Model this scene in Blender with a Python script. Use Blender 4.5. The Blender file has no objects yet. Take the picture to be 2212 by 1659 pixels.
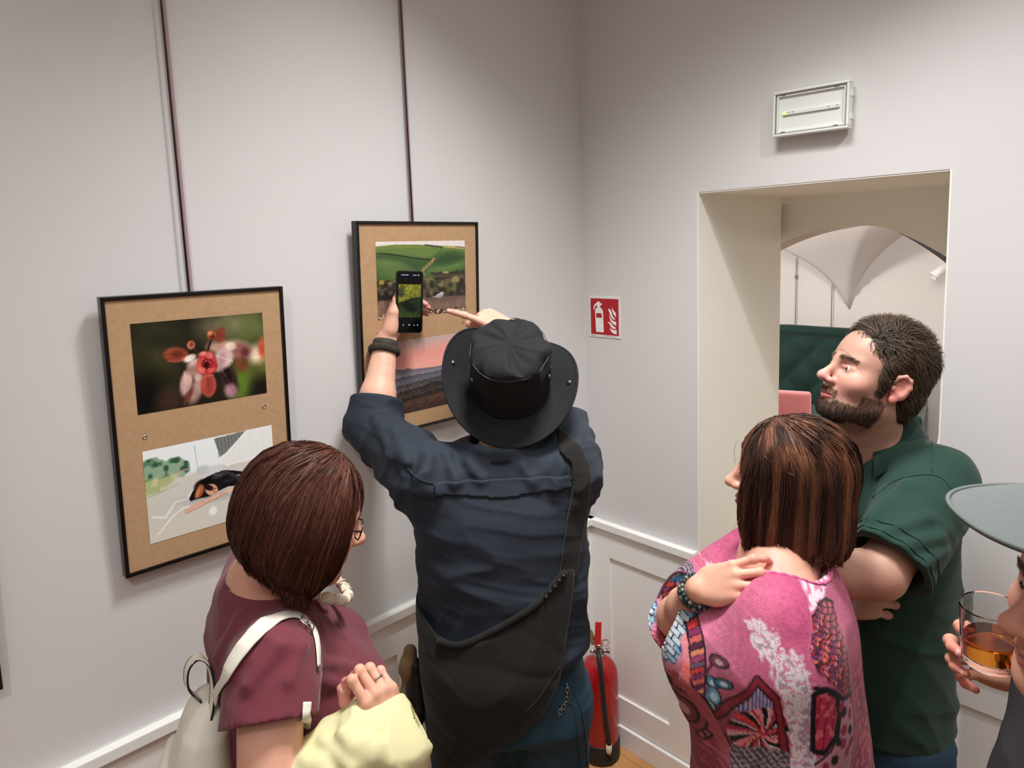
import bpy, bmesh, math, random
import numpy as np
from mathutils import Vector, Matrix

scene = bpy.context.scene
C = scene.collection
random.seed(7)
rng = np.random.default_rng(7)

# ------------------------------------------------------------------ camera
CAM_POS = np.array([1.6518, -1.9765, 1.9900])
CAM_R = np.array([0.69490123, 0.71817539, -0.03655666])
CAM_U = np.array([-0.0649107, 0.11327359, 0.99144122])
CAM_F = np.array([-0.71616959, 0.68658081, -0.12533122])
FPX, PCX, PCY = 1447.3, 1106.0, 712.4
cd = bpy.data.cameras.new('camera')
cam = bpy.data.objects.new('camera', cd)
C.objects.link(cam)
cd.sensor_width = 36.0
cd.lens = 36.0 * FPX / 2212.0
cd.shift_y = -(829.5 - PCY) / 2212.0
cd.clip_start = 0.02
cam.matrix_world = Matrix(((CAM_R[0], CAM_U[0], -CAM_F[0], CAM_POS[0]),
                           (CAM_R[1], CAM_U[1], -CAM_F[1], CAM_POS[1]),
                           (CAM_R[2], CAM_U[2], -CAM_F[2], CAM_POS[2]), (0, 0, 0, 1)))
scene.camera = cam


def at(px, py, d):
    """world point seen at photo pixel (px, py), d metres away along the view axis"""
    return CAM_POS + d * (CAM_F + CAM_R * (px - PCX) / FPX - CAM_U * (py - PCY) / FPX)


# ------------------------------------------------------------------ world, lights, exposure
scene.view_settings.view_transform = 'Standard'
scene.view_settings.look = 'None'
scene.view_settings.gamma = 1.0
scene.view_settings.use_curve_mapping = False
scene.view_settings.exposure = 0.0
w = bpy.data.worlds.new('world')
scene.world = w
w.use_nodes = True
w.node_tree.nodes['Background'].inputs[0].default_value = (0.9, 0.93, 1.0, 1)
w.node_tree.nodes['Background'].inputs[1].default_value = 0.12
scene.cycles.max_bounces = 14
scene.cycles.diffuse_bounces = 6
scene.cycles.glossy_bounces = 4
scene.cycles.transmission_bounces = 14


def spot(name, loc, target, energy, angle, blend, radius, color=(1, .99, .985)):
    l = bpy.data.lights.new(name, 'SPOT')
    l.energy = energy
    l.spot_size = math.radians(angle)
    l.spot_blend = blend
    l.shadow_soft_size = radius
    l.color = color
    o = bpy.data.objects.new(name, l)
    C.objects.link(o)
    o.location = loc
    o.rotation_euler = (Vector(target) - Vector(loc)).to_track_quat('-Z', 'Y').to_euler()
    return o


SPOTS = [
    ((0.78, -1.00, 3.20), (0.12, -1.05, 1.40), 25, 84, .9, .03),
    ((1.80, -0.80, 3.20), (1.05, -0.05, 1.30), 52, 66, .8, .03),
    ((1.70, -2.70, 3.20), (0.00, -1.90, 1.50), 40, 56, .95, .03),  # added to fill the left part of the left wall
    ((2.55, -1.20, 3.20), (2.05, 0.0, 1.35), 26, 62, .8, .03),
    ((0.95, -0.95, 3.24), (0.90, -0.80, 0.0), 190, 116, 1.0, .22),  # wide soft fill, added to lift both walls and the corner
]
for i, (a, b, e, an, bl, rad) in enumerate(SPOTS):
    spot('spot_light', a, b, e, an, bl, rad)
ar = bpy.data.lights.new('room_glow', 'AREA')  # added soft fill in place of light bounced from the ceiling
ar.energy = 29
ar.size = 2.4
ar.color = (1, .99, .985)
aro = bpy.data.objects.new('room_glow', ar)
C.objects.link(aro)
aro.location = (2.2, -2.2, 3.2)
# lamps of the vaulted room behind the doorway
for q in ((0.55, 2.2, 1.86), (-1.2, 2.7, 1.86)):
    pl = bpy.data.lights.new('vault_lamp', 'POINT')
    pl.energy = 72
    pl.shadow_soft_size = .12
    pl.color = (1, .98, .95)
    po = bpy.data.objects.new('vault_lamp', pl)
    C.objects.link(po)
    po.location = q


# ------------------------------------------------------------------ materials
def srgb(r, g, b):
    f = lambda c: (c / 255 / 12.92) if c <= 10 else ((c / 255 + .055) / 1.055) ** 2.4
    return (f(r), f(g), f(b), 1)


def mat(name, col, rough=.6, metal=0., spec=.5, noise=0., nscale=40., bump=0., bscale=200., attr=None, trans=0., ior=1.45,
        coat=0., sheen=0., sss=0., aniso=0., detail=4., wave=None, emit=None, bdist=.002):
    m = bpy.data.materials.new(name)
    m.use_nodes = True
    nt = m.node_tree
    n, L = nt.nodes, nt.links
    p = n['Principled BSDF']
    p.inputs['Base Color'].default_value = col
    p.inputs['Roughness'].default_value = rough
    p.inputs['Metallic'].default_value = metal
    p.inputs['Specular IOR Level'].default_value = spec
    p.inputs['IOR'].default_value = ior
    p.inputs['Transmission Weight'].default_value = trans
    p.inputs['Coat Weight'].default_value = coat
    p.inputs['Sheen Weight'].default_value = sheen
    if sss:
        p.inputs['Subsurface Weight'].default_value = sss
        p.inputs['Subsurface Radius'].default_value = (.012, .005, .003)
        p.inputs['Subsurface Scale'].default_value = 1.0
    if aniso:
        p.inputs['Anisotropic'].default_value = aniso
    if emit:
        p.inputs['Emission Color'].default_value = emit[0]
        p.inputs['Emission Strength'].default_value = emit[1]
    tc = n.new('ShaderNodeTexCoord')
    src = None
    if attr:
        a = n.new('ShaderNodeAttribute')
        a.attribute_name = attr
        src = a.outputs['Color']
    if noise:
        t = n.new('ShaderNodeTexNoise')
        t.inputs['Scale'].default_value = nscale
        t.inputs['Detail'].default_value = detail
        L.new(tc.outputs['Object'], t.inputs['Vector'])
        mr = n.new('ShaderNodeMapRange')
        mr.inputs['To Min'].default_value = 1 - noise
        mr.inputs['To Max'].default_value = 1 + noise
        L.new(t.outputs['Fac'], mr.inputs['Value'])
        mx = n.new('ShaderNodeMix')
        mx.data_type = 'RGBA'
        mx.blend_type = 'MULTIPLY'
        mx.inputs[0].default_value = 1
        if src:
            L.new(src, mx.inputs[6])
        else:
            mx.inputs[6].default_value = col
        L.new(mr.outputs[0], mx.inputs[7])
        src = mx.outputs[2]
    if src:
        L.new(src, p.inputs['Base Color'])
    if bump:
        b = n.new('ShaderNodeBump')
        b.inputs['Strength'].default_value = bump
        b.inputs['Distance'].default_value = bdist
        if wave:
            t2 = n.new('ShaderNodeTexWave')
            t2.inputs['Scale'].default_value = wave[0]
            t2.inputs['Distortion'].default_value = wave[1]
            t2.bands_direction = wave[2]
        else:
            t2 = n.new('ShaderNodeTexNoise')
            t2.inputs['Detail'].default_value = 3
        t2.inputs['Scale'].default_value = wave[0] if wave else bscale
        L.new(tc.outputs['Object'], t2.inputs['Vector'])
        L.new(t2.outputs['Fac'], b.inputs['Height'])
        L.new(b.outputs['Normal'], p.inputs['Normal'])
    return m


M = {}
M['wall'] = mat('wall_paint', srgb(214, 212, 211), .85, spec=.2, noise=.02, nscale=3, bump=.12, bscale=420, bdist=.0006)
M['white'] = mat('white_paint', srgb(243, 243, 240), .5, spec=.35, noise=.01, nscale=5, bump=.05, bscale=300, bdist=.0005)
M['reveal'] = mat('reveal_paint', srgb(240, 240, 232), .8, spec=.2, noise=.02, nscale=4, bump=.1, bscale=300, bdist=.0006)
M['vault'] = mat('vault_plaster', srgb(214, 208, 203), .9, spec=.15, noise=.03, nscale=2, bump=.1, bscale=200, bdist=.001)
M['intrados'] = mat('arch_plaster_shade', srgb(176, 160, 146), .9, spec=.15, noise=.03, nscale=2)  # same plaster, darker: shade of the downward face put into the colour
M['ceil'] = mat('ceiling_paint', srgb(225, 222, 218), .9, spec=.1, noise=.02, nscale=2)
M['black'] = mat('black_lacquer', srgb(16, 15, 15), .3, spec=.5, noise=.1, nscale=60)
M['steel'] = mat('steel', srgb(190, 188, 182), .28, metal=1., noise=.06, nscale=80)
M['red'] = mat('red_enamel', srgb(160, 12, 22), .25, spec=.55, coat=.4, noise=.04, nscale=9)
M['redmetal'] = mat('red_handle', srgb(198, 40, 42), .4, noise=.05, nscale=30)
M['rubber'] = mat('black_rubber', srgb(30, 30, 30), .5, noise=.1, nscale=70)
M['plastic'] = mat('white_plastic', srgb(226, 228, 224), .45, noise=.01, nscale=20)
M['greyplastic'] = mat('grey_plastic', srgb(120, 120, 116), .5, noise=.03, nscale=20)
M['led'] = mat('green_led', srgb(160, 255, 60), .4, emit=(srgb(150, 255, 40), 6.))
M['print'] = mat('photo_print', (1, 1, 1, 1), .35, spec=.35, attr='Col', noise=.03, nscale=400)
M['paper'] = mat('paper', srgb(236, 235, 230), .6, noise=.01, nscale=40)


# ------------------------------------------------------------------ objects
def link(name, me, parent=None):
    o = bpy.data.objects.new(name, me)
    C.objects.link(o)
    if parent is not None:
        o.parent = parent
        o.matrix_parent_inverse = Matrix.Translation(-parent.location) if parent.name in WORLD else Matrix.Identity(4)
    return o


WORLD = set()        # things whose parts are modelled where they stand


def body_root(name, label, cat, loc, group=None):
    e = empty(name, label, cat, loc, group)
    WORLD.add(e.name)
    return e


def tag(o, label=None, cat=None, group=None, kind=None):
    if label: o['label'] = label
    if cat: o['category'] = cat
    if group: o['group'] = group
    if kind: o['kind'] = kind
    return o


def empty(name, label, cat, loc=(0, 0, 0), group=None, rot=None):
    o = bpy.data.objects.new(name, None)
    C.objects.link(o)
    o.location = loc
    if rot is not None: o.rotation_euler = rot
    o.empty_display_size = .05
    tag(o, label, cat, group)
    return o


class MB:
    """collects shapes into one bmesh"""
    def __init__(s):
        s.v, s.f, s.sm = [], [], []

    def add(s, vs, fs, smooth=False):
        k = len(s.v)
        s.v += [tuple(map(float, v)) for v in vs]
        s.f += [tuple(i + k for i in f) for f in fs]
        s.sm += [smooth] * len(fs)
        return s

    def box(s, a, b, mtx=None):
        x0, y0, z0 = a
        x1, y1, z1 = b
        vs = [(x0, y0, z0), (x1, y0, z0), (x1, y1, z0), (x0, y1, z0), (x0, y0, z1), (x1, y0, z1), (x1, y1, z1), (x0, y1, z1)]
        if mtx is not None: vs = [mtx @ Vector(v) for v in vs]
        return s.add(vs, [(3, 2, 1, 0), (4, 5, 6, 7), (0, 1, 5, 4), (1, 2, 6, 5), (2, 3, 7, 6), (3, 0, 4, 7)])

    def tube(s, pts, r, n=10, closed=False, cap=True, flat=None, up=None):
        """swept circle (or ellipse when flat=(a,b)) along pts; r a number or a list"""
        P = [np.array(p, float) for p in pts]
        m = len(P)
        rs = r if hasattr(r, '__len__') else [r] * m
        vs = []
        N = None
        for i in range(m):
            a = P[(i - 1) % m] if (closed or i > 0) else P[i]
            b = P[(i + 1) % m] if (closed or i < m - 1) else P[i]
            t = b - a
            t = t / (np.linalg.norm(t) + 1e-12)
            if up is not None and hasattr(up[0], '__len__'):
                h = np.array(up[i], float)
            elif up is not None:
                h = np.array(up, float)
            elif N is None:
                h = np.array((0, 0, 1) if abs(t[2]) < .9 else (1, 0, 0), float)
            else:
                h = N
            N = h - t * (h @ t)
            N = N / (np.linalg.norm(N) + 1e-12)
            B = np.cross(t, N)
            fa, fb = flat if flat is not None else (1, 1)
            for k in range(n):
                q = 2 * math.pi * k / n
                vs.append(P[i] + rs[i] * (math.cos(q) * fa * N + math.sin(q) * fb * B))
        fs = []
        for i in range(m if closed else m - 1):
            for k in range(n):
                a, b = i * n + k, i * n + (k + 1) % n
                c, d = ((i + 1) % m) * n + (k + 1) % n, ((i + 1) % m) * n + k
                fs.append((a, b, c, d))
        if cap and not closed:
            fs.append(tuple(reversed(range(n))))
            fs.append(tuple((m - 1) * n + k for k in range(n)))
        return s.add(vs, fs, True)

    def lathe(s, prof, n=32, mtx=None, smooth=True):
        vs = []
        for (r, z) in prof:
            for k in range(n):
                q = 2 * math.pi * k / n
                v = Vector((r * math.cos(q), r * math.sin(q), z))
                vs.append(mtx @ v if mtx is not None else v)
        fs = []
        for i in range(len(prof) - 1):
            for k in range(n):
                fs.append((i * n + k, i * n + (k + 1) % n, (i + 1) * n + (k + 1) % n, (i + 1) * n + k))
        fs.append(tuple(reversed(range(n))))
        fs.append(tuple((len(prof) - 1) * n + k for k in range(n)))
        return s.add(vs, fs, smooth)

    def build(s, name, m, parent=None, bevel=0., seg=2):
        me = bpy.data.meshes.new(name)
        me.from_pydata(s.v, [], s.f)
        me.polygons.foreach_set('use_smooth', s.sm)
        me.materials.append(m)
        me.update()
        if bevel:
            bm = bmesh.new()
            bm.from_mesh(me)
            ed = [e for e in bm.edges if len(e.link_faces) == 2 and e.calc_face_angle(0) > .5]
            bmesh.ops.bevel(bm, geom=ed, offset=bevel, segments=seg, affect='EDGES', profile=.6)
            bm.to_mesh(me)
            bm.free()
        return link(name, me, parent)


def strut(name, mb, m, parent=None, bevel=0., kind='structure'):
    o = mb.build(name, m, parent, bevel)
    if parent is None: o['kind'] = kind
    return o


def grid_mesh(name, V, F, m, parent=None, col=None, smooth=True):
    me = bpy.data.meshes.new(name)
    V = np.asarray(V, np.float32)
    F = np.asarray(F, np.int32)
    k = F.shape[1]
    me.vertices.add(len(V))
    me.vertices.foreach_set('co', V.ravel())
    me.loops.add(F.size)
    me.loops.foreach_set('vertex_index', F.ravel())
    me.polygons.add(len(F))
    me.polygons.foreach_set('loop_start', np.arange(len(F), dtype=np.int32) * k)
    me.polygons.foreach_set('loop_total', np.full(len(F), k, np.int32))
    me.polygons.foreach_set('use_smooth', np.full(len(F), smooth))
    me.materials.append(m)
    me.update(calc_edges=True)
    if col is not None:
        a = me.color_attributes.new('Col', 'FLOAT_COLOR', 'POINT')
        cc = np.ones((len(V), 4), np.float32)
        cc[:, :3] = col
        a.data.foreach_set('color', cc.ravel())
    return link(name, me, parent)


def lin(c):
    c = np.asarray(c, float)
    if c.max() > 1.5: c = c / 255.
    return np.where(c <= .04045, c / 12.92, ((c + .055) / 1.055) ** 2.4)

# ================================================================== the room
DX0, DX1, DH, WT, CH = .4825, 1.193, 2.138, .61, 3.3
RAIL = .911
strut('floor', MB().box((-3, -4.2, -.1), (4.2, 6.2, -.001)), mat('floor_base', srgb(120, 84, 50), .6, noise=.1, nscale=5))
FL = bpy.data.objects['floor']
# wooden boards of the floor near the walls in view
bm_cols = []
M['board'] = mat('floor_board', srgb(196, 144, 92), .42, noise=.22, nscale=7, bump=.1, wave=(2.5, 6, 'Y'))
def floor_boards():
    first = None
    k = 0
    for row in range(38):
        y0 = -3.3 + row * .12
        if y0 > 1.0: break
        off = (row * .37) % 1.0
        x = -.0 - off
        while x < 3.0:
            a, b = max(x, .0), min(x + 1.1, 3.0)
            if b - a > .05:
                o = MB().box((a + .001, y0 + .001, -.012), (b - .001, y0 + .119, .0)).build('plank', M['board'], FL)
            x += 1.1
floor_boards()
strut('ceiling', MB().box((-.3, -4.2, CH), (4.2, .1, CH + .1)), M['ceil'])
strut('wall_left', MB().box((-.3, -4.2, 0), (0, .0, CH)), M['wall'])
wr = MB().box((-.3, 0, 0), (DX0, WT, CH)).box((DX1, 0, 0), (4.2, WT, CH)).box((DX0, 0, DH), (DX1, WT, CH))
WR = strut('wall_right', wr, M['wall'])
strut('wall_back', MB().box((-.3, -4.3, 0), (4.2, -4.2, CH)), M['wall'])
strut('wall_side', MB().box((4.2, -4.3, 0), (4.3, WT, CH)), M['wall'])
# pale lining of the doorway: jambs and soffit
lin_ = MB().box((DX0, .0, 0), (DX0 + .004, WT, DH)).box((DX1 - .004, .0, 0), (DX1, WT, DH)).box((DX0, .002, DH - .004), (DX1, WT, DH))
strut('trim_1', lin_, M['reveal'])


def wainscot(name, axis, a, b, z, panels, parent_struct=True):
    """white panelling along the wall from a to b: cap, frieze, frame with recessed panels, baseboard"""
    def bx(u0, u1, d0, d1, z0, z1, mb):
        if axis == 'x': mb.box((u0, -d1, z0), (u1, -d0, z1))
        else: mb.box((d0, u0, z0), (d1, u1, z1))
    mb = MB()
    bx(a, b, 0, .004, 0, z, mb)
    o = strut(name, mb, M['white'])
    c = MB()
    bx(a, b, 0, .03, z - .028, z, c)
    bx(a, b, 0, .016, z - .028 - .0, z - .02, c)
    c.build('rail_cap', M['white'], o, .0025)
    st = MB()
    top, bot = z - .028, .09
    pt, pb = z - .142, .20
    bx(a, b, 0, .014, pt, top, st)
    bx(a, b, 0, .014, bot, pb, st)
    edges = [a] + [q for p in panels for q in p] + [b]
    for i in range(0, len(edges), 2):
        if edges[i + 1] - edges[i] > .003: bx(edges[i], edges[i + 1], 0, .014, pb, pt, st)
    st.build('panel_frame', M['white'], o, .0015)
    bb = MB()
    bx(a, b, 0, .026, 0, .085, bb)
    bb.build('base_board', M['white'], o, .002)
    return o


wainscot('trim_2', 'x', 0.0, DX0, RAIL, [(.105, .37)])
wainscot('trim_3', 'x', DX1 + .02, 4.15, RAIL - .03, [(1.262, 1.95), (2.1, 2.8), (2.95, 3.6)])
wainscot('trim_4', 'y', -4.1, -.0, RAIL, [(-3.9, -3.3), (-3.1, -2.5), (-2.32, -1.72), (-1.54, -.94), (-.78, -.12)])

# -------------------------------------------------- the vaulted room behind the doorway
def arch_plate(name, y0, y1, curve, ztop, m, mi):
    """wall plate from y0 to y1 with an arched lower edge; the underside of the arch gets its own part"""
    mb = MB()
    n = len(curve)
    vs = [(x, y0, z) for x, z in curve] + [(x, y0, ztop) for x, z in curve] + [(x, y1, z) for x, z in curve] + [(x, y1, ztop) for x, z in curve]
    fs = []
    for i in range(n - 1):
        fs += [(i, i + 1, n + i + 1, n + i), (2 * n + i + 1, 2 * n + i, 3 * n + i, 3 * n + i + 1), (n + i, n + i + 1, 3 * n + i + 1, 3 * n + i)]
    mb.add(vs, fs)
    o = strut(name, mb, m)
    u = MB()
    vs = [(x, y0, z) for x, z in curve] + [(x, y1, z) for x, z in curve]
    u.add(vs, [(i + 1, i, n + i, n + i + 1) for i in range(n - 1)], True)
    u.build('arch_underside', mi, o)
    return o


def smooth_curve(pts, n=40):
    pts = np.array(pts, float)
    t = np.linspace(0, len(pts) - 1, n)
    out = []
    for q in t:
        i = int(min(q, len(pts) - 2))
        f = q - i
        p0, p1, p2, p3 = pts[max(i - 1, 0)], pts[i], pts[i + 1], pts[min(i + 2, len(pts) - 1)]
        out.append(.5 * ((2 * p1) + (-p0 + p2) * f + (2 * p0 - 5 * p1 + 4 * p2 - p3) * f * f + (-p0 + 3 * p1 - 3 * p2 + p3) * f ** 3))
    return np.array(out)


arch_plate('trim_5', WT, WT + .03, smooth_curve([(.30, 2.105), (.493, 2.108), (.60, 2.094), (.78, 2.044), (.93, 1.985), (1.056, 1.902), (1.19, 1.79), (1.3, 1.66)]), 2.5, M['reveal'], M['reveal'])
arch_plate('trim_6', WT + .03, WT + .20, smooth_curve([(.2, 1.80), (.36, 1.905), (.493, 1.966), (.62, 2.0), (.74, 2.014), (.83, 2.006), (.93, 1.965), (1.056, 1.885), (1.19, 1.77), (1.3, 1.63)]), 2.5, M['reveal'], M['intrados'])


def groin_vault():
    XC, YF, BX, BY, Z0, RISE = -.66, 4.6, 2.0, 4.2, 1.12, 1.0
    xs = np.linspace(-2.9, 3.2, 150)
    ys = np.linspace(.8, YF, 100)
    X, Y = np.meshgrid(xs, ys)
    def arc(u, bay):
        q = ((u / bay) % 1.) * 2 - 1
        return np.sqrt(np.clip(1 - q * q, 0, 1))
    zx = arc(X - XC, BX)
    zy = arc(Y - YF, BY)
    Z = Z0 + RISE * np.maximum(zx, zy)
    Z = np.minimum(Z, Z0 + RISE)
    V = np.stack([X, Y, Z], -1).reshape(-1, 3)
    nx = len(xs)
    ij = np.arange(len(V)).reshape(len(ys), nx)
    F = np.stack([ij[:-1, :-1], ij[1:, :-1], ij[1:, 1:], ij[:-1, 1:]], -1).reshape(-1, 4)
    o = grid_mesh('ceiling_vault', V, F, M['vault'])
    o['kind'] = 'structure'
    strut('wall_far', MB().box((-3, YF, 0), (3.3, YF + .1, 2.6)), M['vault'])
    strut('wall_far_left', MB().box((-3, .7, 0), (-2.9, YF, 2.6)), M['vault'])
    strut('wall_far_right', MB().box((3.2, .7, 0), (3.3, YF, 2.6)), M['vault'])


groin_vault()

# ================================================================== pictures on the left wall
_TAB = np.random.default_rng(99).random((64, 64, 64)).astype(np.float32)


def vnoise(P, seed=0):
    """smooth value noise in [0,1] of an (...,2 or 3) array of points"""
    P = np.asarray(P, np.float32)
    if P.shape[-1] == 2: P = np.concatenate([P, np.zeros(P.shape[:-1] + (1,), np.float32)], -1)
    I = np.floor(P)
    Fr = P - I
    Fr = Fr * Fr * (3 - 2 * Fr)
    I = I.astype(np.int32) + np.array([seed * 17, seed * 29, seed * 41], np.int32)
    x0, y0, z0 = I[..., 0] & 63, I[..., 1] & 63, I[..., 2] & 63
    x1, y1, z1 = (x0 + 1) & 63, (y0 + 1) & 63, (z0 + 1) & 63
    fx, fy, fz = Fr[..., 0], Fr[..., 1], Fr[..., 2]
    T = _TAB.ravel()
    x0, x1, y0, y1 = x0 << 12, x1 << 12, y0 << 6, y1 << 6
    def lx(y, z):
        q = y + z
        a = T[x0 + q]
        return a + fx * (T[x1 + q] - a)
    a = lx(y0, z0)
    a = a + fy * (lx(y1, z0) - a)
    b = lx(y0, z1)
    b = b + fy * (lx(y1, z1) - b)
    return (a + fz * (b - a)).astype(float)


class Paint:
    """a flat printed photograph: colours computed on a fine grid, u to the right and v downward, both 0..1"""
    def __init__(s, nx, ny, base):
        u = np.linspace(0, 1, nx)
        v = np.linspace(0, 1, ny)
        s.U, s.V = np.meshgrid(u, v)
        s.asp = nx / ny
        s.I = np.zeros((ny, nx, 3)) + np.array(base, float)

    def mix(s, m, col):
        m = np.clip(m, 0, 1)[..., None]
        s.I = s.I * (1 - m) + np.array(col, float) * m
        return s

    def ell(s, cx, cy, rx, ry, col, ang=0, soft=.3, amt=1.):
        a = math.radians(ang)
        dx, dy = (s.U - cx) * s.asp, s.V - cy
        x = (dx * math.cos(a) + dy * math.sin(a)) / (rx * s.asp)
        y = (-dx * math.sin(a) + dy * math.cos(a)) / ry
        d = np.sqrt(x * x + y * y)
        return s.mix(amt * np.clip((1 + soft / 2 - d) / soft, 0, 1), col)

    def line(s, pts, wid, col, amt=1., soft=.004):
        d = np.full(s.U.shape, 9.)
        for (x0, y0), (x1, y1) in zip(pts[:-1], pts[1:]):
            ax, ay = (x1 - x0) * s.asp, y1 - y0
            px, py = (s.U - x0) * s.asp, s.V - y0
            t = np.clip((px * ax + py * ay) / (ax * ax + ay * ay + 1e-9), 0, 1)
            d = np.minimum(d, np.hypot(px - t * ax, py - t * ay))
        return s.mix(amt * np.clip((wid - d) / soft + .5, 0, 1), col)

    def below(s, pts, col, soft=.006, rough=0., seed=1, freq=60, amt=1.):
        """everything under the curve through pts"""
        p = np.array(pts)
        y = np.interp(s.U, p[:, 0], p[:, 1])
        if rough: y = y + rough * (vnoise(np.stack([s.U * freq, s.V * 0], -1), seed) - .5)
        return s.mix(amt * np.clip((s.V - y) / soft + .5, 0, 1), col)

    def poly(s, pts, col, amt=1.):
        inside = np.zeros(s.U.shape, bool)
        n = len(pts)
        for i in range(n):
            x0, y0 = pts[i]
            x1, y1 = pts[(i + 1) % n]
            c = ((y0 > s.V) != (y1 > s.V)) & (s.U < (x1 - x0) * (s.V - y0) / (y1 - y0 + 1e-12) + x0)
            inside ^= c
        return s.mix(inside * amt, col)

    def speck(s, f, amt, seed=0, m=1.):
        n = vnoise(np.stack([s.U * f * s.asp, s.V * f], -1), seed) - .5
        s.I = np.clip(s.I * (1 + amt * (n * m)[..., None]), 0, 255)
        return s

    def mesh(s, name, W, H, m, parent, loc):
        ny, nx = s.U.shape
        V = np.stack([s.U * W, np.zeros_like(s.U), -s.V * H], -1).reshape(-1, 3) + np.array(loc)
        ij = np.arange(nx * ny).reshape(ny, nx)
        F = np.stack([ij[:-1, :-1], ij[1:, :-1], ij[1:, 1:], ij[:-1, 1:]], -1).reshape(-1, 4)
        return grid_mesh(name, V, F, m, parent, lin(np.clip(s.I, 0, 255).reshape(-1, 3)))


def rose_photo():
    p = Paint(240, 166, (30, 28, 18))
    p.ell(.14, .45, .16, .3, (66, 64, 34), soft=1.4).ell(.2, .12, .2, .2, (42, 42, 26), soft=1.4)
    p.ell(.86, .16, .22, .26, (104, 112, 62), soft=1.3).ell(.6, .1, .12, .2, (92, 84, 62), soft=1.3).ell(.74, .1, .1, .12, (120, 122, 84), soft=1.2)
    p.ell(.95, .72, .2, .28, (92, 96, 42), soft=1.4).ell(.77, .84, .09, .2, (98, 128, 44), soft=1.1).ell(.96, .95, .1, .16, (20, 20, 12), soft=1.)
    p.ell(.06, .8, .14, .3, (12, 11, 8), soft=1.3).ell(.24, .9, .1, .14, (66, 48, 34), soft=1.2)
    p.ell(.93, .5, .08, .11, (226, 202, 178), soft=1.1).ell(.985, .44, .035, .12, (214, 92, 58), soft=.9)
    p.ell(.74, .4, .11, .09, (206, 176, 158), soft=1.).ell(.62, .36, .08, .07, (188, 150, 128), soft=1.)
    p.ell(.3, .39, .09, .085, (158, 72, 52), 8, .35).ell(.31, .38, .045, .045, (118, 48, 36), 8, .8)
    p.ell(.645, .22, .04, .09, (138, 62, 48), 10, .5)
    p.ell(.8, .44, .085, .10, (150, 96, 92), 20, .45).ell(.8, .6, .05, .09, (120, 70, 40), -20, .6).ell(.83, .46, .03, .05, (110, 52, 50), 0, .8)
    p.ell(.36, .72, .045, .15, (206, 168, 160), 14, .5).ell(.43, .83, .05, .15, (178, 140, 132), 25, .7).ell(.37, .88, .02, .1, (120, 60, 50), 30, .8)
    p.ell(.69, .76, .065, .2, (54, 34, 32), -12, .5).ell(.7, .9, .05, .09, (164, 122, 128), -15, .7).ell(.68, .7, .03, .1, (22, 14, 14), -10, .7)
    p.ell(.66, .5, .075, .115, (218, 186, 182), 10, .45).ell(.65, .5, .03, .08, (196, 156, 158), 10, .9)
    p.ell(.46, .52, .085, .06, (232, 206, 196), -10, .5).ell(.44, .6, .06, .07, (170, 130, 118), 0, .9)
    p.ell(.525, .79, .062, .145, (176, 76, 66), 2, .25).ell(.53, .8, .03, .1, (156, 62, 56), 2, .8)
    p.line([(.44, .34), (.47, .42), (.5, .5)], .012, (62, 34, 24)).line([(.58, .24), (.55, .34), (.52, .46)], .014, (52, 30, 20))
    p.ell(.415, .3, .03, .05, (206, 128, 96), 10, .5).ell(.42, .29, .014, .03, (150, 60, 40), 10, .6)
    p.ell(.575, .21, .035, .055, (178, 92, 56), -20, .5).ell(.58, .23, .02, .04, (110, 44, 28), -20, .6).ell(.565, .19, .018, .025, (226, 150, 110), 0, .6)
    # light along the leaf edges, veins
    for pts, w_, c_ in (([(.22, .37), (.3, .385), (.385, .41)], .004, (96, 40, 30)), ([(.52, .66), (.525, .78), (.535, .92)], .004, (140, 50, 46)), ([(.35, .59), (.355, .72), (.335, .86)], .005, (230, 196, 188)),
                        ([(.60, .46), (.66, .5), (.73, .55)], .005, (240, 214, 208)), ([(.73, .40), (.80, .44), (.87, .47)], .004, (112, 62, 60)), ([(.64, .64), (.68, .76), (.72, .92)], .004, (120, 84, 88)), ([(.47, .72), (.5, .68), (.57, .68)], .006, (206, 110, 96)), ([(.24, .45), (.3, .47), (.37, .45)], .006, (204, 110, 84))):
        p.line(pts, w_, c_, .8, .01)
    p.ell(.40, .45, .05, .04, (236, 214, 204), -20, .6).ell(.6, .6, .05, .05, (206, 170, 158), 10, .9).ell(.45, .68, .03, .05, (214, 180, 168), 10, .7).ell(.72, .37, .045, .05, (232, 208, 190), 0, .8)
    # the rose: ragged petals curling round a dark heart
    p.ell(.525, .53, .078, .125, (206, 70, 72), 10, .2).ell(.50, .56, .06, .10, (214, 92, 84), 20, .25).ell(.545, .58, .06, .085, (196, 40, 46), -10, .25)
    for k in range(16):
        th = k * 2.4
        rr = .07 - .0038 * k
        cx, cy = .525 + rr * .62 * math.cos(th) * .8, .545 + rr * math.sin(th)
        p.ell(cx, cy, .030 - .0008 * k, .034 - .0009 * k, ((222, 96, 92), (176, 26, 36), (236, 130, 116), (150, 16, 26))[k % 4], math.degrees(th) + 90, .35)
        p.ell(cx + .006 * math.cos(th), cy + .010 * math.sin(th), .020 - .0006 * k, .022 - .0008 * k, (118 - 4 * k, 10, 18), math.degrees(th) + 90, .7, .7)
    p.ell(.52, .555, .022, .032, (52, 3, 9), 0, .6).ell(.515, .43, .055, .04, (222, 66, 68), 0, .4).ell(.5, .415, .026, .026, (240, 150, 136), 0, .5).ell(.55, .445, .026, .034, (230, 120, 108), 20, .5)
    p.ell(.48, .60, .03, .03, (236, 140, 124), 30, .5, .8).ell(.56, .62, .035, .026, (226, 104, 96), -20, .5, .8)
    p.speck(9, .25, 3).speck(40, .08, 5)
    return p


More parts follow.
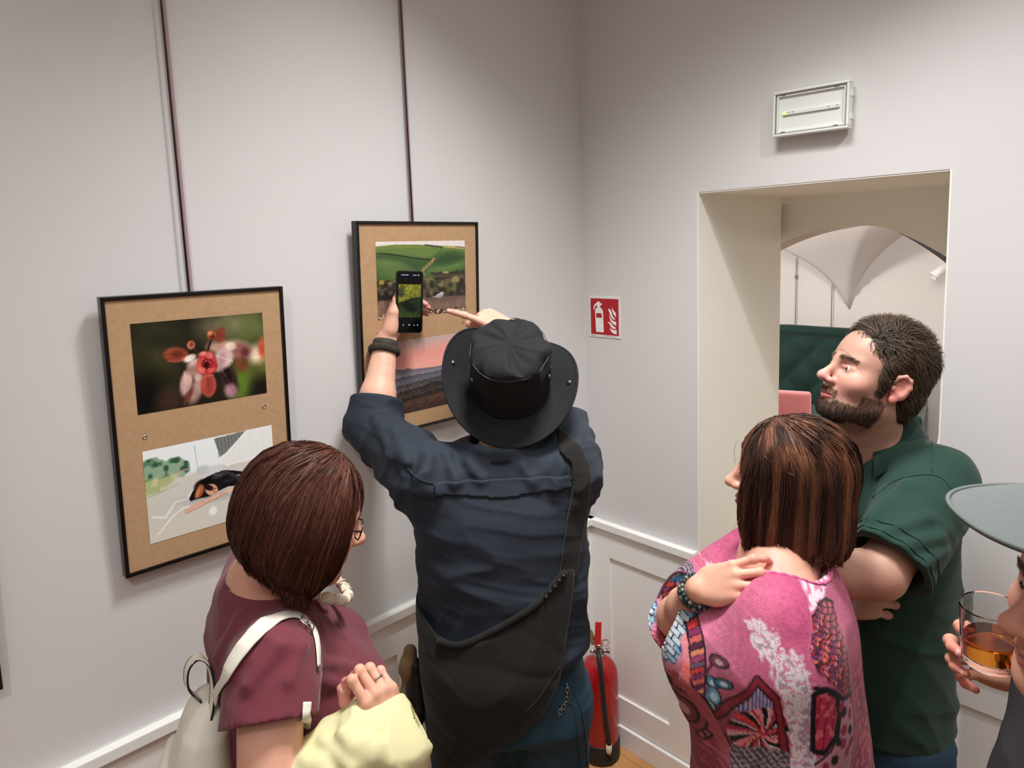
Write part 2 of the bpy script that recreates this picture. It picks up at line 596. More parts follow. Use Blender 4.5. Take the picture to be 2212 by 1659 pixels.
def street_photo():
    p = Paint(240, 160, (214, 214, 208))
    p.below([(0, 0), (1, 0)], (226, 234, 234))
    p.below([(0, .42), (.25, .36), (.4, .34), (.6, .33), (.8, .36), (1, .36)], (204, 202, 192), .03)
    p.below([(0, .55), (.5, .45), (1, .42)], (200, 198, 188), .2).below([(0, .8), (1, .7)], (206, 204, 192), .25)
    p.ell(.5, .38, .1, .06, (206, 208, 206), 0, .8).ell(.42, .34, .05, .05, (190, 196, 196), 0, .7)
    # bushes at the left
    g = vnoise(np.stack([p.U * 26, p.V * 18], -1), 4)
    yt = np.interp(p.U, [0, .08, .16, .24, .31, .36], [.10, .06, .12, .10, .2, .34]) + .08 * (g - .5)
    m = np.clip((p.V - yt) / .02, 0, 1) * np.clip((.33 - p.U) / .03, 0, 1) * np.clip((.34 - p.V + .04 * g) / .04, 0, 1)
    p.mix(m, (92, 130, 104))
    p.mix(m * (g > .55), (140, 168, 140)).mix(m * (g < .36), (52, 86, 66))
    m2 = np.clip((p.V - .29) / .05, 0, 1) * np.clip((.30 - p.U - (p.V - .3) * 1.0) / .05, 0, 1) * np.clip((.5 - p.V) / .05, 0, 1)
    p.mix(m2, (168, 180, 128)).mix(m2 * (g > .6), (196, 196, 150))
    p.line([(0, .5), (.12, .47), (.24, .42)], .006, (176, 176, 160))
    # white railing at the right with dark stairs behind
    p.poly([(.52, .02), (.78, .0), (.62, .2), (.56, .24)], (120, 124, 120))
    p.poly([(.56, .30), (.70, .12), (.78, .02), (1, .0), (1, .34), (.6, .36)], (228, 230, 226))
    for i in range(20):
        x = .60 + i * .02
        p.line([(x, max(.02, .26 - (x - .6) * 1.4)), (x, .345)], .0022, (196, 200, 198))
    p.line([(.56, .27), (.7, .11), (.79, .01)], .008, (240, 242, 240)).line([(.6, .35), (1, .32)], .006, (244, 246, 244))
    for i in range(7):
        p.line([(.55 + i * .028, .03), (.55 + i * .028, .24 - i * .03)], .003, (66, 70, 68))
    p.line([(.37, .05), (.385, .36)], .003, (150, 160, 160)).line([(.22, .3), (.31, .29)], .008, (170, 150, 140))
    # lettering painted on the road, worn away
    p.line([(.04, .72), (.12, .76), (.2, .62), (.34, .62)], .012, (232, 232, 226), .8).line([(.06, .92), (.16, .78), (.26, .70), (.33, .72)], .010, (234, 234, 228), .8)
    p.line([(.3, .6), (.36, .52), (.42, .5)], .02, (226, 238, 236), .8).ell(.475, .83, .03, .05, (240, 242, 238), 0, .3)
    # person lying on folded arms
    p.ell(.5, .665, .24, .06, (172, 174, 174), 4, .8, .8)
    p.poly([(.30, .62), (.33, .55), (.38, .47), (.44, .43), (.52, .405), (.58, .40), (.66, .43), (.72, .46), (.755, .50), (.77, .55), (.74, .60), (.68, .61), (.60, .60), (.5, .63), (.4, .65), (.31, .655)], (22, 21, 23))
    p.ell(.55, .44, .07, .03, (58, 58, 60), -8, .6).ell(.66, .49, .05, .02, (50, 50, 53), 20, .7).ell(.62, .53, .05, .02, (40, 40, 42), 0, .7).line([(.6, .43), (.66, .47), (.69, .55)], .005, (70, 70, 72)).line([(.5, .42), (.56, .45)], .006, (90, 92, 92))
    p.ell(.70, .50, .02, .012, (120, 122, 124), 20, .6)
    p.ell(.425, .55, .085, .10, (28, 20, 18), 25, .25).ell(.385, .565, .03, .085, (158, 96, 62), 28, .5).ell(.37, .58, .012, .06, (196, 128, 84), 28, .6).ell(.45, .49, .06, .04, (16, 13, 13), 15, .4)
    p.ell(.475, .585, .052, .062, (210, 160, 134), 35, .2).ell(.455, .555, .04, .03, (30, 20, 18), 30, .4)
    p.line([(.462, .572), (.482, .562)], .006, (70, 40, 32)).line([(.497, .585), (.512, .58)], .005, (80, 46, 36)).ell(.492, .60, .008, .016, (188, 132, 108), 20, .7).line([(.49, .628), (.508, .622)], .005, (172, 84, 76))
    p.line([(.27, .755), (.33, .72), (.42, .70), (.52, .675), (.58, .655)], .022, (216, 172, 152)).line([(.5, .685), (.60, .655), (.70, .62), (.76, .598)], .019, (224, 184, 164)).line([(.28, .775), (.40, .735), (.52, .70)], .005, (182, 134, 116))
    p.line([(.5, .695), (.56, .68), (.6, .672)], .004, (178, 130, 112)).line([(.53, .672), (.58, .66)], .004, (186, 140, 120))
    p.speck(60, .03, 9)
    p.I = np.clip(p.I * 1.10 - 4, 0, 252)
    return p


def hill_photo():
    p = Paint(240, 200, (232, 234, 230))
    p.below([(0, .06), (.2, .04), (.45, .045), (.7, .07), (1, .1)], (120, 146, 62), .008)
    p.below([(.55, .05), (.75, .06), (1, .1), (1.1, .1)], (196, 186, 96), .012, amt=np.clip((p.U - .7) * 8, 0, 1))
    p.below([(.66, .09), (.8, .1), (1, .12)], (104, 138, 62), .01)
    p.line([(.53, .055), (.62, .07), (.72, .085)], .012, (70, 84, 56)).line([(.88, .085), (.95, .09), (1, .1)], .006, (84, 96, 60))
    p.below([(0, .13), (.3, .17), (.55, .22), (.66, .18), (.7, .13), (1, .16)], (84, 124, 60), .05)
    p.below([(0, .16), (.15, .17), (.35, .23), (.6, .26), (1, .2)], (62, 100, 52), .04)
    p.ell(.2, .4, .3, .1, (92, 126, 60), 10, 1.2).ell(.1, .28, .18, .05, (100, 134, 66), 8, 1.2).ell(.8, .36, .26, .06, (96, 138, 64), -8, 1.2).ell(.78, .25, .16, .08, (52, 88, 46), -10, 1.)
    p.ell(.42, .33, .12, .05, (60, 96, 50), 30, 1.)
    p.line([(.02, .15), (.15, .165), (.3, .2), (.45, .235), (.62, .255)], .01, (44, 58, 36)).line([(.62, .25), (.68, .16), (.72, .1)], .004, (60, 84, 44))
    for i, (x, y) in enumerate([(.6, .28), (.57, .31), (.54, .34), (.51, .37), (.49, .4), (.5, .44), (.62, .25)]):
        p.ell(x, y, .018, .022, (166, 140, 76), 20, .6)
    # dark ploughed field, hedges, trees and the lower field
    p.below([(0, .56), (.2, .55), (.5, .52), (.6, .45), (1, .44)], (84, 70, 60), .01, .02, 4, 40)
    p.below([(.0, .60), (.3, .62), (.5, .64), (1, .62)], (70, 58, 54), .05)
    t = vnoise(np.stack([p.U * 22, p.V * 18], -1), 8)
    for x in np.linspace(.0, .55, 16):
        p.ell(x, .55 + .02 * math.sin(x * 40), .03, .035, (46 + 40 * (math.sin(x * 55) > .6), 54 + 24 * (math.sin(x * 55) > .6), 30), 0, .5)
    p.ell(.05, .52, .04, .03, (176, 142, 66), 0, .6).ell(.13, .53, .03, .025, (140, 130, 62), 0, .6)
    for x in np.linspace(.6, 1, 16):
        p.ell(x, .445 + .008 * math.sin(x * 70), .022, .016, (54, 56, 40), 0, .5)
    p.ell(.76, .435, .04, .018, (170, 146, 104), 0, .6).ell(.9, .44, .02, .03, (50, 60, 40), 0, .6)
    for x, y, r, c in [(.58, .53, .06, (96, 104, 56)), (.6, .62, .07, (64, 70, 44)), (.56, .68, .05, (150, 144, 84)), (.7, .58, .045, (132, 128, 70)), (.76, .62, .05, (70, 74, 44)),
                       (.88, .56, .06, (150, 146, 84)), (.86, .64, .06, (104, 106, 62)), (.95, .63, .06, (72, 68, 48)), (.8, .68, .05, (86, 84, 50)), (1., .66, .05, (58, 54, 42)), (.66, .7, .06, (34, 38, 26)), (.75, .73, .04, (60, 66, 40))]:
        p.ell(x, y, r * .8, r * 1.1, c, 0, .5)
    p.ell(.3, .66, .3, .1, (50, 44, 42), 0, .8)
    p.below([(0, .75), (.5, .77), (.7, .765), (1, .78)], (112, 88, 78), .02).below([(0, .8), (.8, .84), (1, .8)], (128, 104, 88), .08)
    p.poly([(.6, .765), (.66, .73), (.72, .705), (.745, .71), (.735, .755), (.68, .775)], (206, 220, 232)).ell(.715, .715, .02, .015, (236, 240, 244), 0, .5).line([(.62, .76), (.73, .752)], .005, (110, 140, 170))
    p.mix((p.V > .5) * (t > .62) * .35, (150, 140, 96)).mix((p.V > .5) * (p.V < .76) * (t < .36) * .5, (26, 28, 20))
    q = vnoise(np.stack([p.U * 70, p.V * 50], -1), 3)
    e = np.clip((p.V - .935 + .02 * (t - .5)) / .015, 0, 1)
    p.mix(e, (120, 92, 66)).mix(e * (q > .6), (206, 176, 138)).mix(e * (q < .4), (58, 40, 30))
    p.speck(60, .08, 6)
    p.I =   .82 * p.I * np.array([1.0, .96, .96]) + .16 * p.I.mean(-1, keepdims=True)
    return p


def dusk_photo():
    p = Paint(220, 150, (196, 170, 168))
    p.below([(0, .06), (1, .04)], (206, 176, 172), .2).below([(0, .14), (1, .1)], (236, 160, 148), .16).below([(0, .3), (1, .28)], (244, 172, 158), .16)
    p.below([(0, .40), (.06, .37), (.15, .37), (.24, .40), (.29, .385), (.34, .41), (.6, .43), (1, .42)], (110, 106, 116), .008)
    p.below([(0, .46), (.4, .46), (.7, .46), (1, .46)], (142, 134, 146), .06)
    p.below([(0, .52), (.2, .5), (.4, .49), (.7, .5), (1, .49)], (84, 82, 92), .01, .02, 2, 50).below([(0, .56), (.5, .52), (1, .53)], (104, 106, 116), .05)
    p.below([(0, .62), (.3, .6), (.6, .57), (1, .58)], (70, 70, 76), .01, .02, 5, 50).below([(0, .66), (1, .6)], (96, 84, 88), .05)
    p.below([(0, .70), (.3, .69), (.6, .64), (1, .64)], (44, 42, 42), .012, .03, 7, 60).below([(0, .76), (1, .68)], (66, 58, 52), .06)
    p.below([(0, .82), (.4, .78), (1, .72)], (40, 32, 30), .012, .03, 8, 70).below([(0, .86), (1, .78)], (88, 60, 50), .05).below([(0, .95), (1, .86)], (64, 46, 40), .1)
    t = vnoise(np.stack([p.U * 60, p.V * 60], -1), 3)
    p.mix((p.V > .62) * (t > .70) * .18, (140, 110, 96)).mix((p.V > .6) * (t < .26) * .35, (20, 18, 18))
    p.speck(70, .03, 2)
    return p


M['fibre'] = mat('fibreboard', srgb(184, 150, 114), .75, spec=.2, noise=.16, nscale=90, bump=.15, bscale=500, detail=8, bdist=.0006)


def rot_from(xa, za):
    """rotation whose local x is xa and local z is near za"""
    xa = Vector(xa).normalized()
    za = Vector(za)
    za = (za - xa * za.dot(xa)).normalized()
    ya = za.cross(xa)
    return Matrix((xa, ya, za)).transposed().to_4x4()


def picture(label, y0, y1, zt, zb, xt, xb, prints, eyes, skew=0.):
    """a black framed fibreboard panel hung on the left wall; local x runs along the wall, local -y faces the room"""
    W, H = y1 - y0, math.hypot(zt - zb, xt - xb)
    e = empty('framed_picture', label, 'picture')
    R = rot_from((0, 1, skew), (xt - xb, 0, zt - zb))
    e.matrix_world = Matrix.Translation((xt, y0, zt)) @ R
    # local: face at y=0 (towards the room: -y), depth to +y
    b, t = .0085, .026
    fr = MB()
    def bar(p0, p1, q0, q1):
        vs = []
        for (yy) in (0, t):
            vs += [(p0[0], yy, p0[1]), (p1[0], yy, p1[1]), (q1[0], yy, q1[1]), (q0[0], yy, q0[1])]
        fr.add(vs, [(0, 1, 2, 3), (7, 6, 5, 4), (0, 4, 5, 1), (1, 5, 6, 2), (2, 6, 7, 3), (3, 7, 4, 0)])
        return fr
    O = [(0, 0), (W, 0), (W, -H), (0, -H)]
    I = [(b, -b), (W - b, -b), (W - b, -H + b), (b, -H + b)]
    for i in range(4):
        fr = MB()
        j = (i + 1) % 4
        bar(O[i], O[j], I[i], I[j]).build('frame_bar', M['black'], e, .0015)
    MB().box((b * .6, .005, -H + b * .6), (W - b * .6, .016, -b * .6)).build('fibreboard', M['fibre'], e)
    for pt, (u0, v0, u1, v1) in prints:
        pt.mesh('photo_print', (u1 - u0) * W, (v1 - v0) * H, M['print'], e, (u0 * W, .0042, -v0 * H))
    for (u, v) in eyes:
        MB().lathe([(.0028, -.0002), (.0045, .0), (.0048, .0012), (.0028, .0014), (.0026, -.0004)], 16, Matrix.Translation((u * W, .0052, -v * H)) @ Matrix.Rotation(math.pi / 2, 4, 'X')).build('eyelet', M['steel'], e)
    return e


picture('black framed fibreboard panel with a rose photo above a street photo', -1.628, -1.228, 1.913, 1.288, .052, .032,
        [(rose_photo(), (.133, .098, .863, .420)), (street_photo(), (.138, .555, .880, .902))], [(.158, .505), (.84, .474)], -.01)
picture('black framed fibreboard panel with a green hill photo above a dusk photo', -1.008, -.572, 2.070, 1.455, .052, .032,
        [(hill_photo(), (.140, .092, .878, .447)), (dusk_photo(), (.150, .557, .880, .912))], [(.14, .505), (.85, .505)], -.01)
edge_p = Paint(60, 60, (150, 120, 80)).below([(0, .3), (1, .4)], (60, 60, 50), .2).below([(0, .8), (1, .8)], (206, 206, 202), .01)
picture('black framed panel cut off by the left edge of the photo', -2.29, -1.862, 1.77, 1.150, .050, .030,
        [(edge_p, (.1, .55, .965, .965))], [], -.01)

# picture hanging cords: a dark one and a mauve one beside each
M['cord'] = mat('dark_cord', srgb(48, 38, 34), .6, noise=.1, nscale=100)
M['mauve'] = mat('mauve_cord', srgb(168, 142, 148), .6, noise=.05, nscale=100)
for i, (yc, zb, lab) in enumerate([(-1.440, 1.913, 'thin dark hanging cord with mauve strip above the rose picture'), (-.8, 2.070, 'thin dark hanging cord with mauve strip above the hill picture')]):
    e = empty('hanging_cord', lab, 'cord', (.02, yc, zb), 'cords hanging the pictures')
    MB().tube([(0, 0, -.002), (0, 0, CH - zb)], .0022, 8).build('cord', M['cord'], e)
    MB().box((-.02, .0065, -.002), (-.008, .0125, CH - zb)).build('mauve_strip', M['mauve'], e)
    MB().box((-.006, -.006, -.012), (.006, .006, -.002)).build('hook', M['steel'], e)

# ------------------------------------------------------------------ fire sign on the right wall
def flat_poly(mb, pts, y):
    mb.add([(x, y, z) for x, z in pts], [tuple(range(len(pts)))])
    return mb


def fire_sign():
    e = empty('fire_sign', 'red and white fire extinguisher sign on the wall by the corner', 'sign', (.0225, -.003, 1.788))
    W, H = .1465, .155
    MB().box((0, .0, -H), (W, .0028, 0)).build('sign_board', M['plastic'], e, .0008)
    X = lambda px: (px - 440) / 715. * W
    Z = lambda px, py: -(py - 405 - (px - 440) * .016) / 905. * H
    mr = mat('sign_red', srgb(176, 22, 34), .4, noise=.02, nscale=20)
    mw = mat('sign_white', srgb(238, 240, 234), .4, noise=.01, nscale=20)
    MB().box((.0075, -.0007, -H + .0105), (W - .0085, 0, -.0085)).build('red_field', mr, e)
    def shape(name, pts, m, y=-.0013, d=.0006):
        vs = [(x, y, z) for x, z in pts] + [(x, y + d, z) for x, z in pts]
        n = len(pts)
        mb = MB()
        mb.add(vs, [tuple(range(n))] + [(i, i + n, (i + 1) % n + n, (i + 1) % n) for i in range(n)])
        return mb.build(name, m, e)
    P = lambda l: [(X(a), Z(a, b)) for a, b in l]
    shape('pictogram_bottle', P([(597, 1190), (610, 1200), (765, 1200), (775, 1190), (765, 740), (745, 690), (705, 655), (700, 612), (735, 600), (740, 575), (725, 560), (692, 548), (690, 525), (634, 525), (634, 548), (590, 570), (555, 630), (545, 700), (566, 706), (575, 660), (600, 620), (634, 600), (634, 655), (600, 680), (583, 740)]), mw)
    shape('pictogram_label', P([(608, 780), (735, 783), (740, 880), (612, 878)]), mr, -.0020)
    for pts in ([(975, 640), (990, 690), (1055, 770), (1058, 858), (1010, 800), (975, 720)],
                [(882, 672), (930, 690), (965, 760), (985, 840), (1050, 905), (1000, 905), (945, 850), (915, 770)],
                [(905, 815), (940, 880), (985, 935), (1058, 955), (1060, 1040), (1000, 1010), (930, 930)],
                [(860, 975), (905, 962), (945, 985), (990, 1050), (1055, 1085), (1050, 1105), (1000, 1110), (945, 1075), (910, 1000)],
                [(915, 1090), (965, 1125), (1010, 1140), (1065, 1130), (1068, 1225), (1000, 1215), (945, 1170)]):
        shape('pictogram_flame', P(pts), mw)
    g = mat('sign_print', srgb(150, 70, 70), .6, noise=.1, nscale=300)
    for (a, b) in ((.0085, .034), (.064, .131)):
        for i in range(int((b - a) / .004)):
            MB().box((a + i * .004, -.0003, -H + .0045), (a + i * .004 + .003, 0, -H + .006)).build('small_print', g, e)


fire_sign()


# ------------------------------------------------------------------ emergency light above the doorway
def emergency_light():
    e = empty('emergency_light', 'white box emergency light with a small green lamp above the doorway', 'lamp', (.855, 0, 2.332), rot=(0, math.radians(.8), 0))
    w2, h2, d = .104, .062, .05
    def ring(mb, a0, a1, y0, y1):  # frame of outer half sizes a0 and inner a1
        (ow, oh), (iw, ih) = a0, a1
        mb.box((-ow, y0, -oh), (ow, y1, -ih)).box((-ow, y0, ih), (ow, y1, oh)).box((-ow, y0, -ih), (-iw, y1, ih)).box((iw, y0, -ih), (ow, y1, ih))
        return mb
    MB().box((-w2 + .008, -.016, -h2 + .006), (w2 - .008, 0, h2 - .006)).build('base', M['plastic'], e, .003)
    ring(MB(), (w2, h2), (w2 - .007, h2 - .007), -.042, -.012).build('housing', M['plastic'], e, .003)
    ring(MB(), (w2 - .0072, h2 - .0072), (w2 - .009, h2 - .009), -.040, -.020).build('gasket', M['greyplastic'], e)
    MB().box((-w2 + .009, -.030, -h2 + .009), (w2 - .009, -.016, h2 - .009)).build('reflector', M['plastic'], e, .001)
    ring(MB(), (w2 - .009, h2 - .009), (w2 - .0145, h2 - .0145), -.037, -.028).build('inner_rim', M['plastic'], e, .0008)
    MB().box((-.078, -.036, -.004), (.078, -.030, .006)).build('circuit_strip', M['plastic'], e, .001)
    for x in (-.07, -.06, -.048, .05, .072):
        MB().lathe([(.0016, 0), (.0014, .0012), (.0004, .0014)], 10, Matrix.Translation((x, -.036, .002)) @ Matrix.Rotation(math.pi / 2, 4, 'X')).build('screw', M['greyplastic'], e)
    MB().lathe([(.0035, 0), (.0032, .003), (.0012, .0042)], 14, Matrix.Translation((-.073, -.036, .001)) @ Matrix.Rotation(math.pi / 2, 4, 'X')).build('indicator', M['led'], e)
    for x in (-.075, .07):
        for z in (-h2 + .0115, h2 - .0115):
            MB().box((x - .006, -.0378, z - .0012), (x + .006, -.036, z + .0012)).build('clip', M['greyplastic'], e)
    for z in (-.03, .03):
        MB().box((w2 - .001, -.03, z - .008), (w2 + .0025, -.012, z + .008)).build('latch', M['plastic'], e, .0008)


emergency_light()


# ------------------------------------------------------------------ fire extinguisher in the corner
def extinguisher():
    R = .072
    e = empty('fire_extinguisher', 'red fire extinguisher with black hose standing in the corner', 'extinguisher', (.118, -.108, 0))
    prof = [(.02, .018), (R - .004, .02), (R, .03), (R, .335), (R - .004, .362), (R - .016, .385), (R - .034, .400), (.022, .408), (.017, .412)]
    MB().lathe(prof, 40).build('cylinder', M['red'], e)
    MB().lathe([(R - .01, 0), (R + .002, .002), (R + .003, .01), (R + .003, .075), (R + .0005, .078), (R - .001, .078)], 40).build('foot_cap', M['rubber'], e)
    MB().lathe([(.017, .405), (.019, .408), (.019, .422), (.013, .424), (.013, .448), (.016, .45), (.016, .462), (.006, .465)], 24).build('valve', M['steel'], e)
    v = Vector((.717, -.69, 0)).normalized()   # towards the viewer
    s = Vector((.695, .718, 0)).normalized()
    def lp(a, b, c): return tuple(v * a + s * b + Vector((0, 0, c)))
    MB().tube([lp(0, -.034, .43), lp(0, -.012, .43)], .006, 12).tube([lp(0, .012, .43), lp(0, .034, .43)], .008, 14).build('fitting', M['steel'], e)
    MB().tube([lp(0, .034, .43), lp(0, .042, .43)], .0105, 14).build('gauge', M['steel'], e)
    # upright red lever and the fixed handle
    q = rot_from(tuple(s), (0, 0, 1))
    lever = MB().box((-.0115, -.002, 0), (.0115, .002, .098), Matrix.Translation(lp(.012, -.004, .452)) @ q @ Matrix.Rotation(.06, 4, 'Y') @ Matrix.Rotation(-.1, 4, 'X'))
    lever.box((-.0115, -.004, 0), (-.0095, .012, .095), Matrix.Translation(lp(.012, -.004, .452)) @ q @ Matrix.Rotation(.06, 4, 'Y') @ Matrix.Rotation(-.1, 4, 'X'))
    lever.build('lever', M['redmetal'], e, .0008)
    MB().box((-.012, -.003, 0), (.012, .003, .06), Matrix.Translation(lp(-.012, -.014, .452)) @ q @ Matrix.Rotation(-.35, 4, 'Y')).build('carry_handle', M['steel'], e, .001)
    MB().tube([lp(.004, -.028, .474), lp(.004, .036, .476)], .0016, 8).build('safety_pin', M['steel'], e)
    MB().tube([lp(.004 + 0, .026 + .012 * math.cos(a), .466 + .014 * math.sin(a)) for a in np.linspace(0, 6.28, 18)[:-1]], .0012, 6, True).build('pin_ring', M['redmetal'], e)
    # hose down the front with a cream nozzle
    pts = smooth_curve([lp(.016, -.006, .436), lp(.040, -.005, .440), lp(.066, -.002, .405), lp(.081, .002, .34), lp(.083, .008, .25), lp(.083, .017, .16), lp(.083, .022, .10)], 36)
    MB().tube(pts, .0095, 14).build('hose', M['rubber'], e)
    MB().tube([lp(.083, .0215, .104), lp(.083, .021, .078), lp(.083, .02, .066)], [.0115, .0115, .008], 14).build('nozzle', mat('cream_plastic', srgb(206, 196, 170), .5, noise=.03, nscale=40), e)
    MB().tube([lp(.06, .021 + .014 * math.cos(a), .035 + .014 * math.sin(a)) + np.array(v) * .015 for a in np.linspace(0, 6.28, 16)[:-1]], .003, 8, True).build('foot_eyelet', M['rubber'], e)
    def sticker(name, a0, a1, z0, z1, m, r=R + .0006):
        av = math.atan2(v.y, v.x)
        n = 8
        vs = [(r * math.cos(av + a0 + (a1 - a0) * i / n), r * math.sin(av + a0 + (a1 - a0) * i / n), z) for z in (z0, z1) for i in range(n + 1)]
        MB().add(vs, [(i, i + 1, n + 2 + i, n + 1 + i) for i in range(n)], True).build(name, m, e)
    sticker('label', .06, .34, .115, .150, M['redmetal'], R + .0005)
    for (a0, a1, z0, z1) in ((.12, .2, .136, .146), (.22, .3, .132, .146), (.12, .28, .121, .126)):
        sticker('label_mark', a0, a1, z0, z1, M['paper'], R + .0011)
    sticker('inspection_tag', -.98, -.62, .283, .300, M['redmetal'], R + .0012)


extinguisher()


# ------------------------------------------------------------------ furniture of the vaulted room
def vault_furniture():
    gv = mat('green_velvet', srgb(8, 40, 33), .75, spec=.25, sheen=.25, noise=.25, nscale=12)
    pv = mat('pink_velvet', srgb(176, 104, 104), .8, spec=.2, sheen=.5, noise=.08, nscale=14)
    dk = mat('dark_wood', srgb(40, 26, 20), .5, noise=.1, nscale=20)
    e = empty('tufted_sofa', 'dark green velvet high backed sofa with button tufting behind the doorway', 'sofa', (-1.0, 4.10, 0), rot=(0, 0, math.radians(12)))
    # curved tufted back: a grid pulled in at the buttons
    n, m_ = 70, 36
    W, H0, H1 = 1.9, .36, 1.05
    V = []
    for j in range(m_):
        for i in range(n):
            u, v = i / (n - 1), j / (m_ - 1)
            x = (u - .5) * W
            z = H0 + (H1 + .05 * math.sin(math.pi * u) - H0) * v
            px, pz = x / .15, (z - H0) / .17
            b = abs(math.sin(math.pi * (px + pz) / 2)) ** .5 * abs(math.sin(math.pi * (px - pz) / 2)) ** .5
            y = -.10 - .055 * b * (1 if v < .86 else max(0, (1 - v) / .14)) - .05 * math.sin(math.pi * min(1, v * 1.0)) * .5 + .12 * v
            V.append((x, y, z))
    F = [(j * n + i, j * n + i + 1, (j + 1) * n + i + 1, (j + 1) * n + i) for j in range(m_ - 1) for i in range(n - 1)]
    k = len(V)
    V += [(x, .14 + .12 * ((z - H0) / (H1 - H0)) - .04, z) for x, y, z in V]
    F += [(k + a, k + d, k + c, k + b_) for a, b_, c, d in F]
    rim = [i for i in range(n)] + [j * n + n - 1 for j in range(1, m_)] + [(m_ - 1) * n + i for i in range(n - 2, -1, -1)] + [j * n for j in range(m_ - 2, 0, -1)]
    F += [(rim[i], rim[(i + 1) % len(rim)], k + rim[(i + 1) % len(rim)], k + rim[i]) for i in range(len(rim))]
    MB().add(V, F, True).build('backrest', gv, e)
    mb = MB().tube([(-W / 2 - .0, .05, H1 + .02), (-W / 4, .03, H1 + .05), (0, .03, H1 + .065), (W / 4, .03, H1 + .05), (W / 2, .05, H1 + .02)], .055, 14)
    mb.build('top_roll', gv, e)
    MB().box((-.95, -.72, .14), (.95, .1, .36)).build('seat_base', gv, e, .04, 4)
    for x in (-.475, .475):
        MB().box((x - .465, -.75, .34), (x + .465, -.08, .47)).build('seat_cushion', gv, e, .05, 5)
    for x in (-1.02, 1.02):
        MB().box((x - .09, -.74, .1), (x + .09, .1, .60)).build('armrest', gv, e, .06, 5)
    for r in range(4):
        for c in range(12):
            px, pz = (c - 5.5) * .15 + (.075 if r % 2 else 0), .44 + r * .17
            if abs(px) < .9:
                vv = (pz - H0) / (H1 - H0)
                MB().lathe([(.011, 0), (.009, .006), (.003, .008)], 10, Matrix.Translation((px, -.098 + .12 * vv - .025 * math.sin(math.pi * vv), pz)) @ Matrix.Rotation(math.pi / 2, 4, 'X')).build('button', gv, e)
    for x in (-.85, .85):
        for y in (-.65, .05):
            MB().tube([(x, y, 0), (x, y, .15)], [.018, .028], 10).build('leg', dk, e)
    # pink upholstered chair
    e = empty('pink_chair', 'pink upholstered chair with rounded back in front of the green sofa', 'chair', (-.585, 2.98, 0), rot=(0, 0, math.radians(200)))
    MB().box((-.24, .2, .46), (.24, .27, .86)).build('backrest', pv, e, .032, 5)
    MB().box((-.25, -.27, .40), (.25, .24, .50)).build('seat', pv, e, .04, 5)
    MB().box((-.21, .185, .60), (.21, .205, .80)).build('back_cushion', pv, e, .009, 3)
    for x in (-.2, .2):
        for y in (-.22, .2):
            MB().tube([(x * 1.1, y * 1.1, 0), (x, y, .42)], [.012, .016], 10).build('leg', dk, e)
    # table with white cloth at the right, glassware on it
    tb = empty('side_table', 'table under a white cloth seen behind the bearded man', 'table', (.78, 3.55, 0))
    V, F = [], []
    n = 60
    for j, (z, r) in enumerate([(.80, .0), (.80, .36), (.797, .375), (.7, .385), (.5, .395), (.28, .41)]):
        for i in range(n):
            a = 2 * math.pi * i / n
            rr = r + (0 if j < 3 else .014 * (j - 2) * math.sin(a * 11))
            V.append((rr * math.cos(a), rr * math.sin(a), z))
    for j in range(5):
        for i in range(n):
            F.append((j * n + i, j * n + (i + 1) % n, (j + 1) * n + (i + 1) % n, (j + 1) * n + i))
    MB().add(V, F, True).build('tablecloth', M['white'], tb)
    MB().lathe([(.2, 0), (.2, .02), (.03, .04), (.03, .79), (.3, .79)], 24).build('pedestal', dk, tb)
    gl = mat('clear_glass', (1, 1, 1, 1), .02, trans=1., ior=1.45, noise=.0)
    for i, (x, y, lab) in enumerate([(.60, 3.36, 'wine glass on the white table, the nearer one'), (.66, 3.58, 'wine glass on the white table, the farther one')]):
        g = MB().lathe([(.032, 0), (.03, .003), (.004, .006), (.0035, .07), (.02, .085), (.034, .12), (.03, .165), (.0285, .165), (.032, .12), (.018, .088), (.001, .083)], 48, None, False).build('wine_glass', gl)
        g.location = (x, y, .8)
        tag(g, lab, 'glass', 'glasses on the white table')
    b = empty('coffee_machine', 'small dark machine with chrome front on the white table', 'machine', (.74, 3.42, .8))
    MB().box((-.07, -.08, 0), (.07, .1, .2)).build('body', M['black'], b, .008)
    MB().box((-.05, -.088, .05), (.05, -.078, .17)).build('front_plate', M['steel'], b, .002)
    MB().tube([(0, -.085, .15), (0, -.12, .15), (0, -.122, .12)], .008, 10).build('spout', M['steel'], b)
    # track spotlights and picture wires on the far wall
    sw = mat('lamp_white', srgb(206, 204, 200), .4, noise=.01, nscale=20)
    for i, (p, aim, lab) in enumerate([((-1.02, 4.38, 1.83), (-.5, -.4, -.5), 'white track spotlight on the far wall, left one of the pair'), ((-.90, 4.38, 1.85), (.5, -.4, -.4), 'white track spotlight on the far wall, right one of the pair'), ((.24, 3.9, 1.68), (-.5, -.5, -.6), 'white track spotlight at the right edge of the doorway')]):
        s = empty('track_spotlight', lab, 'spotlight', p, 'spotlights of the vaulted room')
        d = Vector(aim).normalized()
        q = d.to_track_quat('Z', 'Y').to_matrix().to_4x4()
        MB().lathe([(.03, -.06), (.034, -.05), (.034, .07), (.028, .072), (.028, .05)], 20, q).build('lamp_head', sw, s)
        MB().tube([(0, 0, 0), (0, .05, .04), (0, .1, .05)], .008, 8).build('arm', sw, s)
        MB().box((-.022, .09, .035), (.022, .12, .062)).build('track', sw, s, .003)
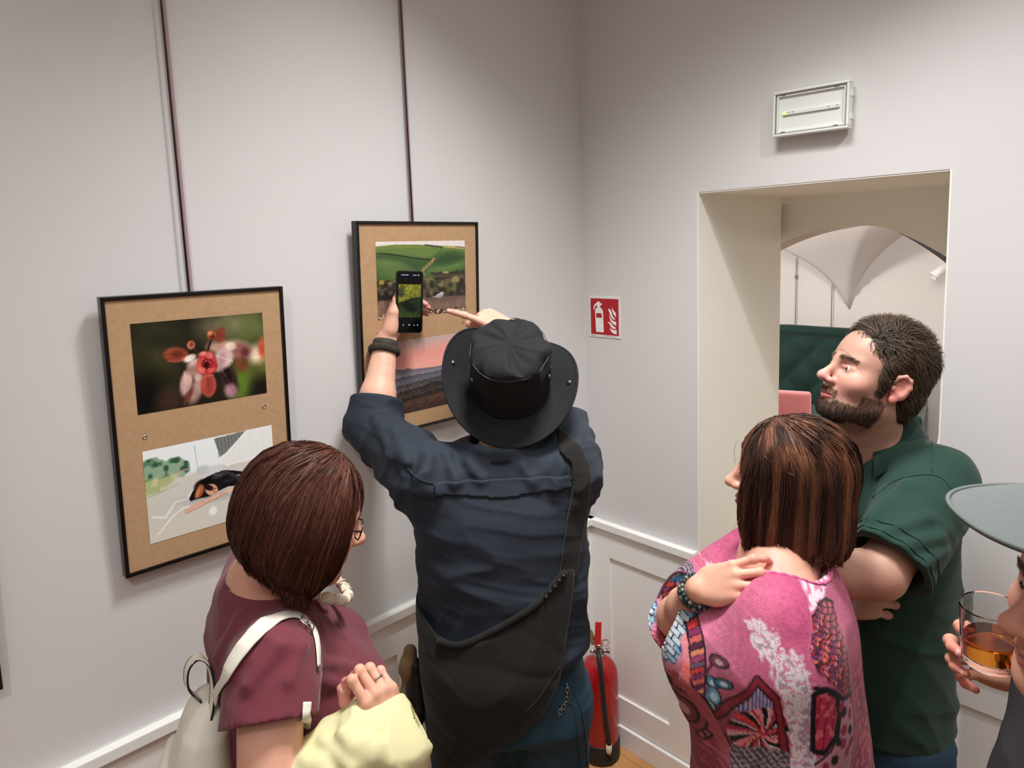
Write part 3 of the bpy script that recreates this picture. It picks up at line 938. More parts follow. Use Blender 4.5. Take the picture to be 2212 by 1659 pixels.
    for i, (x, lab) in enumerate([(-1.14, 'thin picture wire on the far wall, the left one'), (-.80, 'thin picture wire on the far wall, the right one')]):
        wv = empty('picture_wire', lab, 'wire', (x, 4.57, 1.0), 'picture wires of the vaulted room')
        MB().tube([(0, 0, -.0), (0, 0, .86)], .004, 6).build('wire', M['greyplastic'], wv)
        MB().lathe([(.008, -.02), (.012, 0), (.008, .02)], 10, Matrix.Translation((0, 0, .58))).build('clamp', M['greyplastic'], wv)


vault_furniture()

# ================================================================== smooth solid modelling for people and cloth
def unit(v):
    v = np.asarray(v, float)
    return v / (np.linalg.norm(v) + 1e-12)


def frame(fwd, up=(0, 0, 1)):
    """columns right, forward, up"""
    f = unit(fwd)
    u = np.asarray(up, float)
    u = unit(u - f * (f @ u))
    return np.stack([np.cross(f, u), f, u], 1)


def rotv(v, axis, a):
    v = np.asarray(v, float)
    k = unit(axis)
    return v * math.cos(a) + np.cross(k, v) * math.sin(a) + k * (k @ v) * (1 - math.cos(a))


class Solid:
    """a list of rounded shapes blended into one distance field"""
    def __init__(s):
        s.ops = []

    def copy(s):
        t = Solid()
        t.ops = list(s.ops)
        return t

    def cap(s, a, b, ra, rb=None, k=.02, neg=False):
        a, b = np.asarray(a, float), np.asarray(b, float)
        rb = ra if rb is None else rb
        ba = b - a
        L2 = ba @ ba + 1e-12
        def f(p):
            q = p - a
            t = np.clip(q @ ba / L2, 0, 1)
            q = q - t[:, None] * ba
            return np.sqrt(np.einsum('ij,ij->i', q, q)) - (ra + (rb - ra) * t)
        s.ops.append((f, (a + b) / 2, math.sqrt(L2) / 2 + max(ra, rb), k, neg))
        return s

    def chain(s, pts, rs, k=.02, neg=False):
        rs = rs if hasattr(rs, '__len__') else [rs] * len(pts)
        for i in range(len(pts) - 1): s.cap(pts[i], pts[i + 1], rs[i], rs[i + 1], k, neg)
        return s

    def ell(s, c, r, R=None, k=.02, neg=False):
        c, r = np.asarray(c, float), np.asarray(r, float)
        R = np.eye(3) if R is None else R
        def f(p):
            q = (p - c) @ R
            q = q / r
            k0 = np.sqrt(np.einsum('ij,ij->i', q, q)) + 1e-9
            q = q / r
            k1 = np.sqrt(np.einsum('ij,ij->i', q, q)) + 1e-9
            return k0 * (k0 - 1) / k1
        s.ops.append((f, c, float(r.max()), k, neg))
        return s

    def loft(s, o, R, secs, k=.02, neg=False, ex=2.3, rnd=.03):
        """upright body of oval sections (z, cx, cy, half width, half depth) along R's third axis"""
        S = np.array(secs, float)
        zz = np.linspace(S[0, 0], S[-1, 0], 120)
        T = [np.interp(zz, S[:, 0], S[:, j]) for j in range(1, 5)]
        w = np.hanning(17)
        w /= w.sum()
        T = [np.convolve(np.pad(t, 8, 'edge'), w, 'valid') for t in T]
        o = np.asarray(o, float)
        def f(p):
            q = (p - o) @ R
            z = np.clip(q[:, 2], S[0, 0], S[-1, 0])
            cx, cy, a, b = [np.interp(z, zz, t) for t in T]
            x, y = np.abs(q[:, 0] - cx), np.abs(q[:, 1] - cy)
            k0 = ((x / a) ** ex + (y / b) ** ex) ** (1 / ex) + 1e-9
            d = (k0 - 1) * np.minimum(a, b) * (.5 + .5 * np.minimum(np.sqrt(x * x + y * y) / (k0 * np.minimum(a, b) + 1e-9), 2.5) / 1.)
            e = np.abs(q[:, 2] - (S[0, 0] + S[-1, 0]) / 2) - (S[-1, 0] - S[0, 0]) / 2
            return np.minimum(np.maximum(d + rnd, e + rnd), 0) + np.sqrt(np.maximum(d + rnd, 0) ** 2 + np.maximum(e + rnd, 0) ** 2) - rnd
        zc = (S[0, 0] + S[-1, 0]) / 2
        s.ops.append((f, o + R[:, 2] * zc, (S[-1, 0] - S[0, 0]) / 2 + S[:, 3:].max() + np.abs(S[:, 1:3]).max(), k, neg))
        return s

    def fun(s, f, c=None, r=9., k=.0, neg=False, mode='union'):
        s.ops.append((f, np.zeros(3) if c is None else np.asarray(c, float), r, k, neg if mode == 'union' else mode))
        return s

    def cut(s, p0, n, k=.004):
        """remove everything on the side n points to"""
        p0, n = np.asarray(p0, float), unit(n)
        return s.fun(lambda p: (p - p0) @ n, None, 9., k, mode='inter')

    def disp(s, f):
        return s.fun(f, mode='add')

    def __call__(s, p, margin=9.):
        d = np.full(len(p), 1.)
        for f, c, r, k, neg in s.ops:
            if r < 5 and margin < 5:
                v = p - c
                m = np.nonzero(np.einsum('ij,ij->i', v, v) < (r + k + margin) ** 2)[0]
                if len(m) == 0: continue
                q, dd = p[m], d[m]
            elif neg == 'add':
                m = np.nonzero(np.abs(d) < .08)[0]
                if len(m) == 0: continue
                q, dd = p[m], d[m]
            else:
                m, q, dd = slice(None), p, d
            e = f(q)
            if neg == 'add':
                dd = dd + e
            elif neg == 'inter' or neg is True:
                if neg is True: e = -e
                dd = np.maximum(dd, e) + (np.maximum(k - np.abs(dd - e), 0) ** 2 / (4 * k) if k > 0 else 0)
            else:
                dd = np.minimum(dd, e) - (np.maximum(k - np.abs(dd - e), 0) ** 2 / (4 * k) if k > 0 else 0)
            d[m] = dd
        return d


def polygonize(F, lo, hi, h, c=4):
    lo, hi = np.asarray(lo, float), np.asarray(hi, float)
    nc = np.maximum(np.ceil((hi - lo) / (h * c)).astype(int), 1)
    H = h * c
    ax = [lo[i] + H * np.arange(nc[i] + 1) for i in range(3)]
    G = np.stack(np.meshgrid(*ax, indexing='ij'), -1).reshape(-1, 3)
    D = np.concatenate([F(G[i:i + 200000]) for i in range(0, len(G), 200000)]).reshape(nc + 1)
    act = np.zeros(nc, bool)
    cs = [D[i:nc[0] + i, j:nc[1] + j, k:nc[2] + k] for i in (0, 1) for j in (0, 1) for k in (0, 1)]
    act = np.min(np.abs(np.stack(cs)), 0) < H * 1.15
    n = nc * c + 1
    A = np.repeat(np.repeat(np.repeat(D[:-1, :-1, :-1], c, 0), c, 1), c, 2)
    A = np.pad(A, ((0, 1),) * 3, mode='edge').astype(np.float32)
    m = np.zeros(n, bool)
    up = np.repeat(np.repeat(np.repeat(act, c, 0), c, 1), c, 2)
    for i in (0, 1):
        for j in (0, 1):
            for k in (0, 1):
                m[i:n[0] - 1 + i, j:n[1] - 1 + j, k:n[2] - 1 + k] |= up
    idx = np.argwhere(m)
    P = lo + idx * h
    vals = np.concatenate([F(P[i:i + 400000], H * 1.5) for i in range(0, len(P), 400000)]) if len(P) else np.zeros(0)
    A[m] = vals
    A[0], A[-1], A[:, 0], A[:, -1], A[:, :, 0], A[:, :, -1] = [np.maximum(q, 1e-4) for q in (A[0], A[-1], A[:, 0], A[:, -1], A[:, :, 0], A[:, :, -1])]
    neg = A < 0
    cnt = sum(neg[i:n[0] - 1 + i, j:n[1] - 1 + j, k:n[2] - 1 + k].astype(np.int8) for i in (0, 1) for j in (0, 1) for k in (0, 1))
    cell = (cnt > 0) & (cnt < 8)
    ci = np.argwhere(cell)
    num = np.full(cell.shape, -1, np.int64)
    num[cell] = np.arange(len(ci))
    acc = np.zeros((len(ci), 3))
    w = np.zeros(len(ci))
    cor = [np.array(q) for q in ((0, 0, 0), (1, 0, 0), (0, 1, 0), (1, 1, 0), (0, 0, 1), (1, 0, 1), (0, 1, 1), (1, 1, 1))]
    val = [A[tuple((ci + q).T)] for q in cor]
    for a, b in ((0, 1), (2, 3), (4, 5), (6, 7), (0, 2), (1, 3), (4, 6), (5, 7), (0, 4), (1, 5), (2, 6), (3, 7)):
        x = (val[a] < 0) != (val[b] < 0)
        t = np.where(x, val[a] / np.where(x, val[a] - val[b], 1), 0)
        acc += x[:, None] * (cor[a] + t[:, None] * (cor[b] - cor[a]))
        w += x
    V = lo + h * (ci + acc / w[:, None])
    Fs = []
    for d in range(3):
        e = np.eye(3, dtype=int)
        o1, o2 = e[(d + 1) % 3], e[(d + 2) % 3]
        sl0 = [slice(1, n[i] - 1) for i in range(3)]
        sl0[d] = slice(0, n[d] - 1)
        sl1 = list(sl0)
        sl1[d] = slice(1, n[d])
        a, b = neg[tuple(sl0)], neg[tuple(sl1)]
        ed = np.argwhere(a != b) + np.array([sl0[i].start for i in range(3)])
        if not len(ed): continue
        ins = neg[tuple(ed.T)]
        q = [num[tuple((ed - x).T)] for x in (0 * o1, o1, o1 + o2, o2)]
        Q = np.stack(q, 1)
        Q = Q[(Q >= 0).all(1)] if (Q < 0).any() else Q
        ins = ins[:len(Q)] if len(ins) != len(Q) else ins
        Q[~ins] = Q[~ins][:, ::-1]
        Fs.append(Q)
    Q = np.concatenate(Fs)
    # settle the vertices on the surface
    g, d0 = grad(F, V, h * .35, H)
    V = V - np.clip(d0, -h * .6, h * .6)[:, None] * g
    return V, Q


def grad(F, V, e, margin=.1):
    T = np.array([(1, 1, 1), (1, -1, -1), (-1, 1, -1), (-1, -1, 1)], float)
    g = np.zeros_like(V)
    s = 0
    for t in T:
        d = F(V + e * t, margin)
        g += d[:, None] * t
        s = s + d
    return g / (np.linalg.norm(g, axis=1, keepdims=True) + 1e-9), F(V, margin)


def bounds(F, pad=.02):
    lo, hi = np.full(3, 9.), np.full(3, -9.)
    for f, c, r, k, neg in F.ops:
        if r < 5 and neg is False:
            lo, hi = np.minimum(lo, c - r - pad), np.maximum(hi, c + r + pad)
    return lo, hi


def solid_mesh(name, F, h, m, parent=None, col=None, lo=None, hi=None, fine=()):
    """mesh of a Solid; boxes in fine = (centre, radius, spacing) are meshed closer and joined in"""
    b0, b1 = bounds(F)
    lo = b0 if lo is None else np.maximum(b0, lo)
    hi = b1 if hi is None else np.minimum(b1, hi)
    V, Q = polygonize(F, lo, hi, h)
    Vs, Qs = [], []
    keep = np.ones(len(Q), bool)
    cen = V[Q].mean(1)
    for c, r, hh in fine:
        keep &= ~((np.abs(cen - c) < np.asarray(r) - h * .8).all(1))
    Vs.append(V)
    Qs.append(Q[keep])
    off = len(V)
    for i, (c, r, hh) in enumerate(fine):
        c, r = np.asarray(c, float), np.asarray(r, float) * np.ones(3)
        V2, Q2 = polygonize(F, np.maximum(c - r - hh * 3, b0 - .01), np.minimum(c + r + hh * 3, b1 + .01), hh)
        cen = V2[Q2].mean(1)
        ok = (np.abs(cen - c) < r).all(1)
        for c1, r1, h1 in fine[:i]:
            ok &= ~((np.abs(cen - c1) < np.asarray(r1) - hh).all(1))
        Vs.append(V2)
        Qs.append(Q2[ok] + off)
        off += len(V2)
    V, Q = np.concatenate(Vs), np.concatenate(Qs)
    used = np.unique(Q)
    mp = np.full(len(V), -1)
    mp[used] = np.arange(len(used))
    V, Q = V[used], mp[Q]
    cc = None
    if col is not None: cc = col(V) if callable(col) else np.tile(np.asarray(col, float)[:3], (len(V), 1))
    return grid_mesh(name, V, Q, m, parent, cc)


def fbm(P, f, seed=0, oct=3):
    o, a, t = 0, 1., 0
    for i in range(oct):
        o = o + a * (vnoise(P * f, seed + i) - .5)
        t += a
        f *= 2.03
        a *= .5
    return o / t


def wrinkles(dirv, f, amp, seed=0, stretch=5., mask=None):
    """cloth creases that run across dirv"""
    R = frame(dirv, (0, 0, 1) if abs(unit(dirv)[2]) < .9 else (1, 0, 0))
    def g(p):
        q = p @ R
        q = q * np.array([1 / stretch, 1., 1 / stretch])
        q = q + .02 * (vnoise(p * 9, seed + 7)[:, None] - .5)
        n = vnoise(q * f, seed)
        r = 1 - np.abs(2 * n - 1)
        out = amp * (r * r - .35)
        return -out if mask is None else -out * mask(p)
    return g


# ------------------------------------------------------------------ head, hand
SKIN = lin((226, 178, 156))
def head_solid(S, c, R, s=1., male=True, neck_to=None, nose=1., jaw=1., ear=True, mouth_open=0.):
    """head about .23 high; c centre between the ears, R columns right, forward, up"""
    c = np.asarray(c, float)
    def P(x, y, z): return c + R @ (np.array([x, y, z]) * s)
    def ell(p, r, k=.02, neg=False, rot=None): S.ell(P(*p), np.array(r) * s, R if rot is None else R @ rot, k * s, neg)
    def cap(a, b, ra, rb=None, k=.015, neg=False): S.cap(P(*a), P(*b), ra * s, None if rb is None else rb * s, k * s, neg)
    ell((0, -.012, .046), (.077, .098, .082), .0)
    ell((0, .030, .02), (.066, .064, .085), .03)
    ell((0, .036, -.035), (.058 * jaw, .058, .066), .03)
    ell((0, .044, -.078), (.046 * jaw, .044, .032), .03)
    cap((-.050 * jaw, .002, -.058), (-.022, .070, -.092), .017, .016, .025)
    cap((.050 * jaw, .002, -.058), (.022, .070, -.092), .017, .016, .025)
    ell((0, .084, -.094), (.020 * jaw, .014, .015), .018)
    for x in (-1, 1):
        cap((.012 * x, .090, .024), (.046 * x, .070, .026), .010 if male else .007, .008, .016)
        ell((.043 * x, .062, -.02), (.026, .024, .024), .024)
        ell((.032 * x, .098, .006), (.019, .017, .0125), .012, True)
        ell((.0315 * x, .0765, .006), (.0125, .0125, .0125), .003)
        cap((.019 * x, .0868, .0095), (.045 * x, .079, .0088), .0052, .0044, .004)
        cap((.021 * x, .0855, -.002), (.043 * x, .079, -.0015), .003, .003, .005)
        ell((.0115 * x * nose, .103, -.030), (.0075, .0105, .0075), .008)
        ell((.007 * x, .110, -.0365), (.0036, .0042, .003), .003, True)
    cap((0, .088, .02), (0, .113 + .004 * nose, -.020), .0075, .0085, .014)
    ell((0, .114 + .004 * nose, -.0255), (.0105, .0105, .0095), .01)
    # mouth
    ell((0, .088, -.055), (.024, .012, .014), .012)
    cap((-.02, .0925, -.0585), (0, .0995, -.055), .0036, .0048, .005)
    cap((.02, .0925, -.0585), (0, .0995, -.055), .0036, .0048, .005)
    cap((-.017, .092, -.0645), (0, .098, -.0668), .0040, .0056, .005)
    cap((.017, .092, -.0645), (0, .098, -.0668), .0040, .0056, .005)
    cap((-.024, .0935, -.0606), (.024, .0935, -.0606), .0018 + mouth_open, None, .003, True) if False else None
    for x in (-1, 1):
        cap((0, .1025, -.0608), (.022 * x, .0945, -.0612), .0016, .0012, .003, True)
    cap((0, .1, -.042), (0, .1005, -.051), .002, .002, .006, True)
    if ear:
        for x in (-1, 1):
            a = np.array([[math.cos(.4 * x), -math.sin(.4 * x), 0], [math.sin(.4 * x), math.cos(.4 * x), 0], [0, 0, 1]])
            b = np.array([[1, 0, 0], [0, math.cos(.2), math.sin(.2)], [0, -math.sin(.2), math.cos(.2)]])
            ell((.079 * x, -.012, -.001), (.010, .020, .027), .006, False, a @ b)
            ell((.089 * x, -.008, .004), (.008, .011, .018), .006, True, a @ b)
            pts = [(.081 * x, .004, .012), (.085 * x, .001, .022), (.088 * x, -.011, .0275), (.090 * x, -.023, .0215), (.089 * x, -.028, .006), (.083 * x, -.020, -.015), (.080 * x, -.008, -.028)]
            for i in range(6): cap(pts[i], pts[i + 1], .0042, .0042, .004)
            ell((.080 * x, -.004, -.028), (.006, .008, .009), .006)
            ell((.082 * x, .004, -.004), (.004, .005, .006), .004)
    if neck_to is not None:
        nr = (.060 if male else .050) * s
        S.cap(P(0, -.022, -.06), neck_to, nr, nr * 1.08, .035)
        S.cap(P(0, .012, -.075), np.asarray(neck_to) + R[:, 1] * .03, nr * .72, nr * .8, .03)
    return P


def hand_solid(S, wrist, d, dors, side, curls, s=1., spread=(.10, .02, -.06, -.14), thumb=None, arm_r=.026):
    """hand from the wrist along d; dors points out of its back; side points to the thumb.  curls: three bends for each of four fingers.
    thumb: (swing out, swing towards the palm, bend).  Returns the finger tips."""
    d = unit(d)
    dors = unit(np.asarray(dors) - d * (d @ np.asarray(dors)))
    sd = unit(np.asarray(side) - d * (d @ np.asarray(side)) - dors * (dors @ np.asarray(side)))
    w = np.asarray(wrist, float)
    Q = lambda a, b, c: w + s * (a * d + b * sd + c * dors)
    k = .012 * s
    bases = [(.092, .030, .001), (.096, .009, .003), (.090, -.012, .001), (.080, -.031, -.003)]
    for i, b in enumerate(bases):
        S.cap(Q(.012, b[1] * .55, .0), Q(b[0] - .004, b[1], b[2]), .0145 * s, .0115 * s, k)
    S.ell(Q(.045, 0, -.004), np.array([.040, .048, .0125]) * s, np.stack([sd, d, dors], 1), .015 * s)
    S.ell(Q(.040, .026, -.012), np.array([.017, .032, .014]) * s, np.stack([sd, d, dors], 1), .015 * s)
    S.ell(Q(.045, -.028, -.010), np.array([.013, .032, .012]) * s, np.stack([sd, d, dors], 1), .015 * s)
    lens = [(.044, .026, .020), (.048, .030, .021), (.045, .028, .021), (.036, .021, .019)]
    rad = [(.0098, .0088, .0080, .0068), (.0100, .0090, .0082, .0070), (.0095, .0086, .0078, .0066), (.0086, .0076, .0070, .0060)]
    tips = []
    nails = []
    S.fing = []
    for i in range(4):
        p = Q(*bases[i])
        v = unit(d + spread[i] * sd)
        ax = unit(np.cross(v, dors))
        nd = dors
        pts = [p]
        for j in range(3):
            v = rotv(v, ax, -curls[i][j])
            nd = rotv(nd, ax, -curls[i][j])
            p = p + v * lens[i][j] * s
            pts.append(p)
        # ax sign: bend towards the palm
        for j in range(3):
            S.cap(pts[j], pts[j + 1], rad[i][j] * s, rad[i][j + 1] * s, .005 * s)
        S.ell(pts[1], np.array([1.06, 1.06, 1.06]) * rad[i][1] * s, None, .006 * s)
        tips.append(pts[3])
        S.fing.append(pts)
        nails.append((pts[3] + nd * rad[i][3] * s * .72 - v * .003 * s, v, nd, rad[i][3] * s))
    to, tp, tb = thumb if thumb is not None else (.7, .5, .3)
    p0 = Q(.022, .026, -.008)
    v = unit(d * math.cos(to) + sd * math.sin(to))
    v = unit(v * math.cos(tp) - dors * math.sin(tp))
    p1 = p0 + v * .042 * s
    ax = unit(np.cross(v, d)) if np.linalg.norm(np.cross(v, d)) > .05 else dors
    v2 = rotv(v, ax, tb)
    p2 = p1 + v2 * .034 * s
    v3 = rotv(v2, ax, tb * .6)
    p3 = p2 + v3 * .026 * s
    S.cap(p0, p1, .0165 * s, .0125 * s, .012 * s)
    S.cap(p1, p2, .0120 * s, .0105 * s, .006 * s)
    S.cap(p2, p3, .0108 * s, .0085 * s, .005 * s)
    tips.append(p3)
    nn = unit(np.cross(v3, unit(np.cross(dors, v3)))) if True else dors
    tn = unit(dors - v3 * (dors @ v3))
    nails.append((p3 + tn * .0062 * s - v3 * .003 * s, v3, tn, .0088 * s))
    return tips, nails


def add_nails(nails, parent, m):
    for p, v, nd, r in nails:
        mb = MB()
        sd = np.cross(v, nd)
        n = 9
        vs, fs = [], []
        for a in range(5):
            for b in range(5):
                x, y = (a / 4 - .5) * 2, (b / 4 - .5) * 2
                vs.append(p + v * y * r * .85 + sd * x * r * .72 * (1 - .12 * max(y, 0) ** 2) + nd * (r * .34 * (1 - .75 * x * x) - r * .16 * y * y))
        for a in range(4):
            for b in range(4):
                fs.append((a * 5 + b, a * 5 + b + 1, a * 5 + b + 6, a * 5 + b + 5))
        mb.add(vs, fs, True).build('fingernail', m, parent)


def eyes(P, R, parent, s=1., iris=(70, 80, 70)):
    """eyeballs with iris, set in the sockets"""
    for x in (-1, 1):
        V, F = [], []
        n, m_ = 20, 12
        cols = []
        cen = P(.0315 * x, .0775, .006)
        for j in range(m_ + 1):
            th = math.pi * j / m_ * .62
            for i in range(n):
                q = 2 * math.pi * i / n
                v = np.array([math.sin(th) * math.cos(q), math.cos(th), math.sin(th) * math.sin(q)])
                V.append(cen + R @ (v * .0124 * s))
                cols.append((12, 10, 10) if th < .17 else (iris if th < .42 else (196, 186, 178)))
        for j in range(m_):
            for i in range(n): F.append((j * n + i, j * n + (i + 1) % n, (j + 1) * n + (i + 1) % n, (j + 1) * n + i))
        grid_mesh('eye', V, F, M['eye'], parent, lin(np.array(cols, float)))


M['skin'] = mat('skin', (1, 1, 1, 1), .48, spec=.4, attr='Col', noise=.07, nscale=60, bump=.12, bscale=700, bdist=.0006, sss=.12)
M['nail'] = mat('fingernail', srgb(232, 190, 176), .22, spec=.5, noise=.03, nscale=90)
M['eye'] = mat('eye', (1, 1, 1, 1), .12, attr='Col', noise=.02, nscale=300)


def skin_col(tint=(1, 1, 1), marks=(), seed=0):
    """skin colour with soft blotches; marks: (centre, radius, colour, softness)"""
    def f(V):
        c = np.tile(SKIN * np.array(tint), (len(V), 1))
        n = fbm(V, 22, seed, 3)[:, None]
        c = c * (1 + n * np.array([.10, .26, .26]))
        for ce, ra, co, so in marks:
            d = np.sqrt((((V - np.asarray(ce)) / np.asarray(ra)) ** 2).sum(1)) if np.ndim(ra) else np.linalg.norm(V - np.asarray(ce), axis=1) / ra
            m = np.clip((1 + so / 2 - d) / so, 0, 1)[:, None]
            c = c * (1 - m) + lin(co) * m
        return np.clip(c, 0, 1)
    return f


def head_marks(P, lips=(178, 92, 88), brow=(70, 48, 36), R=None, browamt=True):
    out = []
    for x in (-1, 1):
        for t in np.linspace(0, 1, 5):
            out.append((P(x * (.006 + .012 * t), .099 - .003 * t, -.0575), .006, lips, 1.2))
            out.append((P(x * (.003 + .012 * t), .098 - .003 * t, -.066), .0065, lips, 1.2))
        if browamt:
            for t in np.linspace(0, 1, 7):
                out.append((P(x * (.014 + .034 * t), .098 - .018 * t * t, .0285 + .006 * t - .009 * t * t), .0062 - .002 * t, brow, .9))
        out.append((P(x * .046, .078, -.02), .03, (222, 160, 142), 1.6))
    return out


# ------------------------------------------------------------------ hair
def strands(name, roots, flow, F, m, parent, n_seg=10, r0=.0011, lift=(.002, .008), seed=0, col=None, liftf=None):
    """thin flat locks; roots on the hair body, each step follows flow(p, t, i) and stays on the surface F plus a lift"""
    g = np.random.default_rng(seed)
    P = np.asarray(roots, float).copy()
    n = len(P)
    L = g.uniform(lift[0], lift[1], n)
    if liftf is not None: L = L * liftf(P)
    path = [P.copy()]
    ids = np.arange(n)
    for t in range(n_seg):
        st = flow(P, t / n_seg, ids)
        P = P + st
        gr, d = grad(F, P, .002, .2)
        lf = L * (0.25 + .75 * (t + 1) / n_seg)
        corr = lf - d
        P = P + gr * np.clip(corr, -.02, .02)[:, None]
        path.append(P.copy())
    path = np.stack(path, 1)
    m_ = n_seg + 1
    T = np.gradient(path, axis=1)
    T /= np.linalg.norm(T, axis=2, keepdims=True) + 1e-9
    cen = path.mean((0, 1))
    N = path - cen
    N = N - T * (N * T).sum(2, keepdims=True)
    N /= np.linalg.norm(N, axis=2, keepdims=True) + 1e-9
    B = np.cross(T, N)
    rad = r0 * g.uniform(.6, 1.3, (n, 1)) * (1 - .8 * np.linspace(0, 1, m_) ** 2.5)[None]
    tl = g.normal(0, .55, (n, 1, 1))                       # each lock lies at its own angle
    Wd = B * np.cos(tl) + N * np.sin(tl)
    V = np.stack([path - rad[..., None] * Wd, path + rad[..., None] * Wd], 2).reshape(-1, 3)
    base = (np.arange(n) * m_ * 2)[:, None] + (np.arange(n_seg) * 2)[None, :]
    Fc = np.stack([base, base + 1, base + 3, base + 2], -1).reshape(-1, 4)
    cc = None
    if col is not None:
        u = g.uniform(0, 1, n)
        cc = np.repeat(col(path.reshape(-1, 3), np.tile(np.linspace(0, 1, m_), n), np.repeat(u, m_)), 2, 0)
    return grid_mesh(name, V, Fc, m, parent, cc)


M['hair'] = mat('hair', (1, 1, 1, 1), .50, spec=.28, attr='Col', noise=.12, nscale=160)
M['hairbase'] = mat('hair_base', (1, 1, 1, 1), .5, spec=.3, attr='Col', noise=.25, nscale=220)


def sample_surface(o, n, mask=None, seed=0):
    """random points on a mesh object (vertex based, jittered)"""
    me = o.data
    V = np.empty(len(me.vertices) * 3, np.float32)
    me.vertices.foreach_get('co', V)
    V = V.reshape(-1, 3).astype(float)
    if mask is not None: V = V[mask(V)]
    g = np.random.default_rng(seed)
    i = g.integers(0, len(V), n)
    return V[i] + g.normal(0, .0012, (n, 3))


def region(poly, o, R, rnd=.004):
    """signed distance to a polygon drawn in the plane of R's first and third axis through o, used as an endless prism"""
    pl = np.array(poly, float)
    def f(p):
        q = (p - o) @ R
        x, y = q[:, 0], q[:, 2]
        d = np.full(len(p), 9.)
        ins = np.zeros(len(p), bool)
        n = len(pl)
        for i in range(n):
            a, b = pl[i], pl[(i + 1) % n]
            e = b - a
            wx, wy = x - a[0], y - a[1]
            t = np.clip((wx * e[0] + wy * e[1]) / (e @ e + 1e-12), 0, 1)
            d = np.minimum(d, (wx - t * e[0]) ** 2 + (wy - t * e[1]) ** 2)
            c = ((a[1] > y) != (b[1] > y)) & (x < e[0] * (y - a[1]) / (e[1] + 1e-12) + a[0])
            ins ^= c
        d = np.sqrt(d)
        return np.where(ins, -d, d) - rnd
    return f


def legs(S, hip, R, hw, knee_z=.5, r=(.085, .058, .043), spread=.02, foot=.25, k=.04):
    """two standing legs down to the floor"""
    for x in (-1, 1):
        a = np.asarray(hip) + R[:, 0] * x * hw
        b = np.array([*(a + R[:, 0] * x * spread)[:2], knee_z]) + R[:, 1] * .01
        c = np.array([*(b + R[:, 0] * x * .01)[:2], .075]) - R[:, 1] * .02
        S.cap(a, b, r[0], r[1], k).cap(b, c, r[1], r[2], k * .6)
    return S


def shoes(parent, hip, R, hw, m, spread=.03, L=.27):
    for x in (-1, 1):
        c = np.array([*(np.asarray(hip) + R[:, 0] * x * (hw + spread))[:2], 0.])
        S = Solid()
        S.cap(c - R[:, 1] * .07 + (0, 0, .042), c + R[:, 1] * (L - .13) + (0, 0, .036), .042, .040, .02)
        S.cap(c - R[:, 1] * .05 + (0, 0, .05), c - R[:, 1] * .03 + (0, 0, .11), .045, .046, .03)
        S.cut(c + (0, 0, .002), (0, 0, -1), .004)
        solid_mesh('shoe', S, .007, m, parent)


def trousers(name, hip, R, hw, hd, m, parent, top, leg_hw, r=(.098, .072, .066), spread=.02, col=None, h=.008, seed=1):
    S = Solid()
    hip = np.asarray(hip, float)
    S.loft(np.array([hip[0], hip[1], 0]), R, [(hip[2] - .10, 0, 0, hw, hd), (hip[2], 0, 0, hw, hd), (top, 0, .0, hw * .94, hd * .94)], .0)
    legs(S, hip - (0, 0, .06), R, leg_hw, r=r, spread=spread, k=.05)
    S.disp(wrinkles((0, 0, 1), 26, .004, seed, 3.5))
    S.cut((0, 0, .035), (0, 0, -1), .004)
    return solid_mesh(name, S, h, m, parent, col), S


M['denim'] = mat('blue_denim', srgb(50, 74, 96), .8, spec=.2, noise=.35, nscale=30, bump=.3, bscale=900, bdist=.0008)
M['shoe'] = mat('dark_shoe', srgb(38, 34, 32), .5, noise=.1, nscale=40)


def surf_ridge(a, b, r, F, d0):
    """rounded fold between two pixels, laid on the solid F as it is now"""
    G = F.copy()
    P = []
    P = march(G, [a, ((a[0] + b[0]) / 2, (a[1] + b[1]) / 2), b], d0, 0., 0, 40, .7)
    def f(p):
        d = np.full(len(p), 9.)
        for i in range(2):
            q, ba = p - P[i], P[i + 1] - P[i]
            t = np.clip(q @ ba / (ba @ ba + 1e-12), 0, 1)
            d = np.minimum(d, np.sqrt(((q - t[:, None] * ba) ** 2).sum(1)))
        return d - r
    return f


def on_jeans(F, pl, d0, off=.001, step=20):
    return march(F, pl, d0, off, step)


def march(F, pl, d0, off=.001, step=24, n=50, w=.6):
    """points on the solid F under the pixels of the curve pl"""
    pts = smooth_curve(pl, step) if step else pl
    P = np.array([at(px, py, d0) for px, py in pts])
    r = np.array([unit(at(px, py, 1.) - CAM_POS) for px, py in pts])
    for _ in range(n): P = P + r * np.clip(F(P)[:, None] - off, -.1, .1) * w
    return list(P)


def settle(F, P, off=0., along=None, plane=None, n=24):
    """move points onto the solid F: down along a direction, or by the gradient (kept in a plane when its normal is given)"""
    P = np.array(P, float)
    for _ in range(n):
        if along is not None:
            P = P + np.asarray(along) * (F(P)[:, None] - off) * .6
        else:
            g, d = grad(F, P, .004, .3)
            if plane is not None: g = g - np.outer(g @ plane, plane)
            P = P - g * (d - off)[:, None] * .8
    return list(P)


def ribbon(name, pts, ups, w, t, m, parent, taper=None):
    mb = MB()
    mb.tube(pts, [w] * len(pts) if taper is None else taper, 12, flat=(t / w, 1.), up=ups)
    return mb.build(name, m, parent)


def normals(F, pts):
    g, d = grad(F, np.array(pts), .004, .3)
    return [tuple(v) for v in g]


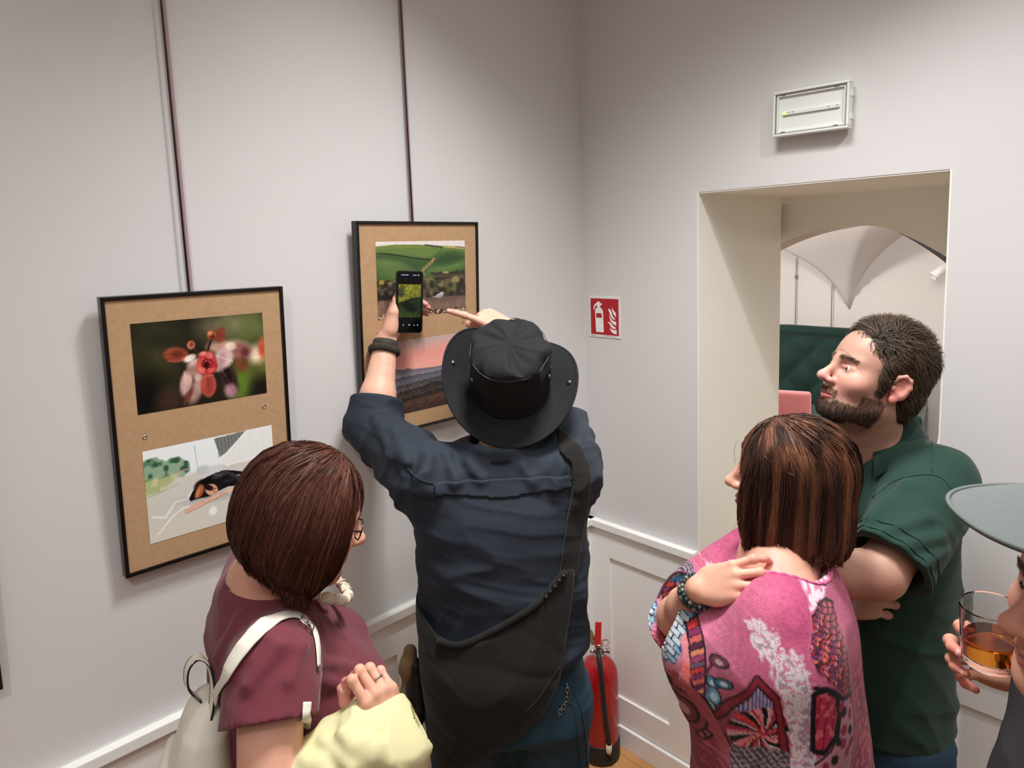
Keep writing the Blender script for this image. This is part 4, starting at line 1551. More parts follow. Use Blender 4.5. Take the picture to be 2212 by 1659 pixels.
def bob(e, c, R, s, H, name, colf, ends, n, seed, steps=16, length=.30, r0=.0011, lift=(.002, .008), part=(0, .02), wave=.0, zmax_root=.0, face=None, flare=0.):
    """hair that falls from the crown over the hair body H; ends(local xyz) gives the height where a lock stops"""
    base = solid_mesh(name, H, .0045, M['hairbase'], e, lambda V: colf(V, np.zeros(len(V)) + .4, np.zeros(len(V)) + .35) * .55)
    g = np.random.default_rng(seed)
    roots = sample_surface(base, n, lambda V: (((V - c) @ R)[:, 2] > zmax_root * s) & (True if face is None else ~face((V - c) @ R / s)), seed)
    jit = g.uniform(-.018, .012, n)
    top = np.array([part[0], part[1], .13]) * s
    nz = g.uniform(0, 1, n)
    L = length / steps
    def flow(P, t, ids):
        q = (P - c) @ R
        rad = q - top
        rad[:, 2] = 0
        rad /= np.linalg.norm(rad, axis=1, keepdims=True) + 1e-6
        k = np.clip((q[:, 2] / s - .03) / .10, 0, 1)[:, None]
        v = rad * k + np.array([0, 0, -1.]) * (1.02 - k)
        v = v + (rad * flare * np.clip((-.05 - q[:, 2:3] / s) / .08, 0, 1))
        if wave:
            ph = nz[ids] * 6.28
            v = v + wave * np.stack([np.sin(t * 14 + ph), np.cos(t * 12 + ph * 2), 0 * ph], 1)
        v = v / (np.linalg.norm(v, axis=1, keepdims=True) + 1e-9)
        v = v @ R.T
        stop = q[:, 2] / s < ends(q / s) + jit[ids]
        return v * L * np.where(stop, .02, 1.)[:, None]
    cl = (vnoise(((roots - c) @ R) * 55, seed + 3) - .5)
    return strands(name + '_locks', roots, flow, H, M['hair'], base, steps, r0, lift, seed, colf)




def sleeve_cut(TT, body, a, b, t, rad=.12, n=None):
    """end a sleeve at fraction t of the way from a to b, leaving the trunk (body) alone"""
    a, b = np.asarray(a, float), np.asarray(b, float)
    ax = unit(b - a)
    nn = ax if n is None else unit(n)
    p0 = a + (b - a) * t
    def f(p):
        q = p - a
        s_ = q @ ax
        r = np.linalg.norm(q - s_[:, None] * ax, axis=1)
        return np.where((r < rad) & (body(p) > .002) & (s_ > 0), (p - p0) @ nn, -1)
    return TT.fun(f, mode='inter')


def shirt_collar(o, rt, fw, z, m, parent, r=.072, spread=.034, gap=.30, drop=.056, depth=.040, rise=.012, name='collar'):
    """folded collar round the neck, open at the front"""
    V, F = [], []
    n = 52
    up = np.array([0, 0, 1.])
    for i in range(n):
        a = math.pi / 2 + gap + (2 * math.pi - 2 * gap) * i / (n - 1)
        d = math.cos(a) * rt + math.sin(a) * fw
        fr = max(0, math.sin(a))
        ctr = o + fw * (.010 + .014 * fr)
        zt = z - drop * fr ** 1.2 + rise * max(0, -math.sin(a))
        tip = 1 + .55 * fr ** 6
        V += [ctr + d * r + up * (zt - .034), ctr + d * (r + .001) + up * zt, ctr + d * (r + .007) + up * (zt + .001),
              ctr + d * (r + spread + .016 * fr) + up * (zt - depth * tip), ctr + d * (r + spread - .003 + .016 * fr) + up * (zt - depth * tip - .0015), ctr + d * (r + .004) + up * (zt - .012)]
    for i in range(n - 1):
        for k in range(6):
            F.append((i * 6 + k, (i + 1) * 6 + k, (i + 1) * 6 + (k + 1) % 6, i * 6 + (k + 1) % 6))
    F += [tuple(reversed(range(6))), tuple((n - 1) * 6 + k for k in range(6))]
    return MB().add(V, F, True).build(name, m, parent)


def rounded_slab(mb, hw, hh, r, y0, y1, n=6):
    """upright slab with rounded corners in local x and z"""
    pts = []
    for cx, cz, a0 in ((hw - r, hh - r, 0), (-hw + r, hh - r, 90), (-hw + r, -hh + r, 180), (hw - r, -hh + r, 270)):
        for k in range(n + 1):
            a = math.radians(a0 + 90 * k / n)
            pts.append((cx + r * math.cos(a), cz + r * math.sin(a)))
    m_ = len(pts)
    vs = [(x, y0, z) for x, z in pts] + [(x, y1, z) for x, z in pts]
    fs = [tuple(range(m_)), tuple(reversed(range(m_, 2 * m_)))] + [(i, i + m_, (i + 1) % m_ + m_, (i + 1) % m_) for i in range(m_)]
    return mb.add(vs, fs)

# ================================================================== man in the black sun hat, seen from behind
M['navyshirt'] = mat('navy_shirt', srgb(42, 49, 59), .75, spec=.25, noise=.10, nscale=120, bump=.25, bscale=1200, bdist=.0006)
M['hat'] = mat('black_cotton', srgb(34, 35, 37), .8, spec=.2, noise=.10, nscale=200, bump=.25, bscale=1400, bdist=.0006)
M['bagcloth'] = mat('black_suede', srgb(34, 33, 31), .85, spec=.15, noise=.22, nscale=14, bump=.2, bscale=500, bdist=.001, sheen=.1)
M['jeans'] = mat('dark_denim', srgb(46, 70, 86), .8, spec=.2, noise=.35, nscale=26, bump=.3, bscale=900, bdist=.0008)


def local_poly(o, R, pts, d):
    out = []
    for (px, py) in pts:
        q = (at(px, py, d) - o) @ R
        out.append((q[0], q[2]))
    return out


def hat_man():
    e = body_root('person', 'man seen from behind in black sun hat and navy shirt, holding up a phone', 'person', (.49, -.93, 0))
    kids = []
    o = np.array([.492, -.925, 0.])
    R = frame((-.76, .65, 0))
    rt, fw, up = R.T
    Lsh, Lel, Lwr = o - rt * .175 + (0, 0, 1.445), at(806, 925, 1.795), at(834, 735, 1.875)
    Rsh, Rel, Rwr = o + rt * .162 + (0, 0, 1.440), at(1195, 850, 1.84), at(1104, 712, 1.90)
    hR = frame(fw * math.cos(.62) + up * math.sin(.62))
    hc = np.array([.478, -.862, 1.646]) - hR[:, 2] * .074 + hR[:, 1] * .030
    # skin
    S = Solid()
    S.loft(o, R, [(.80, 0, 0, .17, .115), (1.0, 0, 0, .17, .115), (1.2, 0, 0, .18, .115), (1.36, 0, 0, .185, .105), (1.44, 0, 0, .15, .075), (1.49, 0, 0, .08, .06)], 0)
    P = head_solid(S, hc, hR, 1.0, True, o + (0, 0, 1.45) + fw * .005)
    for sh, el, wr in ((Lsh, Lel, Lwr), (Rsh, Rel, Rwr)):
        S.cap(sh, el, .054, .043, .03).cap(el, el + (wr - el) * .35, .041, .0455, .02).cap(el + (wr - el) * .35, wr, .0455, .0295, .02)
    cR, cF = CAM_R, CAM_F
    d1 = unit(np.array([0, 0, 1.]) * .97 + cR * .10)
    t1, n1 = hand_solid(S, Lwr, unit(up * .70 + cF * .52 + cR * .16), -cR * .95 - cF * .10, -cF * .8 + up * .3, [(.95, .62, .35), (.95, .62, .35), (.95, .62, .35), (.95, .7, .4)], 1.08, thumb=(.62, .02, .26))
    d2 = unit(at(1046, 683, 1.895) - Rwr)
    t2, n2 = hand_solid(S, Rwr, d2, np.array([0, 0, 1.]) * .9 - cF * .5, -cF + cR * .0 - up * .5, [(.06, .10, .08), (1.2, 1.3, .8), (1.25, 1.3, .8), (1.25, 1.3, .8)], 1.0, thumb=(.35, .8, .3))
    fine = [((Lwr + t1[4]) / 2 + cR * .02, (.085, .085, .125), .0026), ((Rwr + t2[0]) / 2, (.10, .10, .075), .0028), (hc + (0, 0, -.01), (.13, .13, .16), .0038)]
    marks = head_marks(P) + [(t, .02, (222, 150, 136), 1.6) for t in t1 + t2]
    solid_mesh('body', S, .0075, M['skin'], e, skin_col((1.0, .98, .96), marks, 3), fine=fine)
    eyes(P, hR, e)
    add_nails([n1[4], n1[1], n1[2], n2[0]], e, M['nail'])
    # short dark hair under the hat
    H = Solid()
    H.ell(P(0, -.022, .040), (.083, .098, .086), hR, 0).cut(P(0, .052, .05), hR @ np.array([0, .9, -.5]), .02).cut(P(0, -.03, -.045), -hR[:, 2], .02)
    solid_mesh('hair', H, .006, M['hairbase'], e, lin((40, 32, 28)))
    # shirt with rolled sleeves
    T = Solid()
    T.loft(o, R, [(.86, 0, -.005, .205, .150), (.98, 0, -.005, .198, .152), (1.10, 0, -.0, .200, .150), (1.24, 0, -.0, .209, .142), (1.36, -.004, .0, .210, .128), (1.43, -.006, .0, .188, .10), (1.475, 0, 0, .150, .080), (1.515, 0, .005, .085, .073), (1.53, 0, .005, .080, .072)], 0, rnd=.012)
    for sh, el, wr in ((Lsh, Lel, Lwr), (Rsh, Rel, Rwr)):
        q = el + (wr - el) * .32
        T.cap(sh, el, .086, .066, .055).cap(el, q, .064, .061, .03)
        T.cap(el + (wr - el) * .20, q, .0655, .0645, .006)
    # big folds: shoulder to sleeve, across the back
    for a, b, r in [((880, 985), (860, 1075), .010), ((925, 990), (905, 1050), .010), ((965, 985), (985, 1040), .009), ((850, 935), (880, 1000), .010), ((815, 905), (850, 990), .009),
                    ((905, 1040), (940, 1062), .007), ((1010, 1000), (1040, 1035), .007), ((1130, 1010), (1150, 1040), .008), ((1215, 1010), (1200, 1050), .008)]:
        T.fun(surf_ridge(a, b, r, T, 1.50), at((a[0] + b[0]) / 2, (a[1] + b[1]) / 2, 1.62), .45, .018)
    T.disp(wrinkles((0, 0, 1), 17, .008, 11, 3.2, lambda p: np.clip((1.40 - p[:, 2]) / .1, .3, 1)))
    T.disp(wrinkles(unit(Lel - Lsh), 17, .014, 5, 2.4, lambda p: np.clip((np.linalg.norm(p - o - (0, 0, 1.3), axis=1) - .20) / .06, 0, 1)))
    T.disp(wrinkles(unit(rt * .25 + up), 44, .0028, 15, 6.))
    TT = T.copy()
    TT.cut(Lel + (Lwr - Lel) * .32, Lwr - Lel, .004).fun(lambda p: np.where(np.linalg.norm(p - Rwr, axis=1) < .2, (p - Rel - (Rwr - Rel) * .32) @ unit(Rwr - Rel), -1), mode='inter')
    for el, wr in ((Lel, Lwr), (Rel, Rwr)):
        TT.cap(el + (wr - el) * .24, el + (wr - el) * .45, .056, .056, .003, True)
    TT.cap(o + (0, 0, 1.50), o + (0, 0, 1.6), .066, .07, .008, True)
    TT.cut(o + (0, 0, .965), -up + rt * .30, .004)
    shirt = solid_mesh('shirt', TT, .0055, M['navyshirt'], e)
    # yoke seam and back flap
    def on_back(pl, d0, off, step=24): return march(TT, pl, d0, off, step, 40, .7)
    MB().tube(on_back([(880, 1012), (905, 1035), (945, 1046), (1040, 1052), (1140, 1049), (1215, 1040), (1238, 1032)], 1.4, .0006), .0022, 8).build('yoke_seam', M['navyshirt'], shirt)
    fl = Solid()
    pol = local_poly(o, R, [(937, 1049), (1236, 1040), (1240, 1066), (1090, 1084), (939, 1076)], 1.5)
    fl.fun(lambda p: np.maximum(np.maximum(TT(p) - .0055, -(TT(p) + .003)), np.maximum(region(pol, o, R, .0)(p), (p - o) @ fw + .02)), o + (0, 0, 1.38) - fw * .1, .32, 0)
    solid_mesh('back_flap', fl, .004, M['navyshirt'], shirt)
    shirt_collar(o + (0, 0, 0), rt, fw, 1.524, M['navyshirt'], shirt, .070, .018, .32, .05, .030, .0)
    # jeans, shoes
    j, JS = trousers('jeans', o + (0, 0, .90), R, .192, .135, M['jeans'], e, 1.05, .098, r=(.108, .08, .075), seed=4)
    shoes(e, o, R, .10, M['shoe'])
    # back pocket outline and belt
    pp = on_jeans(JS, [(1168, 1556), (1200, 1540), (1234, 1520), (1246, 1570), (1252, 1640)], 1.4)
    MB().tube(pp, .0013, 6).build('pocket_seam', mat('denim_thread', srgb(50, 62, 66), .8, noise=.2, nscale=200), j)
    MB().tube(on_jeans(JS, [(1238, 1490), (1256, 1535), (1266, 1600), (1270, 1655)], 1.4), .0014, 6).build('side_seam', M['jeans'], j)
    # hat
    build_hat(e, np.array([.478, -.862, 1.646]))
    # cords round the left wrist
    ax = unit(Lwr - Lel)
    ux = unit(np.cross(ax, cF))
    uy = np.cross(ax, ux)
    bm = mat('olive_strap', srgb(58, 56, 46), .7, noise=.3, nscale=90)
    c1 = Lwr - ax * .012
    MB().tube([c1 + .0335 * (math.cos(a) * ux + math.sin(a) * uy) for a in np.linspace(0, 2 * math.pi, 40)[:-1]], .0042, 10, True, flat=(.5, 2.2), up=[(math.cos(a) * ux + math.sin(a) * uy) for a in np.linspace(0, 2 * math.pi, 40)[:-1]]).build('watch_strap', bm, e)
    bm2 = mat('braided_cord', srgb(52, 44, 34), .75, noise=.4, nscale=60)
    c2 = Lwr - ax * .030
    for ph in (0, 2.094, 4.189):
        MB().tube([c2 + (.0375 + .0035 * math.cos(a * 9 + ph)) * (math.cos(a) * ux + math.sin(a) * uy) + ax * .0065 * math.sin(a * 9 + ph) for a in np.linspace(0, 2 * math.pi, 150)[:-1]], .0046, 8, True).build('braided_bracelet', bm2, e)
    # phone in the left hand
    pR = np.stack([unit(cR * .93 + cF * .12 * 0 + cF * .30), np.zeros(3), unit(up * .99 + cR * -.02)], 1)
    pc = at(884, 652, 1.868)
    x = pR[:, 0]
    z = unit(pR[:, 2] - x * (x @ pR[:, 2]))
    y = np.cross(z, x)
    pm = Matrix(((x[0], y[0], z[0], pc[0]), (x[1], y[1], z[1], pc[1]), (x[2], y[2], z[2], pc[2]), (0, 0, 0, 1)))
    ph = empty('mobile_phone', 'black phone held up to photograph the hill picture', 'phone')
    ph.matrix_world = pm
    hw, hh = .038, .087
    rounded_slab(MB(), hw, hh, .0095, -.0050, .0050).build('case', M['rubber'], ph, .0018, 3)
    rounded_slab(MB(), hw - .003, hh - .003, .008, -.0056, -.0040).build('screen_glass', mat('phone_glass', srgb(6, 6, 7), .12, spec=.5, noise=.02, nscale=50), ph)
    pt = Paint(90, 110, (120, 122, 34))
    pt.ell(.3, .22, .4, .2, (150, 148, 52), -30, .5).poly([(0, .06), (.3, .0), (.5, .5), (0, .62)], (132, 130, 44)).poly([(.5, 0), (1, 0), (1, .4), (.62, .42)], (142, 136, 48)).ell(.1, .25, .16, .14, (70, 78, 50), 0, .5)
    pt.below([(0, .56), (.4, .46), (.6, .42), (1, .36)], (40, 58, 30), .05).below([(0, .78), (.4, .86), (1, .9)], (52, 74, 34), .05).ell(.5, .68, .28, .12, (18, 24, 18), 20, .6).ell(.3, .6, .12, .08, (22, 28, 18), 0, .7).ell(.8, .62, .2, .1, (30, 46, 26), 0, .8).line([(.0, .6), (.4, .5), (1, .4)], .012, (20, 26, 16)).speck(20, .5, 2)
    M['screen'] = mat('lit_screen', (0, 0, 0, 1), .2, attr=None, noise=0)
    nt = M['screen'].node_tree
    a = nt.nodes.new('ShaderNodeAttribute')
    a.attribute_name = 'Col'
    nt.links.new(a.outputs['Color'], nt.nodes['Principled BSDF'].inputs['Emission Color'])
    nt.nodes['Principled BSDF'].inputs['Emission Strength'].default_value = .75
    pt.mesh('screen_picture', .063, .092, M['screen'], ph, (-.0315, -.0058, .049))
    wh = mat('screen_icon', srgb(150, 160, 190), .4, emit=(srgb(110, 130, 190), .5), noise=.02)
    for (a0, b0, w_, h_) in ((-.024, .0735, .020, .0022), (.008, .0735, .010, .002), (.021, .0735, .005, .0026), (-.018, -.066, .003, .003), (-.002, -.066, .004, .004), (.012, -.066, .003, .003), (.022, -.066, .003, .003)):
        MB().box((a0, -.0060, b0), (a0 + w_, -.0057, b0 + h_)).build('screen_icon', wh, ph)
    MB().box((-.02, .0046, .05), (.02, .0075, .076)).build('camera_bump', M['rubber'], ph, .002)
    # sling bag on the back
    b = body_root('sling_bag', 'black suede sling bag slung across the back of the man in the hat', 'bag', (.55, -1.0, 1.0))
    pol = local_poly(o, R, [(1226, 1222), (1196, 1262), (1150, 1308), (1082, 1348), (1032, 1372), (985, 1384), (945, 1376), (905, 1345), (880, 1340), (890, 1450), (905, 1560), (925, 1659), (945, 1700), (1010, 1680), (1062, 1625), (1122, 1588), (1168, 1550), (1214, 1470), (1236, 1330), (1248, 1238)], 1.53)
    base = Solid()
    base.loft(o, R, [(.60, 0, -.008, .185, .135), (.74, 0, -.010, .203, .150), (.98, 0, -.005, .203, .155), (1.12, 0, -.0, .202, .151), (1.24, 0, 0, .211, .143), (1.36, 0, 0, .215, .13)], 0, rnd=.012)
    B = Solid()
    def bagf(p):
        rg = region(pol, o, R, .0)(p)
        q = (p - o) @ R
        t = .012 + .034 * np.clip(-rg / .12, 0, 1) ** .6 * np.clip((1.22 - p[:, 2]) / .2, 0, 1)
        t = t + wrinkles((.3, .2, 1), 13, .008, 9, 3.)(p) + wrinkles(unit(rt * .8 + up), 26, .0035, 4, 4.)(p)
        bd = base(p)
        d = np.maximum(np.maximum(bd - t, -(bd - .0025)), q[:, 1] - .03)
        k = .010
        return np.maximum(d, rg) + np.maximum(k - np.abs(d - rg), 0) ** 2 / (4 * k)
    B.fun(bagf, o + (0, 0, .95) - fw * .1, .5, 0)
    solid_mesh('bag_body', B, .006, M['bagcloth'], b)
    pol2 = local_poly(o, R, [(1214, 938), (1258, 968), (1276, 1010), (1274, 1080), (1264, 1150), (1248, 1246), (1206, 1240), (1222, 1130), (1236, 1050), (1234, 1000), (1210, 975)], 1.55)
    St = Solid()
    St.fun(lambda p: np.maximum(np.maximum(TT(p) - .010, -(TT(p) + .008)), region(pol2, o, R, .0)(p)), o + (0, 0, 1.35), .34, 0)
    solid_mesh('strap', St, .005, M['bagcloth'], b)
    def on(F, pl, d0, off, step=24): return march(F, pl, d0, off, step, 40, .5)
    BT = lambda p: np.minimum(B(p), TT(p) - .004)
    edge = on(BT, [(1222, 1232), (1190, 1272), (1148, 1314), (1082, 1354), (1032, 1380), (988, 1394), (945, 1384)], 1.35, .0035)
    MB().tube(edge, [.005] + [.0075] * 22 + [.004], 10).build('top_hem', M['bagcloth'], b)
    MB().tube(on(B, [(1208, 1440), (1170, 1500), (1130, 1545), (1090, 1585), (1062, 1615)], 1.35, .0005), .0022, 6).build('bag_seam', M['bagcloth'], b)
    # little black balls of the zip pull
    for i in (1, 2, 3, 4, 5):
        c = edge[i] - CAM_F * (.006 + .002 * (i % 2)) - CAM_U * .002
        MB().lathe([(.001, -.005), (.004, -.003), (.005, 0), (.004, .003), (.001, .005)], 10, Matrix.Translation(c)).build('zip_bead', M['rubber'], b)
    # pouch with a tan flap on the left hip
    pz = body_root('belt_pouch', 'tan and black leather pouch at the left hip of the man in the hat', 'pouch', tuple(at(888, 1480, 1.66)))
    lt = mat('tan_leather', srgb(128, 104, 70), .65, noise=.3, nscale=30, bump=.3, bscale=200)
    F = Solid()
    F.chain([at(886, 1408, 1.66), at(882, 1440, 1.66), at(884, 1500, 1.66), at(890, 1540, 1.66)], [.016, .019, .018, .010], .02).disp(wrinkles((0, 0, 1), 30, .003, 2, 2))
    solid_mesh('flap', F, .004, lt, pz)
    F = Solid()
    F.chain([at(898, 1440, 1.655), at(899, 1500, 1.655), at(902, 1555, 1.655)], [.020, .025, .016], .02).disp(wrinkles((0, 0, 1), 30, .003, 3, 2))
    solid_mesh('pouch_body', F, .004, M['rubber'], pz)
    # chain on the right hip
    ch = body_root('wallet_chain', 'short silver chain hanging over the jeans pocket below the bag', 'chain', tuple(at(1218, 1515, 1.56)))
    pts = smooth_curve([(1224, 1482), (1225, 1500), (1221, 1520), (1213, 1532), (1207, 1543)], 9)
    prev = None
    for i, (px, py) in enumerate(pts):
        r = unit(at(px, py, 1.) - CAM_POS)
        p = np.array([at(px, py, 1.4)])
        for _ in range(50): p = p + r * (np.minimum(JS(p), TT(p))[:, None] - .004) * .6
        pts3 = p[0]
        ax1 = unit(CAM_F) if i % 2 else unit(CAM_R)
        MBx = MB().tube([pts3 + .0042 * math.cos(q) * np.cross(ax1, up) + .0068 * math.sin(q) * up for q in np.linspace(0, 2 * math.pi, 14)[:-1]], .0011, 6, True)
        MBx.build('link', M['steel'], ch)
    return TT


def build_hat(e, c):
    tc = np.array([.72, -.69, 0])
    ang = math.radians(40)
    A = unit(np.array([0, 0, 1.]) * math.cos(ang) + tc * math.sin(ang))
    X = unit(CAM_R - A * (CAM_R @ A))
    Y = np.cross(A, X)                      # towards the front of the hat
    n = 96
    def wob(th, a): return a * (math.sin(5 * th + 1) + .6 * math.sin(9 * th + 2) + .5 * math.sin(14 * th))
    rows, kinds = [], []
    def brim(r, th, dz):
        side = math.cos(th) ** 2
        w_ = (r - .097) / .078
        rise = (.62 * side * (1.0 if math.cos(th) > 0 else 1.15) - .20 * (1 - side) + .75 * max(0, math.cos(th - 2.25)) ** 3) * (r - .097)
        return np.array([r * math.cos(th) * (1 - .08 * side * w_), r * math.sin(th) * (.98 - .03 * w_), rise + dz + .0012 * math.sin((r - .1) / .0058 * 2 * math.pi) * (.108 < r < .166) * .35])
    prof = []
    rs = np.concatenate([np.linspace(.097, .175, 54)])
    for r in rs[::-1]: prof.append(('b', r, -.0035))
    outer = [[brim(r, 2 * math.pi * i / n, -.004) for i in range(n)] for r in rs[::4]]   # underside, inner to outer
    top = [[brim(r, 2 * math.pi * i / n, .0) for i in range(n)] for r in rs[::-1]]       # upper side, outer to inner
    crown = []
    for z, r in ((.004, .0965), (.02, .0965), (.055, .0955), (.10, .0945), (.128, .0935), (.140, .0915), (.147, .087), (.1515, .078), (.155, .064), (.157, .045), (.1585, .024), (.159, .004)):
        row = []
        for i in range(n):
            th = 2 * math.pi * i / n
            k = min(1, r / .09)
            rr = r + wob(th, .0020) * k * (z > .03) + .0030 * math.sin(7 * th + 60 * z) * k * (z > .03)
            zz = z + (wob(th + z * 20, .0044) * k if z > .07 else 0) + (.0055 * math.sin(rr * math.cos(th) * 62 + 1) * math.sin(rr * math.sin(th) * 48 + .5) if z > .13 else 0)
            row.append(np.array([rr * math.cos(th), rr * math.sin(th) * 1.04, zz]))
        crown.append(row)
    def mesh(name, rws, closed_end=True):
        V = [c + p[0] * X + p[1] * Y + p[2] * A for row in rws for p in row]
        F = []
        for j in range(len(rws) - 1):
            for i in range(n): F.append((j * n + i, j * n + (i + 1) % n, (j + 1) * n + (i + 1) % n, (j + 1) * n + i))
        if closed_end: F.append(tuple((len(rws) - 1) * n + i for i in range(n)))
        return MB().add(V, F, True).build(name, M['hat'], hat)
    hat = mesh_hat = None
    hat = MB().tube([c + (.0975 * math.cos(a)) * X + (.0975 * math.sin(a)) * Y * 1.02 + A * .006 for a in np.linspace(0, 2 * math.pi, 60)[:-1]], .002, 6, True).build('sun_hat', M['hat'], e)
    mesh('brim', outer + top, False)
    mesh('crown', crown)
    MB().tube([c + brim(.175, a, -.002)[0] * X + brim(.175, a, -.002)[1] * Y + brim(.175, a, -.002)[2] * A for a in np.linspace(0, 2 * math.pi, 120)[:-1]], .0030, 8, True).build('brim_edge', M['hat'], hat)
    pipe = mat('hat_piping', srgb(62, 63, 64), .6, noise=.1, nscale=200)
    MB().tube([c + (.0925 + wob(a, .0012)) * math.cos(a) * X + (.0925 + wob(a, .0012)) * math.sin(a) * 1.04 * Y + A * (.137 + wob(a + 2.75, .0022)) for a in np.linspace(0, 2 * math.pi, 120)[:-1]], .0011, 6, True).build('piping', pipe, hat)
    def snap(p, nrm):
        q = Vector(nrm).to_track_quat('Z', 'Y').to_matrix().to_4x4()
        MB().lathe([(.0062, 0), (.0062, .0016), (.0045, .0022), (.0038, .0014), (.0032, .0034), (.0008, .0036)], 16, Matrix.Translation(p) @ q).build('snap', M['steel'], hat)
    for th, r in ((math.pi - .22, .150), (-.12, .150)):
        p = brim(r, th, .001)
        q1, q2 = brim(r + .004, th, .001), brim(r, th + .03, .001)
        nn = np.cross(q1 - p, q2 - p)
        w = lambda v: v[0] * X + v[1] * Y + v[2] * A
        snap(c + w(p), unit(w(nn)) * (1 if w(nn) @ A > 0 else -1))
    for th, z in ((math.pi + .40, .075), (math.pi + .0, .072), (math.pi - .45, .075), (-.30, .072), (.0, .07), (.40, .075)):
        p = c + .0955 * math.cos(th) * X + .0955 * 1.03 * math.sin(th) * Y + A * z
        snap(p, math.cos(th) * X + math.sin(th) * Y)


SHIRT = hat_man()

# ================================================================== woman in the maroon shirt
def maroon_woman():
    e = body_root('person', 'woman in maroon shirt with short reddish hair, white backpack on her back', 'person', (.535, -1.53, 0))
    fw0 = unit(CAM_R * .90 + CAM_F * .40)
    R = frame((fw0[0], fw0[1], 0))
    rt, fw, up = R.T
    o = np.array([.486, -1.512, 0.])
    Rsh, Rel, Rwr = o + rt * .180 + (0, 0, 1.340) - fw * .005, at(583, 1735, .985), at(836, 1592, 1.09)
    Lsh, Lel, Lwr = o - rt * .158 + (0, 0, 1.355), o - rt * .215 - fw * .075 + (0, 0, 1.08), o - rt * .19 + fw * .12 + (0, 0, .93)
    c = at(655, 1118, 1.16)
    hf = unit(CAM_R * .86 + CAM_F * .50)
    hR = frame(np.array([hf[0], hf[1], 0]) * math.cos(.38) - np.array([0, 0, 1.]) * math.sin(.38))
    s = .95
    S = Solid()
    S.loft(o, R, [(.80, 0, 0, .17, .125), (1.0, 0, .01, .165, .12), (1.2, 0, .02, .165, .11), (1.30, 0, .01, .15, .09), (1.36, 0, 0, .12, .065), (1.41, 0, .0, .06, .05)], 0)
    P = head_solid(S, c, hR, s, False, o + (0, 0, 1.36) + fw * .005)
    S.cap(o + (0, 0, 1.40) + fw * .0, o + (0, 0, 1.33) + rt * .09, .045, .04, .05).cap(o + (0, 0, 1.40), o + (0, 0, 1.33) - rt * .09, .045, .04, .05)
    S.cap(Rsh, Rel, .052, .045, .03).cap(Rel, Rel + (Rwr - Rel) * .35, .044, .043, .02).cap(Rel + (Rwr - Rel) * .35, Rwr, .042, .027, .02)
    S.cap(Lsh, Lel, .052, .043, .03).cap(Lel, Lel + (Lwr - Lel) * .35, .042, .041, .02).cap(Lel + (Lwr - Lel) * .35, Lwr, .040, .026, .02)
    t1, n1 = hand_solid(S, Rwr, -CAM_R * .12 + up * .98, CAM_R * .75 - CAM_F * .62, -CAM_R * .55 - CAM_F * .6, [(.55, 1.5, 1.0), (.75, 1.5, 1.1), (.85, 1.5, 1.1), (.9, 1.4, 1.0)], .88, thumb=(.35, .75, .45))
    RING = S.fing
    t2, n2 = hand_solid(S, Lwr, fw * .8 - up * .5, -rt, up, [(.5, .6, .4)] * 4, .95, thumb=(.5, .5, .3))
    marks = head_marks(P, brow=(90, 60, 46)) + [(t, .02, (224, 150, 136), 1.6) for t in t1]
    solid_mesh('body', S, .0075, M['skin'], e, skin_col((.90, .80, .76), marks, 5), fine=[((Rwr + t1[1]) / 2 + up * .03, (.075, .075, .10), .0026), (c + (0, 0, -.01), (.13, .13, .15), .0040)])
    eyes(P, hR, e, s, (90, 80, 60))
    add_nails(n1[:1] + n1[4:], e, M['nail'])
    # ring
    f0, f1 = RING[2][0], RING[2][1]
    ra = unit(f1 - f0)
    ru = unit(np.cross(ra, CAM_F))
    rw = np.cross(ra, ru)
    MB().tube([f0 * .55 + f1 * .45 + .0097 * (math.cos(a) * ru + math.sin(a) * rw) for a in np.linspace(0, 6.283, 20)[:-1]], .0015, 6, True).build('finger_ring', M['steel'], e)
    # hair
    H = Solid()
    def hp(x, y, z): return c + hR @ (np.array([x, y, z]) * s)
    H.ell(hp(0, -.014, .040), np.array([.087, .108, .096]) * s, hR, 0)
    H.ell(hp(0, -.040, -.035), np.array([.084, .074, .095]) * s, hR, .05)
    for x in (-1, 1): H.ell(hp(.066 * x, .012, -.03), np.array([.030, .055, .080]) * s, hR, .03)
    H.ell(hp(0, .135, -.055), np.array([.066, .085, .110]) * s, hR, .02, True)
    H.cut(hp(0, -.03, -.098), -hR[:, 2] * .9 - hR[:, 1] * .42, .03)
    H.disp(lambda p: .006 * (vnoise(((p - c) @ hR) * np.array([60, 60, 14]), 3) - .5))
    def col(p, t, u):
        b = lin((50, 26, 20)) * (1 - u[:, None]) + lin((92, 50, 34)) * u[:, None]
        return b * (1.15 - .45 * t[:, None])
    bob(e, c, hR, s, H, 'hair', col, lambda q: -.098 - .45 * np.clip(q[:, 1] + .03, -.08, .025), 10500, 11, 12, .34, .00075, (.001, .007), (.0, .03), .12, .0, lambda q: (q[:, 1] > .08) & (q[:, 2] < .06))
    # spectacles
    sp = MB().tube([P(.031 + .024 * math.cos(a), .100 - .006 * abs(math.cos(a)), .002 + .018 * math.sin(a)) for a in np.linspace(0, 6.283, 28)[:-1]], .0015, 6, True)
    sp.tube([P(-.031 + .024 * math.cos(a), .100 - .006 * abs(math.cos(a)), .002 + .018 * math.sin(a)) for a in np.linspace(0, 6.283, 28)[:-1]], .0015, 6, True).tube([P(-.008, .104, .006), P(0, .106, .008), P(.008, .104, .006)], .0014, 6)
    spo = sp.build('spectacles', mat('spectacle_metal', srgb(90, 80, 74), .3, metal=.8, noise=.05, nscale=60), e)
